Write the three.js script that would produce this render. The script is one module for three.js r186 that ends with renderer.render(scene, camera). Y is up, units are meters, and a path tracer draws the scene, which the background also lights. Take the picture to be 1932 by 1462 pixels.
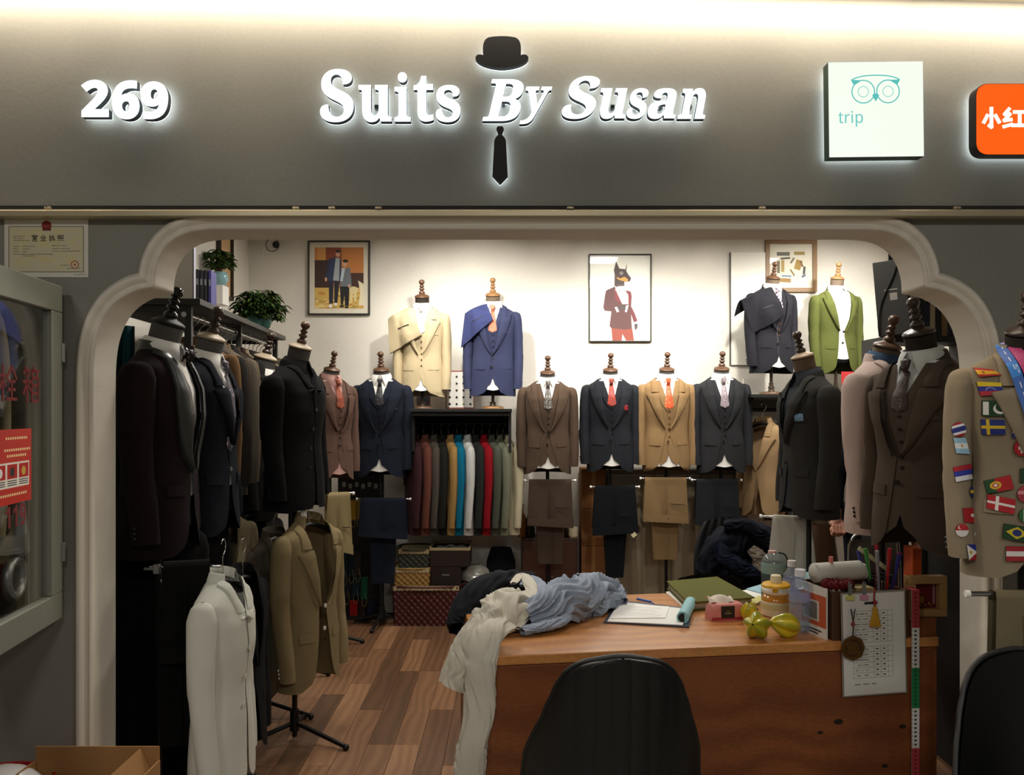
import * as THREE from 'three';
import { RoundedBoxGeometry } from 'three/addons/geometries/RoundedBoxGeometry.js';
import { mergeGeometries } from 'three/addons/utils/BufferGeometryUtils.js';
import { FontLoader } from 'three/addons/loaders/FontLoader.js';
import { MarchingCubes } from 'three/addons/objects/MarchingCubes.js';
import { ImprovedNoise } from 'three/addons/math/ImprovedNoise.js';
import { RectAreaLightUniformsLib } from 'three/addons/lights/RectAreaLightUniformsLib.js';

// ---------------------------------------------------------------- camera, light, exposure
const F = 1700, EYE = 1.6, CX = 966, CY = 770;            // focal length in pixels, eye height, horizon
const scene = new THREE.Scene();
scene.background = new THREE.Color(0x000000);
const camera = new THREE.PerspectiveCamera(2 * Math.atan(731 / F) * 180 / Math.PI, 1932 / 1462, 0.05, 60);
camera.position.set(0, EYE, 0);
camera.lookAt(0, EYE, -1);
camera.setViewOffset(1932, 1462, 0, -(CY - 731), 1932, 1462);
const renderer = new THREE.WebGLRenderer({ antialias: true });
renderer.toneMapping = THREE.LinearToneMapping;
renderer.toneMappingExposure = 1.0;
renderer.shadowMap.enabled = true;
RectAreaLightUniformsLib.init();
const WARM = new THREE.Color(1.0, 0.95, 0.87), WHITE = new THREE.Color(1.0, 0.95, 0.88);
function areaLight(color, intensity, w, h, pos, target) {
  const l = new THREE.RectAreaLight(color, intensity, w, h);
  l.position.set(...pos); l.lookAt(...target); scene.add(l); return l;
}
// light levels of the fittings (built further down, each with its own lamp)
const LV = { disc: 15, spot: 9, strip: 105, mall: 5.2, halo: 4.5 };

// ---------------------------------------------------------------- helpers
const V = (x, y, z) => new THREE.Vector3(x, y, z);
const at = (px, py, d) => V((px - CX) * d / F, EYE - (py - CY) * d / F, -d);
const R = (deg) => deg * Math.PI / 180;
function rng(seed) { let s = seed >>> 0; return () => { s = (s + 0x6D2B79F5) >>> 0; let t = s; t = Math.imul(t ^ (t >>> 15), t | 1); t ^= t + Math.imul(t ^ (t >>> 7), t | 61); return ((t ^ (t >>> 14)) >>> 0) / 4294967296; }; }
const noise = new ImprovedNoise();
const lerp = (a, b, t) => a + (b - a) * t;
const clamp = (x, a, b) => Math.min(b, Math.max(a, x));
const sstep = (a, b, x) => { const t = clamp((x - a) / (b - a), 0, 1); return t * t * (3 - 2 * t); };
const taken = {};
function numbered(n) { if (!(n in taken)) { taken[n] = 0; return n; } taken[n]++; return n + '_' + String(taken[n]).padStart(3, '0'); }
function shadows(o) { o.castShadow = true; o.receiveShadow = true; return o; }
function mesh(name, geo, mat, parent) { const m = shadows(new THREE.Mesh(geo, mat)); m.name = name; if (parent) parent.add(m); return m; }
function tag(o, label, category, group, kind) { o.userData = { label, category }; if (group) o.userData.group = group; if (kind) o.userData.kind = kind; return o; }
function thing(name, label, category, pos = [0, 0, 0], turn = 0, group) {
  const g = new THREE.Group(); g.name = numbered(name); g.position.set(...(pos.toArray ? pos.toArray() : pos)); g.rotation.y = turn; scene.add(g);
  return tag(g, label, category, group);
}
function one(name, geo, mat, label, category, group, pos, turn) { const m = mesh(numbered(name), geo, mat, scene); if (pos) m.position.copy(pos.toArray ? pos : V(...pos)); if (turn) m.rotation.y = turn; return tag(m, label, category, group); }
function struct(name, geo, mat, label, parent) { const m = mesh(parent ? name : numbered(name), geo, mat, parent || scene); if (!parent) { m.userData = { kind: 'structure', label }; } return m; }
function clean(g) { const n = g.index ? g.toNonIndexed() : g; for (const k of Object.keys(n.attributes)) if (!['position', 'normal', 'uv'].includes(k)) n.deleteAttribute(k); n.morphAttributes = {}; n.clearGroups(); if (!n.attributes.uv) n.setAttribute('uv', new THREE.Float32BufferAttribute(new Float32Array(n.attributes.position.count * 2), 2)); return n; }
const merge = (...l) => mergeGeometries(l.flat().map(clean));
function xf(g, { p = [0, 0, 0], r = [0, 0, 0], s = [1, 1, 1] } = {}) { if (typeof s === 'number') s = [s, s, s]; return g.applyMatrix4(new THREE.Matrix4().compose(V(...p), new THREE.Quaternion().setFromEuler(new THREE.Euler(...r)), V(...s))); }
function box(w, h, d, p = [0, 0, 0], r = [0, 0, 0], rad = 0) { const g = rad > 0 ? new RoundedBoxGeometry(w, h, d, 2, Math.min(rad, w / 2.01, h / 2.01, d / 2.01)) : new THREE.BoxGeometry(w, h, d); boxUV(g); return xf(g, { p, r }); }
function boxUV(g) { const P = g.attributes.position, N = g.attributes.normal, U = g.attributes.uv; for (let i = 0; i < P.count; i++) { const ax = Math.abs(N.getX(i)), ay = Math.abs(N.getY(i)), az = Math.abs(N.getZ(i)); if (ax > ay && ax > az) U.setXY(i, P.getZ(i), P.getY(i)); else if (ay > az) U.setXY(i, P.getX(i), P.getZ(i)); else U.setXY(i, P.getX(i), P.getY(i)); } return g; }
const cyl = (r1, r2, h, p = [0, 0, 0], r = [0, 0, 0], seg = 20, open = false) => xf(new THREE.CylinderGeometry(r1, r2, h, seg, 1, open), { p, r });
const ball = (r, p = [0, 0, 0], s = [1, 1, 1], w = 18, h = 12) => xf(new THREE.SphereGeometry(r, w, h), { p, s });
const lathe = (pts, seg = 28) => new THREE.LatheGeometry(pts.map(([x, y]) => new THREE.Vector2(x, y)), seg);
const tube = (pts, r, n = 24, rs = 8, closed = false) => new THREE.TubeGeometry(new THREE.CatmullRomCurve3(pts.map((p) => (p.toArray ? p : V(...p))), closed), n, r, rs, closed);
function rod(a, b, r, seg = 10) { a = a.toArray ? a : V(...a); b = b.toArray ? b : V(...b); const d = b.clone().sub(a); const g = new THREE.CylinderGeometry(r, r, d.length(), seg); g.applyQuaternion(new THREE.Quaternion().setFromUnitVectors(V(0, 1, 0), d.clone().normalize())); const m = a.clone().add(b).multiplyScalar(0.5); return g.translate(m.x, m.y, m.z); }
// a grid surface: fn(u, v) -> [x, y, z, s, t]; s, t are texture coordinates in metres
function sheet(nu, nv, fn, flip = false) {
  const pos = [], uv = [], idx = [];
  for (let j = 0; j <= nv; j++) for (let i = 0; i <= nu; i++) { const p = fn(i / nu, j / nv); pos.push(p[0], p[1], p[2]); uv.push(p[3] ?? i / nu, p[4] ?? j / nv); }
  for (let j = 0; j < nv; j++) for (let i = 0; i < nu; i++) { const a = j * (nu + 1) + i, b = a + 1, c = a + nu + 1, d = c + 1; if (flip) idx.push(a, c, b, b, c, d); else idx.push(a, b, c, b, d, c); }
  const g = new THREE.BufferGeometry(); g.setAttribute('position', new THREE.Float32BufferAttribute(pos, 3)); g.setAttribute('uv', new THREE.Float32BufferAttribute(uv, 2)); g.setIndex(idx); g.computeVertexNormals(); return g;
}
// the same surface with a second skin behind it, so that cloth has thickness
function prof(keys) { return (y) => { if (y <= keys[0][0]) return keys[0][1]; for (let i = 1; i < keys.length; i++) if (y <= keys[i][0]) { const t = (y - keys[i - 1][0]) / (keys[i][0] - keys[i - 1][0]); return lerp(keys[i - 1][1], keys[i][1], t * t * (3 - 2 * t) * 0.4 + t * 0.6); } return keys[keys.length - 1][1]; }; }
function canvas(w, h, draw) { const c = document.createElement('canvas'); c.width = w; c.height = h; const g = c.getContext('2d'); draw(g, w, h); const t = new THREE.CanvasTexture(c); t.colorSpace = THREE.SRGBColorSpace; t.anisotropy = 4; return t; }
function dataTex(n, fn, srgb = true, rx = 1, ry = 1) { const d = new Uint8Array(n * n * 4); for (let j = 0; j < n; j++) for (let i = 0; i < n; i++) { const c = fn(i / n, j / n, i, j), k = (j * n + i) * 4; if (typeof c === 'number') { d[k] = d[k + 1] = d[k + 2] = clamp(c, 0, 1) * 255; } else { d[k] = clamp(c[0], 0, 1) * 255; d[k + 1] = clamp(c[1], 0, 1) * 255; d[k + 2] = clamp(c[2], 0, 1) * 255; } d[k + 3] = 255; } const t = new THREE.DataTexture(d, n, n); t.magFilter = THREE.LinearFilter; t.minFilter = THREE.LinearMipmapLinearFilter; t.generateMipmaps = true; t.wrapS = t.wrapT = THREE.RepeatWrapping; if (srgb) t.colorSpace = THREE.SRGBColorSpace; t.repeat.set(rx, ry); t.needsUpdate = true; return t; }
// noise that repeats over the unit square
function tn(u, v, f, o = 0) { const a = noise.noise(u * f, v * f, o), b = noise.noise((u - 1) * f, v * f, o), c = noise.noise(u * f, (v - 1) * f, o), d = noise.noise((u - 1) * f, (v - 1) * f, o); const su = sstep(0, 1, u), sv = sstep(0, 1, v); return lerp(lerp(a, b, su), lerp(c, d, su), sv); }
const std = (color, rough = 0.8, extra = {}) => new THREE.MeshStandardMaterial({ color, roughness: rough, side: THREE.DoubleSide, ...extra });

// ---------------------------------------------------------------- materials
const R1 = rng(11);
const weaveT = dataTex(128, (u, v, i, j) => 0.86 + 0.10 * (((i + j) % 4) < 2 ? 1 : 0) + 0.08 * (R1() - 0.5), true, 40, 40);
const weaveB = dataTex(128, (u, v, i, j) => (((i + j) % 4) < 2 ? 0.7 : 0.3) + 0.3 * (R1() - 0.5), false, 40, 40);
const linenT = dataTex(256, (u, v, i, j) => 0.9 + 0.1 * (R1() - 0.5) + 0.07 * tn(u, v * 6, 12, 3) + 0.07 * tn(u * 6, v, 12, 9), true, 6, 6);
const wallT = dataTex(256, (u, v) => 0.95 + 0.05 * tn(u, v, 5) + 0.03 * (R1() - 0.5), true, 0.8, 0.8);
const wallB = dataTex(256, (u, v) => 0.5 + 0.25 * tn(u, v, 40) + 0.15 * (R1() - 0.5), false, 2, 2);
const fabricCache = {};
function cloth(color, rough = 0.92, kind = 'wool') { const k = color + kind + rough; if (fabricCache[k]) return fabricCache[k]; const m = new THREE.MeshPhysicalMaterial({ color, roughness: rough, map: kind === 'wool' ? weaveT : kind === 'linen' ? linenT : null, bumpMap: kind === 'wool' ? weaveB : null, bumpScale: 0.0006, specularIntensity: kind === 'satin' ? 1 : 0.35, side: THREE.DoubleSide, sheen: kind === 'satin' ? 0 : 0.08, sheenRoughness: 0.6, sheenColor: new THREE.Color(color).lerp(new THREE.Color(0xffffff), 0.3) }); if (!m.bumpMap) m.bumpScale = 0; return (fabricCache[k] = m); }
function grain(base, dark, seed, f = 7) { return dataTex(512, (u, v) => { const w = tn(u, v, 3, seed) * 0.5; const l = Math.abs(Math.sin((v * f + w + tn(u, v, 6, seed + 4) * 0.18) * Math.PI * 2)); const fine = tn(u * 0.5, v, 90, seed + 1) * 0.35 + tn(u, v, 40, seed + 7) * 0.1; const k = clamp(0.25 + 0.45 * Math.pow(l, 2.2) + fine + tn(u, v, 2, seed + 2) * 0.35, 0, 1); return [0, 1, 2].map((c) => lerp(base[c], dark[c], k)); }, true, 1, 1); }
const M = {
  facade: std(0x8d8c83, 0.55, { map: wallT, bumpMap: wallB, bumpScale: 0.0005 }),
  cream: std(0xf0e9da, 0.55, { map: wallT }),
  wall: std(0xefeadf, 0.85, { map: wallT, bumpMap: wallB, bumpScale: 0.0006 }),
  ceiling: std(0xe9e6de, 0.9),
  mallwall: std(0x6f6c66, 0.8), mallfloor: std(0x8a857c, 0.35),
  rail: std(0xb5a98a, 0.35, { metalness: 0.35 }), groove: std(0x1d1b17, 0.7),
  blackmetal: std(0x131313, 0.42, { metalness: 0.3 }), chrome: std(0xc9c9c9, 0.18, { metalness: 1 }), steel: std(0x8f9290, 0.4, { metalness: 0.8 }),
  darkshelf: std(0x35332f, 0.6), black: std(0x0c0c0c, 0.6), gloss: std(0x0a0a0b, 0.12),
  woodknob: std(0x5a3f2c, 0.38), woodknobLight: std(0x8f6a42, 0.4), woodknobDark: std(0x3c2d22, 0.35),
  neckgrey: cloth(0x6a6866, 0.9), neckbrown: cloth(0x3b342e, 0.9), necktan: cloth(0x7d6d5c, 0.9), form: std(0x0e0d0c, 0.95),
  white: cloth(0xf2f0ea, 0.85, 'plain'), whiteP: std(0xf4f2ec, 0.7), paper: std(0xf3f1ea, 0.85),
  leather: std(0x0c0d0d, 0.4, { bumpMap: wallB, bumpScale: 0.0012 }),
  glass: new THREE.MeshPhysicalMaterial({ color: 0xffffff, roughness: 0.03, transmission: 1, thickness: 0, ior: 1.45, side: THREE.DoubleSide }),
  button: std(0x17120e, 0.35), hornbutton: std(0x5a3a1d, 0.3), goldbutton: std(0xb08a4a, 0.25, { metalness: 0.9 }), palebutton: std(0xd8d2c0, 0.3),
};
// ---------------------------------------------------------------- the shop front
const ZF = -2.95, ZB = -3.10, XL = -1.365, XR = 1.542, XM = (XL + XR) / 2;
const leftArc = (() => {
  const a = new THREE.CatmullRomCurve3([[-1.365, 1.652], [-1.362, 1.76], [-1.351, 1.832], [-1.328, 1.893], [-1.292, 1.941], [-1.235, 1.977], [-1.165, 1.994]].map(([x, y]) => V(x, y, 0))).getPoints(26);
  const b = new THREE.CatmullRomCurve3([[-1.165, 1.994], [-1.162, 2.04], [-1.150, 2.084], [-1.127, 2.124], [-1.090, 2.155], [-1.045, 2.173], [-0.985, 2.18]].map(([x, y]) => V(x, y, 0))).getPoints(26).slice(1);
  return [V(XL, 0, 0), V(XL, 0.8, 0), ...a, ...b];
})();
const archPath = [...leftArc, ...leftArc.slice().reverse().map((p) => V(2 * XM - p.x, p.y, 0))];
const CUSP = archPath.findIndex((p) => Math.abs(p.x + 1.165) < 1e-6 && Math.abs(p.y - 1.994) < 1e-6);
function offsetPath(n) {       // moved outwards, away from the opening, with mitred corners
  const raw = archPath.map((p, i) => {
    const a = archPath[Math.max(0, i - 1)], b = archPath[Math.min(archPath.length - 1, i + 1)];
    let d1 = p.clone().sub(a), d2 = b.clone().sub(p); if (d1.length() < 1e-6) d1 = d2.clone(); if (d2.length() < 1e-6) d2 = d1.clone(); d1.normalize(); d2.normalize();
    const n1 = V(-d1.y, d1.x, 0), n2 = V(-d2.y, d2.x, 0), m = n1.clone().add(n2).normalize(); const k = 1 / Math.max(0.35, m.dot(n1));
    return p.clone().addScaledVector(m, n * k);
  });
  // where the lobes meet, keep each side of the mitre on its own side
  for (const c of [CUSP, archPath.length - 1 - CUSP]) { const C = archPath[c], Q = raw[c], bx = Q.x - C.x, by = Q.y - C.y; if (Math.hypot(bx, by) < 1e-7) continue; for (let w = 1; w < 16; w++) for (const s of [-1, 1]) { const i = c + s * w, o = archPath[c + s * 6], so = Math.sign(bx * (o.y - C.y) - by * (o.x - C.x)), sq = Math.sign(bx * (raw[i].y - C.y) - by * (raw[i].x - C.x)); if (so !== sq) raw[i] = Q.clone(); } }
  return raw;
}
{
  const hole = offsetPath(0.012), s = new THREE.Shape(); s.moveTo(-3.4, 0); for (const p of hole) s.lineTo(p.x, Math.max(0, p.y)); s.lineTo(3.4, 0); s.lineTo(3.4, 2.225); s.lineTo(-3.4, 2.225); s.closePath();
  const g = new THREE.ExtrudeGeometry(s, { depth: 0.15, bevelEnabled: false }); g.translate(0, 0, ZB);
  struct('wall_front', g, M.facade, 'grey painted shop front wall around the arched opening');
  const fascia = struct('wall_fascia', box(6.8, 0.78, 0.17, [0, 2.63, -3.015]), M.facade, 'grey fascia panel above the arch carrying the lit sign');
  // moulded cream arch lining: profile (outwards, depth)
  const P = [[0, ZB - 0.003], [0, -2.945], [0.002, -2.934], [0.008, -2.929], [0.014, -2.932], [0.017, -2.940], [0.021, -2.938], [0.025, -2.930], [0.032, -2.922], [0.040, -2.919], [0.047, -2.922], [0.050, -2.931], [0.054, -2.932], [0.057, -2.938], [0.0585, -2.951]];
  const paths = P.map(([n]) => offsetPath(n)), N = archPath.length - 1;
  const g2 = sheet(N, P.length - 1, (u, v) => { const i = Math.round(u * N), k = Math.round(v * (P.length - 1)); const q = paths[k][i]; return [q.x, q.y, P[k][1], u * 8, v * 0.2]; });
  struct('trim_1', mergeGeometries([clean(g2)]), M.cream, 'cream moulded multifoil arch lining the shop opening');
  // shutter rail under the fascia
  const rail = struct('trim_2', merge(box(6.8, 0.020, 0.05, [0, 2.226, -2.918], [0, 0, 0], 0.003), box(6.8, 0.007, 0.012, [0, 2.2405, -2.925], [0, 0, 0], 0.002)), M.rail, 'beige metal shutter rail running below the fascia');
  mesh('groove', box(6.8, 0.012, 0.02, [0, 2.2505, -2.931]), M.groove, rail);
  for (const px of [90, 558, 626, 714, 1076, 1438, 1806]) mesh('rail_clip', merge(box(0.022, 0.007, 0.012, [(px - CX) * 2.91 / F, 2.247, -2.912], [0, 0, 0], 0.002), cyl(0.003, 0.003, 0.006, [(px - CX) * 2.91 / F, 2.247, -2.905], [Math.PI / 2, 0, 0], 8)), M.rail, rail);
}
// ---------------------------------------------------------------- shop room
const ZW = -7.05, XWL = -2.06, XWR = 3.2, YC = 2.95;
{
  struct('wall_back', box(XWR - XWL + 0.4, YC, 0.12, [(XWL + XWR) / 2, YC / 2, ZW - 0.06]), M.wall, 'cream back wall of the shop behind the suits');
  struct('wall_left', box(0.12, YC, 3.95, [XWL - 0.06, YC / 2, -5.075]), M.wall, 'cream left wall of the shop');
  struct('wall_right', box(0.12, YC, 3.95, [XWR + 0.06, YC / 2, -5.075]), M.wall, 'cream right wall of the shop');
  struct('ceiling', box(XWR - XWL + 0.3, 0.1, 4.1, [(XWL + XWR) / 2, YC + 0.05, -5.08]), M.ceiling, 'white ceiling of the shop');
  const fl = struct('floor', box(XWR - XWL + 0.3, 0.05, 4.1, [(XWL + XWR) / 2, -0.033, -5.05]), std(0x2a1a10, 0.8), 'wooden plank floor inside the shop');
  const tones = [[[0.35, 0.25, 0.175], [0.26, 0.18, 0.122]], [[0.42, 0.305, 0.215], [0.32, 0.225, 0.155]], [[0.48, 0.36, 0.26], [0.38, 0.27, 0.19]], [[0.32, 0.23, 0.158], [0.24, 0.168, 0.11]], [[0.45, 0.33, 0.235], [0.32, 0.225, 0.155]]];
  const mats = tones.map(([a, b], i) => { const t = grain(a.map((c) => Math.min(1, c * 1.35)), b.map((c) => c * 1.35), 20 + i * 3, 4); t.repeat.set(1, 1); return std(0xffffff, 0.42, { map: t }); });
  const rr = rng(5), W = 0.125, ang = R(-7);
  const geos = [0.75, 0.95, 1.2].map((L) => { const g = new THREE.BoxGeometry(W - 0.002, 0.012, L - 0.002); const U = g.attributes.uv, Pp = g.attributes.position; for (let i = 0; i < Pp.count; i++) U.setXY(i, Pp.getZ(i) * 0.6, Pp.getX(i) * 2.2); return g; });
  const lens = [0.75, 0.95, 1.2];
  for (let x = XWL + W / 2; x < XWR - W / 2; x += W) {
    let z = -3.08 - rr() * 0.0; let first = true;
    while (z > ZW) { const k = Math.floor(rr() * 3), L = first ? lens[k] : lens[k]; first = false; const zc = z - L / 2; if (zc - L / 2 > ZW - 0.5) { const m = mesh('plank', geos[k], mats[Math.floor(rr() * 5)], fl); m.position.set(x, -0.004 - rr() * 0.001, Math.max(zc, ZW + L / 2 - 0.05)); m.rotation.y = (rr() < 0.5 ? Math.PI : 0); } z -= L; }
  }
}
// ---------------------------------------------------------------- market corridor on the camera's side
{
  struct('wall_corridor_back', box(9, 3.4, 0.1, [0, 1.7, 2.6]), M.mallwall, 'far side of the market corridor');
  struct('wall_corridor_left', box(0.1, 3.4, 5.8, [-3.4, 1.7, -0.2]), M.mallwall, 'left end of the market corridor');
  struct('wall_corridor_right', box(0.1, 3.4, 5.8, [3.45, 1.7, -0.2]), M.mallwall, 'right end of the market corridor');
  struct('floor_corridor', box(7, 0.05, 6, [0, -0.026, -0.1]), M.mallfloor, 'grey tiled corridor floor in front of the shop');
  struct('ceiling_corridor', box(7, 0.1, 5.75, [0, 3.4, -0.25]), std(0x2b2926, 0.9), 'dark corridor ceiling');
  struct('trim_3', box(6.8, 0.38, 0.16, [0, 3.2, -3.02]), std(0x1a1917, 0.9), 'dark band above the fascia');
}
// ---------------------------------------------------------------- lamps
function glow(color, k) { return new THREE.MeshStandardMaterial({ color: 0x222222, emissive: color, emissiveIntensity: k, roughness: 0.6 }); }
for (const [x, z, k] of [[-0.85, -4.3, 1.15], [-0.75, -6.1, 1.0], [0.75, -6.15, 1.15], [2.15, -6.1, 1.1], [1.3, -4.3, 0.9]]) {
  const l = thing('ceiling_lamp', 'round white flush lamp on the shop ceiling', 'lamp', [x, YC, z], 0, 'round flush lamps on the shop ceiling');
  mesh('housing', cyl(0.20, 0.20, 0.04, [0, -0.02, 0], [0, 0, 0], 32), M.whiteP, l);
  mesh('diffuser', cyl(0.185, 0.185, 0.008, [0, -0.044, 0], [0, 0, 0], 32), glow(WARM, 3), l);
  areaLight(WARM, LV.disc * k * 3.2, 0.33, 0.33, [x, YC - 0.052, z], [x, 0, z]);
}
// spot lamps on a track, washing the back wall
{
  const t = thing('lamp_track', 'white lamp track on the shop ceiling', 'track', [0.9, YC, -5.45]); mesh('bar', box(3.6, 0.03, 0.035, [0, -0.015, 0], [0, 0, 0], 0.004), M.whiteP, t);
  for (const [x, tx, ty, k] of [[-0.3, -0.28, 1.95, 1.0], [0.75, 0.75, 1.75, 1.0], [1.55, 1.45, 1.8, 0.9], [2.45, 2.4, 1.95, 1.0]]) {
    const h = thing('spot_lamp', 'white spot lamp on the ceiling track', 'lamp', [x, YC - 0.03, -5.45], 0, 'spot lamps on the track');
    mesh('stem', cyl(0.008, 0.008, 0.07, [0, -0.035, 0], [0, 0, 0], 10), M.whiteP, h);
    const d = V(tx - x, ty - (YC - 0.12), ZW + 5.45).normalize(), q = new THREE.Quaternion().setFromUnitVectors(V(0, -1, 0), d);
    const can = mesh('can', cyl(0.045, 0.04, 0.12, [0, 0, 0], [0, 0, 0], 20), M.whiteP, h); can.position.set(0, -0.09, 0); can.quaternion.copy(q);
    const lens = mesh('lens', cyl(0.036, 0.036, 0.006, [0, -0.064, 0], [0, 0, 0], 20), glow(WARM, 4), h); lens.position.set(0, -0.09, 0); lens.quaternion.copy(q);
    const s = new THREE.SpotLight(WARM, LV.spot * k, 0, R(37), 0.9, 2); s.position.set(x + d.x * 0.08, YC - 0.12 + d.y * 0.08, -5.45 + d.z * 0.08); s.target.position.set(tx, ty, ZW); s.castShadow = true; s.shadow.radius = 2; scene.add(s, s.target);
  }
}
// light strip along the top of the fascia: two profile lengths, hanging slightly out of level
for (const [x0, x1, k] of [[-3.2, 1.305, 0], [1.32, 3.3, 1]]) {
  const tilt = -0.027, y = (x) => 2.925 - 0.027 * (x - 1.1), mx = (x0 + x1) / 2;
  const o = thing('light_strip', k ? 'short cream LED profile at the right end above the fascia' : 'long cream LED profile along the top of the fascia', 'light strip', [mx, y(mx), -2.862]); o.rotation.z = tilt;
  mesh('profile', merge(box(x1 - x0, 0.022, 0.006, [0, 0.004, 0.028], [0, 0, 0], 0.002), box(x1 - x0, 0.006, 0.105, [0, 0.012, -0.022])), std(0xe6dcc9, 0.5), o);
  mesh('diffuser', box(x1 - x0 - 0.01, 0.004, 0.03, [0, 0.006, 0.004]), glow(new THREE.Color(1, 0.88, 0.72), 3), o);
  const n = Math.round((x1 - x0) / 0.75), w = (x1 - x0) / n;
  for (let i = 0; i < n; i++) { const x = x0 + (i + 0.5) * w; const l = areaLight(new THREE.Color(1, 0.85, 0.68), LV.strip, w, 0.02, [x, y(x) - 0.004, -2.855], [x, y(x) - 1, -2.855 - 0.25]); l.rotateOnWorldAxis(V(0, 0, 1), tilt); }
}
// corridor ceiling panels behind the camera
for (const [x, z, w] of [[-1.6, 0.6, 1.0], [0.2, 1.3, 1.0], [1.9, 0.6, 0.8]]) {
  const o = thing('ceiling_panel_lamp', 'square corridor ceiling lamp behind the viewer', 'lamp', [x, 3.35, z], 0, 'corridor ceiling lamps');
  mesh('frame', box(0.62, 0.03, 0.62, [0, -0.015, 0], [0, 0, 0], 0.005), M.whiteP, o); mesh('diffuser', box(0.56, 0.004, 0.56, [0, -0.032, 0]), glow(WHITE, 1.5), o);
  areaLight(WHITE, LV.mall * w * 8, 0.56, 0.56, [x, 3.312, z], [x, 0, z]);
}
// ---------------------------------------------------------------- tailoring: jackets, shirts, ties, waistcoats, dummies
const HW = prof([[0, .180], [.18, .174], [.34, .158], [.48, .170], [.58, .178], [.635, .188], [.652, .184], [.672, .146], [.695, .104], [.72, .066]]);
const HD = prof([[0, .125], [.2, .118], [.34, .108], [.48, .126], [.57, .120], [.62, .100], [.66, .080], [.69, .070], [.72, .062]]);
const EXP = 2.4;
const surfZ = (x, y, k = 1) => { const w = HW(y) * k, q = clamp(Math.abs(x) / w, 0, 0.995); return HD(y) * k * Math.pow(1 - Math.pow(q, EXP), 1 / EXP); };
function surf(x, y, off = 0, k = 1) { const w = HW(y) * k, d = HD(y) * k; x = clamp(x, -w * 0.985, w * 0.985); const z = surfZ(x, y, k); let nx = Math.sign(x) * Math.pow(Math.abs(x) / w, EXP - 1) / w, nz = Math.pow(z / d, EXP - 1) / d; const l = Math.hypot(nx, nz); return [x + nx / l * off, y, z + nz / l * off]; }
function opening(o) {          // half width of the front opening at height y
  const yb = o.yb, cut = o.cut, gap = o.gap || 0;
  return (y) => { if (y >= yb) { const t = (y - yb) / (.72 - yb); return gap + .0655 * Math.pow(t, o.vp || .85); } const t = (yb - y) / yb; let x = gap + cut * Math.pow(t, 1.6); const h = .07; if (y < h) { const q = 1 - y / h; x += (o.round ?? .06) * (1 - Math.sqrt(Math.max(0, 1 - q * q))); } return x; };
}
function bodyGeo(o, nu = 52, nv = 40) {
  const open = opening(o), sd = o.seed || 0, back = o.closed;
  const ang = (x, w) => { const q = Math.pow(clamp(Math.abs(x) / w, 0, .999), EXP / 2); const a = Math.acos(q); return x >= 0 ? a : Math.PI - a; };
  return sheet(nu, nv, (u, v) => {
    const y = .72 * (v < .5 ? v * 1.25 : .625 + (v - .5) * .75), w = HW(y), d = HD(y), x0 = open(y), ov = (o.overlap ?? .014) * (1 - sstep(o.yb, o.yb + .1, y)) * (1 - sstep(.03, .22, Math.abs(y - o.yb) * (y < o.yb ? 1 : 0)));
    const a0 = ang(x0 - ov, w), a1 = -Math.PI - ang(x0, w), th = lerp(a0, a1, u);
    const c = Math.cos(th), s = Math.sin(th); let x = w * Math.sign(c) * Math.pow(Math.abs(c), 2 / EXP), z = d * Math.sign(s) * Math.pow(Math.abs(s), 2 / EXP);
    const n = noise.noise(x * 9 + sd, y * 5, z * 9) * .010 + noise.noise(x * 22, y * 9 + sd, z * 22) * .004, k = 1 + n * (y < .6 ? 1 : .3) / .12 * .5; x *= k; z *= k;
    if (u < .25) z += ov * .25;
    return [x, y - (y < .1 ? .004 * Math.cos(th * 2) : 0), z, th * .17, y];
  });
}
function sleevePath(o, side) {
  const cx = prof([[0, .176], [.05, .182], [.14, .187], [.35, .193], [.6, .197], [.85, .195], [1, .190]]), bend = o.bend ?? .035, out = o.out || 0;
  const rx = prof([[0, .008], [.012, .028], [.035, .037], [.1, .0425], [.35, .0435], [.6, .041], [1, .0385]]), rz = prof([[0, .008], [.012, .036], [.035, .052], [.1, .066], [.35, .062], [.6, .052], [1, .047]]);
  const ys = .664, ye = o.cuff ?? .055;
  return (t, ph, off = 0) => { const y = lerp(ys, ye, t) - (t < .1 ? 0 : 0), zc = bend * sstep(.4, 1, t) - .004; const w = noise.noise(ph * 1.4 + side * 3 + (o.seed || 0), t * 7, side) * .0035 * sstep(.1, .3, t) + .002 * Math.sin(t * 34 + ph) * sstep(.45, .55, t) * (1 - sstep(.55, .7, t)); const a = rx(t) + w + off, b = rz(t) + w + off; return [side * (cx(t) + out * t * t + a * Math.cos(ph)), y, zc + b * Math.sin(ph)]; };
}
function sleeveGeo(o, side, nu = 20, nv = 26) { const f = sleevePath(o, side); return sheet(nu, nv, (u, v) => { const t = v < .3 ? Math.pow(v / .3, 1.7) * .15 : .15 + (v - .3) / .7 * .85, p = f(t, u * Math.PI * 2 + Math.PI); return [...p, u * .28, v * .6]; }, side > 0); }
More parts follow.
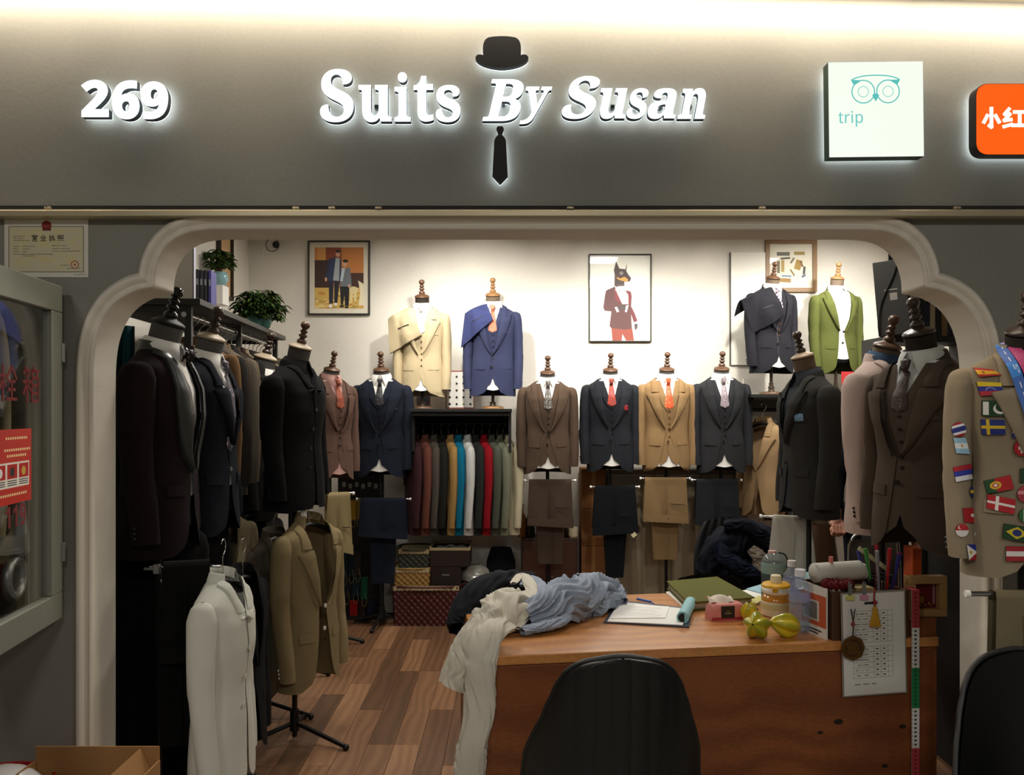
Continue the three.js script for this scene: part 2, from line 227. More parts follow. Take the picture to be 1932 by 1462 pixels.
function lapelGeo(o, side) {
  const open = opening(o), yb = o.yb, yn = o.yn || .60, W = o.lapel || .075, peak = o.peak ?? true, shawl = o.shawl;
  const top = shawl ? .715 : yn;
  return sheet(9, 22, (u, v) => {
    const t = v, yi = lerp(yb - .01, top, t), xi = Math.max(0.001, open(Math.max(yi, yb)) - (side > 0 ? .010 * (1 - t) : 0));
    const w = shawl ? W * Math.sin(Math.PI * Math.pow(t, .75) * .93 + .02) * .95 + .012 * t : W * Math.pow(t, .72), dy = shawl ? 0 : (peak ? .034 * Math.pow(t, 6) : -.018 * Math.pow(t, 5));
    const s = Math.min(1, u / .9), x = xi + w * s * (1 - (peak && !shawl ? 0 : 0)), y = yi + dy * s; const edge = u > .9 ? 0.0005 : 1;
    const off = edge * (.014 + .010 * Math.sin(Math.PI * clamp(1 - s, 0, 1) * .8) * (1 - .5 * t));
    const p = surf(side * x, clamp(y, 0, .716), off + (side > 0 ? .004 * (1 - t) : .001)); return [p[0], p[1], p[2], x, y];
  }, side > 0);
}
function collarFrontGeo(o, side) {   // the front part of a notched collar, from the notch up to the neck
  const open = opening(o), yn = o.yn || .60;
  return sheet(8, 10, (u, v) => { const yi = lerp(yn + .003, .718, v), xi = open(yi) - .002, s = Math.min(1, u / .88), w = lerp(.052, .03, v), x = xi + w * s, y = yi + (v < .2 ? 0 : 0) - .012 * s * v; const p = surf(side * x, y, (u > .88 ? .0005 : .007 + .004 * Math.sin(Math.PI * (1 - s)))); return [p[0], p[1], p[2], x, y]; }, side > 0);
}
function collarBackGeo(k = 1) { return sheet(28, 6, (u, v) => { const a = lerp(R(35), R(-215), u), q = [[.088, .688], [.082, .705], [.076, .730], [.070, .748], [.066, .750], [.063, .735], [.061, .715]][Math.round(v * 6)]; const f = (Math.sin(a) + 1) / 2; return [q[0] * k * Math.cos(a), q[1] - .018 * f * (v > .3 ? 1 : .2), q[0] * .95 * Math.sin(a), u * .3, v * .1]; }); }
function patchGeo(x0, x1, y0, y1, off, k = 1, nu = 6, nv = 4, skew = 0) { return sheet(nu, nv, (u, v) => { const edge = (u === 0 || u === 1 || v === 0 || v === 1) && nu > 4; const x = lerp(x0, x1, u), y = lerp(y0, y1, v) + skew * u; const p = surf(x, y, off, k); return [...p, x, y]; }); }
function thickPatch(x0, x1, y0, y1, off = .006, k = 1, skew = 0) { return merge(patchGeo(x0, x1, y0, y1, off, k, 6, 4, skew), sheet(6, 1, (u, v) => { const x = lerp(x0, x1, u); return [...surf(x, y0 + skew * u, v * off, k), x, v]; }), sheet(1, 4, (u, v) => [...surf(x0, lerp(y0, y1, v), u * off, k), u, v]), sheet(1, 4, (u, v) => [...surf(x1, lerp(y0, y1, v) + skew, u * off, k), u, v])); }
function disc(x, y, r, off, k = 1) { const p = surf(x, y, off, k); const g = new THREE.CylinderGeometry(r, r, .004, 14); g.rotateX(Math.PI / 2); const w = HW(y) * k; g.rotateY(Math.atan2(p[0] * .9, Math.max(.03, p[2] * 1.6))); return g.translate(p[0], p[1], p[2]); }
function neckTilt(g, a) { g.translate(0, -.68, 0); g.rotateX(a); g.translate(0, .68, .0); return g; }
const squareMats = {};
function jacket(g, o) {          // parts of one jacket under the group g
  const m = cloth(o.color, .92, o.fabric || 'wool'), lm = o.lapelMat || m, lo = o.lo, c = { yb: .36, cut: .045, vp: o.vest ? .66 : .85, gap: o.vest ? .024 : 0, ...o };
  mesh('body', bodyGeo(c, lo ? 30 : 52, lo ? 22 : 40), m, g);
  for (const s of [-1, 1]) mesh('sleeve', sleeveGeo(c, s, lo ? 12 : 20, lo ? 16 : 26), m, g);
  if (!o.nolapel) { for (const s of [-1, 1]) mesh('lapel', lapelGeo(c, s), lm, g); if (!o.shawl) for (const s of [-1, 1]) mesh('collar', collarFrontGeo(c, s), lm, g); }
  mesh('collar', collarBackGeo(), lm, g);
  if (lo) { const f = sleevePath(c, o.cuffSide || 1); if (o.cuffs !== false) { const bm = o.buttonMat || M.button; for (let i = 0; i < 4; i++) { const p = f(.90 + i * .026, o.cuffPhi ?? 0, .002); mesh('cuff_button', ball(.0065, p, [1, 1, 1], 8, 6), bm, g); } } return g; }
  const bm = o.buttonMat || M.button;
  if (o.buttons !== false) for (let i = 0; i < (o.nb || 2); i++) { const y = c.yb - .012 - i * .095; mesh('button', disc(-.002 + opening(c)(y) * .2 - (i ? .012 * i : 0), y, .0095, .010), bm, g); }
  if (o.pockets !== false) for (const s of [-1, 1]) mesh('pocket_flap', thickPatch(s > 0 ? .062 : -.138, s > 0 ? .138 : -.062, .205, .245, .005, 1, s * .004), m, g);
  if (o.breast !== false) mesh('breast_pocket', thickPatch(.062, .132, .475, .492, .004, 1, .008), m, g);
  for (const s of [-1, 1]) { const f = sleevePath(c, s); for (let i = 0; i < 3; i++) mesh('cuff_button', ball(.0065, f(.91 + i * .027, R(-25), .001), [1, 1, 1], 8, 6), bm, g); }
  return g;
}
function square(g, mat) { mesh('fold', merge(patchGeo(.072, .122, .486, .512, .004), sheet(6, 3, (u, v) => { const x = lerp(.075, .12, u), y = lerp(.492, .515 + .012 * Math.abs(Math.sin(u * 7)), v); const p = surf(x, y, .003 + .012 * Math.sin(v * 3) * (0.5 + 0.5 * Math.sin(u * 12))); return [...p, u, v]; })), mat, g); return g; }
function shirt(g, o) {
  const m = o.mat || M.white, k = .93, tilt = o.tilt ?? .22, lowY = o.shirtLow ?? .045;
  mesh('front', sheet(18, 26, (u, v) => { const y = lerp(lowY + .004 * Math.sin(u * 9), .70, v), xm = Math.min(o.shirtW || .12, HW(y) * k * .96), x = lerp(-xm, xm, u); const p = surf(x, y, .0015 * noise.noise(x * 30, y * 14, 2), k); return [...p, x, y]; }), m, g);
  if (o.nocollar) return g;
  const band = lathe([[.0605, .690], [.0595, .750], [.0570, .750], [.0575, .690]], 30); mesh('collar_band', neckTilt(band, tilt), m, g);
  for (const s of [-1, 1]) {
    const open = o.openCollar ? 1.5 : 1;
    const top = sheet(18, 6, (u, v) => { const fr = Math.pow(u, 2.2), a = lerp(R(-90), R(80), u), ab = lerp(R(-90), R(58 / open + 4), u); const r = lerp(.0615, .073 + .012 * fr, v), y = lerp(.753 - .006 * fr, .712 - .040 * fr * (o.point || 1), v), aa = lerp(a, ab, v); const bulge = .006 * Math.sin(v * Math.PI); return [s * (r + bulge) * Math.cos(aa), y, (r + bulge) * Math.sin(aa) * (1 + .12 * v * fr), u * .2, v * .06]; }, s < 0);
    mesh('collar_flap', neckTilt(top, tilt), m, g);
  }
  return g;
}
function tie(g, mat, tilt = .22, len = .36) {
  const z0 = .078;
  const knot = sheet(14, 8, (u, v) => { const y = lerp(.715, .668, v), w = lerp(.020, .012, v) * (1 - .35 * Math.pow(Math.abs(v - .4) * 2, 4)), a = u * Math.PI * 2; const f = v === 0 || v === 1 ? .3 : 1; return [w * f * Math.cos(a), y, z0 + .010 + .013 * f * Math.sin(a) + (v) * .010, u * .08, y]; });
  mesh('knot', neckTilt(knot, tilt * .35), mat, g);
  const z = (x, y) => surf(x, y, 0, .94)[2];
  const blade = sheet(8, 20, (u, v) => { const y0 = lerp(.675, .675 - len, v), w = v > .93 ? lerp(.034, .002, (v - .93) / .07) : lerp(.010, .034, Math.pow(v / .93, .8)), x = lerp(-w, w, u); return [x, y0, Math.max(z(0, y0), lerp(.098, .0, sstep(0, .3, v))) + .010 + .006 * (1 - Math.pow(2 * u - 1, 2)), x, y0]; });
  mesh('blade', blade, mat, g); return g;
}
function bowtie(g, mat) { const f = (s) => sheet(6, 6, (u, v) => { const w = .012 + .022 * Math.pow(u, .7), y = .700 + lerp(-w, w, v); return [s * (.006 + .055 * u), y, .098 + .010 * Math.sin(v * Math.PI) * (1 - .3 * u) + .006 * Math.sin(u * 9), u, v]; }); for (const s of [-1, 1]) mesh('wing', f(s), mat, g); mesh('knot', ball(.012, [0, .700, .108], [1, 1.2, .9]), mat, g); return g; }
function vest(g, o) {
  const m = cloth(o.color, .92, o.fabric || 'wool'), k = .962, vy = o.vy || .44;
  for (const s of [-1, 1]) mesh('front_panel', sheet(10, 24, (u, v) => { const xb = lerp(0, .13, u), yb = (o.bot ?? .090) - .040 * Math.max(0, 1 - Math.abs(u - .3) / .3) + .02 * u, y = lerp(yb, .69, v), xv = y > vy ? .056 * Math.pow((y - vy) / (.69 - vy), .8) : (y < .14 ? .02 * (.14 - y) / .06 : -.008 * (s > 0 ? 1 : -1)), xm = Math.min(.135, HW(y) * k * .96), x = lerp(xv, Math.max(xv + .004, xm), u); const p = surf(s * x, y, s > 0 ? .004 : .001, k); return [...p, x, y]; }, s < 0), m, g);
  if (o.db) for (const s of [-1, 1]) mesh('vest_lapel', sheet(5, 10, (u, v) => { const y = lerp(vy - .01, .64, v), x = .052 * Math.pow(clamp((y - vy) / (.69 - vy), 0, 1), .8) + lerp(0, .042 * Math.sin(v * 2.6 + .2), u), p = surf(s * x, y - .02 * u * (1 - v), .008, k); return [...p, x, y]; }, s < 0), m, g);
  for (let i = 0; i < (o.vb || 5); i++) mesh('button', disc(.004, vy - .025 - i * .047, .006, .009, k), o.vbMat || M.button, g);
  return g;
}
const knobProf = [[.001, .190], [.012, .188], [.021, .180], [.026, .168], [.026, .158], [.020, .146], [.013, .138], [.013, .133], [.021, .126], [.022, .120], [.014, .112], [.013, .107], [.023, .099], [.024, .090], [.015, .082], [.014, .076], [.025, .066], [.028, .056], [.024, .048], [.028, .040], [.040, .032], [.054, .022], [.062, .012], [.064, .004], [.063, -.006], [.058, -.010]];
function dummy(o) {      // o: pos (floor or shelf point under the neck), hem height, scale, turn
  const g = thing('tailor_dummy', o.label, 'dummy', o.base, o.turn, o.group), s = o.s, hy = o.hem - o.base.y, T = (q) => { q.scale(s, s, s); q.translate(0, hy, 0); return q; }, tl = o.tilt ?? .26;
  const NT = o.neckTop || .768; const nk = lathe([[.0565, .60], [.0565, .70], [.0545, .735], [.0555, NT]], 26); mesh('neck', T(neckTilt(nk, tl)), o.neckMat || M.neckgrey, g);
  const kb = lathe(knobProf.slice(0, 19), 22); kb.scale(.9, .78, .9); kb.translate(0, NT - .004, 0); mesh('finial', T(neckTilt(kb, tl)), o.woodMat || M.woodknob, g);
  const cp = lathe(knobProf.slice(18), 28); cp.scale(.92, .52, .92); cp.translate(0, (NT) + .008, 0); mesh('neck_cap', T(neckTilt(cp, tl)), o.capMat || o.woodMat || M.woodknob, g);
  mesh('torso_form', T(sheet(24, 14, (u, v) => { const y = lerp(.045, .69, v), a = u * Math.PI * 2, k = .86, e = v === 0 ? .02 : 1; return [HW(y) * k * e * Math.cos(a), y, HD(y) * k * e * Math.sin(a), u, v]; })), M.form, g);
  if (o.stand === 'shelf') { mesh('pole', lathe([[.012, .045 * s + hy], [.012, hy * .55], [.020, hy * .5], [.014, hy * .44], [.022, hy * .36], [.018, hy * .25], [.026, .05], [.018, .035], [.03, .02]], 18), M.woodknobDark, g); mesh('base', lathe([[.001, .022], [.06, .020], [.078, .016], [.084, .008], [.084, .0]], 30), o.woodMat || M.woodknob, g); }
  else { mesh('pole', cyl(.0125, .0125, hy, [0, hy / 2 + .02, 0], [0, 0, 0], 12), M.blackmetal, g); mesh('collar', merge(cyl(.022, .024, .10, [0, .10, 0], [0, 0, 0], 14)), M.blackmetal, g); const LL = o.legLen || .22; if (o.arm) mesh('arm', merge(rod([-.16, o.arm, 0], [.16, o.arm, 0], .007), cyl(.02, .02, .05, [0, o.arm, 0], [0, 0, 0], 14)), M.chrome, g); for (let i = 0; i < 3; i++) { const a = (o.legTurn || .5) + i * Math.PI * 2 / 3; mesh('leg', merge(rod([0.012 * Math.cos(a), .085, 0.012 * Math.sin(a)], [LL * Math.cos(a), .018, LL * Math.sin(a)], .011, 8), ball(.016, [LL * Math.cos(a), .016, LL * Math.sin(a)])), M.blackmetal, g); } }
  return g;
}
function pattern(draw, rep = 12) { const t = canvas(128, 128, draw); t.wrapS = t.wrapT = THREE.RepeatWrapping; t.repeat.set(rep, rep); return new THREE.MeshStandardMaterial({ map: t, roughness: .55, side: THREE.DoubleSide }); }
const speck = (bg, cols, seed, n = 26, r = 9) => (c) => { c.fillStyle = bg; c.fillRect(0, 0, 128, 128); const q = rng(seed); for (let i = 0; i < n; i++) { c.fillStyle = cols[i % cols.length]; c.beginPath(); c.ellipse(q() * 128, q() * 128, 3 + q() * r, 2 + q() * r * .5, q() * 3, 0, 7); c.fill(); } };
const stripes = (bg, fg, w = 20, p = 44) => (c) => { c.fillStyle = bg; c.fillRect(0, 0, 128, 128); c.strokeStyle = fg; c.lineWidth = w; for (let i = -4; i < 8; i++) { c.beginPath(); c.moveTo(i * 42.667 - 10, 138); c.lineTo(i * 42.667 + 138, -10); c.stroke(); } };
const TIE = {
  grey: pattern(speck('#57534f', ['#c9c4bd', '#1c1a1b', '#8b8782'], 3, 40, 7)), dark: pattern(speck('#26262a', ['#70706f', '#3d3d42', '#0f0f12'], 5)), red: pattern(speck('#a03a2c', ['#2d3a5e', '#cf8f56', '#7a1f1c'], 8)), orange: pattern(speck('#d0562d', ['#f0a060', '#b8401f', '#e88050'], 4)), rust: pattern(speck('#9c4a30', ['#b76a48', '#6f2f1f'], 9)),
  salmon: pattern(speck('#d07a5c', ['#e39a7a', '#c0603f'], 6)), mauve: pattern(speck('#8d8186', ['#b0a3a6', '#6f6469'], 12)), pale: pattern(speck('#cfcaca', ['#8f8d95', '#efeae6', '#a9a7ad'], 14)), stripe: pattern(stripes('#e9e4ea', '#54415c', 15), 10), paisley: pattern(speck('#5c5562', ['#d8d0d8', '#2c2530', '#8e8492'], 15, 44, 8)), brown: pattern(speck('#3b2c26', ['#6d5a4c', '#1f1614'], 19)),
};
// ---------------------------------------------------------------- the dressed dummies
// px: neck centre in the picture, y0: collar top, y1: hem, d: distance; who: words that single the outfit out
function dress(o) {
  const top = at(o.px, o.y0, o.d), hem = at(o.px, o.y1, o.d), L = top.y - hem.y, s = L / .735, turn = R(o.turn || 0);
  const base = V(top.x, o.shelfY ?? 0, -o.d), P = [top.x, hem.y, -o.d];
  const grp = (name, label, cat, group) => { const g = thing(name, label, cat, P, turn, group); g.scale.set(s * (o.wx || 1), s, s * (o.wz || 1)); return g; };
  o.res = {}; const K = o.key;
  if (o.dummy !== false) dummy({ base, hem: hem.y, s, turn, label: `${o.neckWord || 'grey'} tailor's dummy with wooden finial under the ${K}`, neckMat: o.neckMat, woodMat: o.woodMat, capMat: o.capMat, stand: o.shelfY !== undefined ? 'shelf' : 'floor', tilt: o.tilt, neckTop: o.neckTop, legTurn: o.legTurn, legLen: o.legLen, arm: o.arm, group: "tailor's dummies" });
  if (o.shirtOn !== false) { const sh = grp(o.shirtName || 'dress_shirt', `${o.shirtWord || 'white'} shirt worn under the ${K}`, 'shirt'); shirt(sh, { mat: o.shirtMat, shirtLow: o.shirtLow, openCollar: o.openCollar, tilt: o.tilt ? o.tilt * .85 : .22, shirtW: o.shirtW ?? (o.vest ? .085 : .12) }); }
  if (o.tieMat) tie(grp('necktie', `${o.tieWord} tie worn with the ${K}`, 'tie'), o.tieMat, .22, o.tieLen ?? (o.vest ? .685 - o.vest.vy : .36));
  if (o.vest) vest(grp('waistcoat', `${o.vestWord || o.colorWord} waistcoat buttoned under the ${K}`, 'waistcoat'), { color: o.color, ...(o.vest === true ? {} : o.vest) });
  const j = grp('suit_jacket', o.label, 'jacket', o.group); jacket(j, { ...o, seed: o.px * .13 }); o.res.jacket = j;
  if (o.squareMat) square(grp('pocket_square', `${o.squareWord} in the breast pocket of the ${K}`, 'pocket square'), o.squareMat);
  o.res.s = s; o.res.P = P; o.res.turn = turn; return o.res;
}
const SQ = { blue: pattern(speck('#5f8aa8', ['#c9d8e0', '#2f4f66'], 21), 30), red: cloth(0x8e1220, .8, 'satin'), orange: cloth(0xb85a35, .7, 'satin'), white: pattern(speck('#e8e6e2', ['#8a4a52', '#b8b4ae'], 24), 30), brown: pattern(speck('#4a3328', ['#86624a', '#281a14'], 25), 30) };
const SUITS = {};
// back row, left to right
SUITS.navy = dress({ px: 720, y0: 708, y1: 899, d: 6.62, color: 0x232835, colorWord: 'navy', key: 'navy suit left of the hanging rail', label: 'navy peak-lapel suit jacket left of the hanging coloured jackets', tieMat: TIE.dark, tieWord: 'dark patterned', vest: { db: true, vy: 0.520 }, squareMat: SQ.blue, squareWord: 'blue patterned handkerchief', group: 'suits on dummies along the back wall', yb: .34, legTurn: -.35, lapel: .085 });
SUITS.brown = dress({ px: 1033, y0: 713, y1: 893, d: 6.6, color: 0x5b4a3d, colorWord: 'brown', key: 'brown suit right of the hanging rail', label: 'brown wool suit jacket right of the hanging coloured jackets', tieMat: TIE.grey, tieWord: 'grey paisley', vest: { vy: 0.500 }, squareMat: SQ.blue, squareWord: 'pale blue handkerchief', group: 'suits on dummies along the back wall', yb: .33, lapel: .085, cut: .07, wx: 1.02 });
SUITS.slate = dress({ px: 1151, y0: 708, y1: 888, d: 6.6, color: 0x282a30, colorWord: 'slate', key: 'slate suit with a red flower', label: 'slate peak-lapel suit jacket with a dark red lapel flower', tieMat: TIE.red, tieWord: 'red patterned', vest: { db: true, vy: 0.505 }, group: 'suits on dummies along the back wall', yb: .345, lapel: .085 });
SUITS.tan = dress({ px: 1257, y0: 707, y1: 890, d: 6.6, color: 0x9a7c56, colorWord: 'tan', key: 'tan suit', label: 'tan wool suit jacket between two dark suits', tieMat: TIE.orange, tieWord: 'bright orange', vest: { db: true, vy: 0.485, vbMat: M.hornbutton }, squareMat: SQ.orange, squareWord: 'rust handkerchief', buttonMat: M.hornbutton, group: 'suits on dummies along the back wall', yb: .34, lapel: .082, peak: false, cut: .075, round: .09 });
SUITS.charcoal = dress({ px: 1360, y0: 706, y1: 890, d: 6.6, color: 0x303134, colorWord: 'charcoal', key: 'charcoal suit beside the beige coat', label: 'charcoal peak-lapel suit jacket beside the beige trench coat', tieMat: TIE.mauve, tieWord: 'greyish mauve', vest: { vy: 0.490 }, squareMat: SQ.white, squareWord: 'small pale handkerchief', group: 'suits on dummies along the back wall', yb: .34, lapel: .085 });
// on the shelf in the middle
SUITS.cream = dress({ px: 797, y0: 574, neckTop: .787, y1: 748, d: 6.72, shelfY: at(0, 771, 6.72).y, color: 0xd2c09a, colorWord: 'cream', key: 'cream suit on the shelf', label: 'cream suit jacket on the shelf with trousers over one shoulder', tieMat: TIE.pale, tieWord: 'pale grey', vest: { vy: 0.500, vb: 6, vbMat: M.hornbutton }, buttonMat: M.hornbutton, gap: .022, buttons: false, peak: false, neckMat: M.neckbrown, neckWord: 'dark brown', wx: .98, yb: .34, cut: .03, round: .10 });
SUITS.blue = dress({ px: 930, y0: 571, neckTop: .787, y1: 747, d: 6.72, shelfY: at(0, 771, 6.72).y, color: 0x3c4260, colorWord: 'blue', key: 'blue suit on the shelf', label: 'mid-blue suit jacket on the shelf with trousers over one shoulder', tieMat: TIE.salmon, tieWord: 'salmon orange', vest: { db: true, vy: 0.500 }, neckMat: M.necktan, neckWord: 'pale', woodMat: M.woodknobLight, wx: 1.0, yb: .33, gap: .012, cut: .04, lapel: .08 });
// on the right-hand shelf
SUITS.night = dress({ px: 1455, y0: 538, neckTop: .785, y1: 704, d: 6.6, turn: 16, shelfY: at(0, 744, 6.6).y, color: 0x26262c, colorWord: 'black', key: 'black suit on the right shelf', label: 'black suit jacket on the right shelf with trousers over one shoulder', tieMat: TIE.stripe, tieWord: 'white and purple striped', vest: { vy: 0.520, vbMat: M.hornbutton }, squareMat: SQ.white, squareWord: 'cream brooch and handkerchief', neckMat: M.necktan, neckWord: 'brown', yb: .35, wx: 1.02 });
SUITS.green = dress({ px: 1577, y0: 542, neckTop: .80, y1: 705, d: 6.6, turn: 10, shelfY: at(0, 744, 6.6).y, color: 0x5a6030, colorWord: 'green', key: 'moss green jacket', label: 'moss green linen jacket worn over an open white shirt', fabric: 'linen', openCollar: true, gap: .03, squareMat: SQ.white, squareWord: 'white handkerchief', neckMat: M.necktan, neckWord: 'brown', woodMat: M.woodknobLight, tilt: .2, wx: 1.03, yb: .36, cut: .04, shirtLow: .12 });
// left side, near to far
SUITS.dinner = dress({ px: 300, y0: 648, neckTop: .80, y1: 1040, d: 3.42, turn: 90, shirtLow: .2, color: 0x1f1113, colorWord: 'maroon', key: 'dark maroon dinner jacket', label: 'dark maroon dinner jacket with a grey satin shawl lapel and bow tie', shawl: true, lapelMat: cloth(0x2c302d, .35, 'satin'), lapel: .062, gap: .012, yb: .30, cut: .05, nb: 1, neckMat: M.neckgrey, woodMat: M.gloss, capMat: M.black, pockets: true, legTurn: .9, group: 'dressed dummies along the left side' });
SUITS.blazer = dress({ px: 385, y0: 668, neckTop: .795, y1: 1004, d: 3.86, turn: 82, shirtLow: .2, color: 0x171a24, colorWord: 'navy', key: 'navy blazer with metal buttons', label: 'navy blazer with metal buttons over a white shirt', tieMat: TIE.paisley, tieWord: 'grey and white paisley', tieLen: .34, buttonMat: M.steel, peak: false, yb: .37, lapel: .078, woodMat: M.woodknobDark, squareMat: M.white, squareWord: 'white handkerchief', capMat: std(0xa89880, .5), neckMat: M.neckgrey, legTurn: 1.4, group: 'dressed dummies along the left side' });
SUITS.charleft = dress({ px: 490, y0: 698, neckTop: .79, y1: 975, d: 4.68, turn: 82, arm: 1.12, legLen: .28, legTurn: 1.6, color: 0x201e1d, colorWord: 'charcoal', key: 'charcoal jacket behind the black shirt', label: 'charcoal jacket half hidden behind the black overshirt', capMat: std(0xa89880, .5), woodMat: M.woodknobDark, peak: false, group: 'dressed dummies along the left side', yb: .36 });
SUITS.hidden = dress({ px: 548, y0: 702, y1: 940, d: 5.3, turn: 50, color: 0x33302d, colorWord: 'dark grey', key: 'dark jacket farthest along the left rail', label: 'dark grey jacket mostly hidden beyond the black overshirt', woodMat: M.woodknobDark, peak: false, shirtOn: false, group: 'dressed dummies along the left side' });
SUITS.black = dress({ neckTop: .80, px: 556, y0: 682, y1: 958, d: 4.34, turn: 70, arm: 1.19, legLen: .30, color: 0x0e0d0e, colorWord: 'black', key: 'black cotton overshirt', label: 'black cotton overshirt with a wide collar on a dummy', fabric: 'plain', yb: .60, cut: .012, lapel: .05, peak: false, nb: 5, pockets: false, breast: false, capMat: std(0xa08f78, .5), woodMat: M.woodknob, shirtMat: cloth(0x1b191a, .9, 'plain'), shirtWord: 'black', legTurn: 1.67, group: 'dressed dummies along the left side', round: .02, overlap: .02 });
SUITS.rose = dress({ px: 622, y0: 708, y1: 905, d: 6.05, turn: 48, color: 0x73594e, colorWord: 'rose brown', key: 'rose brown jacket', label: 'rose brown jacket at the far end of the left side', tieMat: TIE.rust, tieWord: 'rust red', shirtMat: cloth(0xc79c94, .85, 'plain'), shirtWord: 'pink', peak: false, vest: { vy: 0.510 }, group: 'dressed dummies along the left side', yb: .35 });
// right side, far to near
SUITS.grey = dress({ px: 1526, y0: 702, neckTop: .81, y1: 972, d: 4.3, turn: -80, wx: 1.08, color: 0x373633, colorWord: 'grey', key: 'dark grey jacket right of the middle', label: 'dark grey jacket facing left on a dummy beside the beige trousers', tieMat: null, shirtMat: cloth(0x33363b, .9, 'plain'), shirtWord: 'dark', neckMat: M.necktan, neckWord: 'brown', capMat: std(0xa08a70, .5), woodMat: M.woodknobDark, squareMat: SQ.blue, squareWord: 'dark teal handkerchief', yb: .38, lapel: .08, peak: true, group: 'dressed dummies on the right side' });
SUITS.pink = dress({ px: 1664, y0: 672, y1: 1000, d: 3.98, turn: 38, color: 0xd6bfb4, colorWord: 'pale pink', key: 'pale pink jacket', label: 'pale pink jacket behind the brown jacket near the arch', neckMat: M.necktan, neckWord: 'brown', shirtMat: cloth(0x41566f, .9, 'plain'), shirtWord: 'blue', peak: false, group: 'dressed dummies on the right side' });
SUITS.taupe = dress({ px: 1745, y0: 664, neckTop: .80, y1: 1036, d: 3.46, turn: -64, wx: 1.12, wz: 1.1, shirtLow: .2, color: 0x5a4d41, colorWord: 'taupe', key: 'taupe jacket by the right jamb', label: 'taupe jacket with brown patterned tie by the right arch jamb', tieMat: TIE.brown, tieWord: 'brown patterned', shirtMat: cloth(0xcfd2cf, .85, 'plain'), vest: { vy: 0.520 }, squareMat: SQ.brown, squareWord: 'brown patterned handkerchief', neckMat: M.neckbrown, neckWord: 'dark brown', capMat: M.woodknobDark, woodMat: M.woodknobDark, yb: .36, lapel: .088, peak: false, group: 'dressed dummies on the right side' });
SUITS.patch = dress({ px: 1928, y0: 652, y1: 1082, d: 2.66, turn: -10, color: 0xa89980, colorWord: 'beige', key: 'beige jacket covered in flag patches', label: 'beige jacket covered in flag patches, outside the arch', fabric: 'wool', shirtOn: false, neckMat: M.neckbrown, neckWord: 'dark brown', capMat: M.woodknobDark, woodMat: M.woodknobDark, peak: false, yb: .34, group: 'dressed dummies on the right side', legTurn: 1.2 });
bowtie((() => { const d = SUITS.dinner, g = thing('bow_tie', 'black satin bow tie worn with the dark maroon dinner jacket', 'bow tie', d.P, d.turn); g.scale.setScalar(d.s); return g; })(), M.gloss);
// red flower on the slate lapel
{ const d = SUITS.slate, g = thing('lapel_flower', 'dark red fabric flower pinned on the slate jacket', 'flower', d.P, d.turn); g.scale.setScalar(d.s); for (let i = 0; i < 7; i++) { const a = i * .9, r = i ? .013 : 0, p = surf(.098 + r * Math.cos(a), .485 + r * Math.sin(a), .016); mesh('petal', ball(.011, p, [1, 1, .6], 8, 6), SQ.red, g); } }
// trousers folded over a shoulder: corners of the front flap in jacket coordinates
function shoulderTrousers(d, color, label, q) {   // q: inner top, inner bottom, outer bottom, outer top
  const g = thing('folded_trousers', label, 'trousers', d.P, d.turn); g.scale.setScalar(d.s); const m = cloth(color);
  const bil = (u, v) => [0, 1].map((i) => lerp(lerp(q[0][i], q[3][i], u), lerp(q[1][i], q[2][i], u), v));
  const Z = (x, y) => Math.max(surf(clamp(x, -.17, .17), clamp(y, .2, .66), 0)[2], .045);
  const f = (off, u, v) => { const [x, y] = bil(u, v); return [x, y + .012 * Math.sin(u * 3) * (1 - v), Z(x, y) + off + .012 * Math.sin(v * 3) + .010 * Math.sin(u * 11 + v * 3) * .5 - .10 * Math.pow(Math.max(0, u - .6) / .4, 2) * .4, x, y]; };
  const front = sheet(16, 14, (u, v) => f(.034, u, v)), under = sheet(16, 14, (u, v) => f(.012, u, v * .97)), edge = sheet(16, 2, (u, v) => f(lerp(.034, .012, v), u, 1)), side = sheet(2, 14, (u, v) => f(lerp(.034, .012, u), 0, v)), side2 = sheet(2, 14, (u, v) => f(lerp(.034, .012, u), 1, v));
  const over = sheet(16, 10, (u, v) => { const p = f(.034, u, 0), q2 = f(.034, u, 0); return [p[0], p[1] + .022 * Math.sin(v * Math.PI) - .12 * v * v, lerp(p[2], -.10, v), p[0], v * .2]; });
  mesh('drape', merge(front, under, side, side2, over), m, g); mesh('waist_opening', edge, M.black, g);
  mesh('waistband', merge(sheet(16, 3, (u, v) => f(.038, u, lerp(.80, .985, v))), sheet(16, 1, (u, v) => f(lerp(.030, .038, v), u, .80))), m, g);
  mesh('belt_loop', sheet(2, 3, (u, v) => f(.042, .42 + u * .03, lerp(.78, 1, v))), m, g); mesh('pocket_welt', sheet(4, 1, (u, v) => f(.0365, .25 + u * .4, .50 + v * .03 - u * .06)), M.black, g);
}
shoulderTrousers(SUITS.cream, 0xd6c5a0, 'cream trousers folded over the shoulder of the cream suit', [[-.075, .70], [.005, .475], [-.255, .335], [-.27, .61]]);
shoulderTrousers(SUITS.blue, 0x3e4572, 'blue trousers folded over the shoulder of the blue suit', [[-.045, .71], [.005, .585], [-.25, .375], [-.22, .64]]);
shoulderTrousers(SUITS.night, 0x25252b, 'black trousers folded over the shoulder of the black suit', [[-.06, .70], [.02, .465], [-.21, .315], [-.29, .59]]);
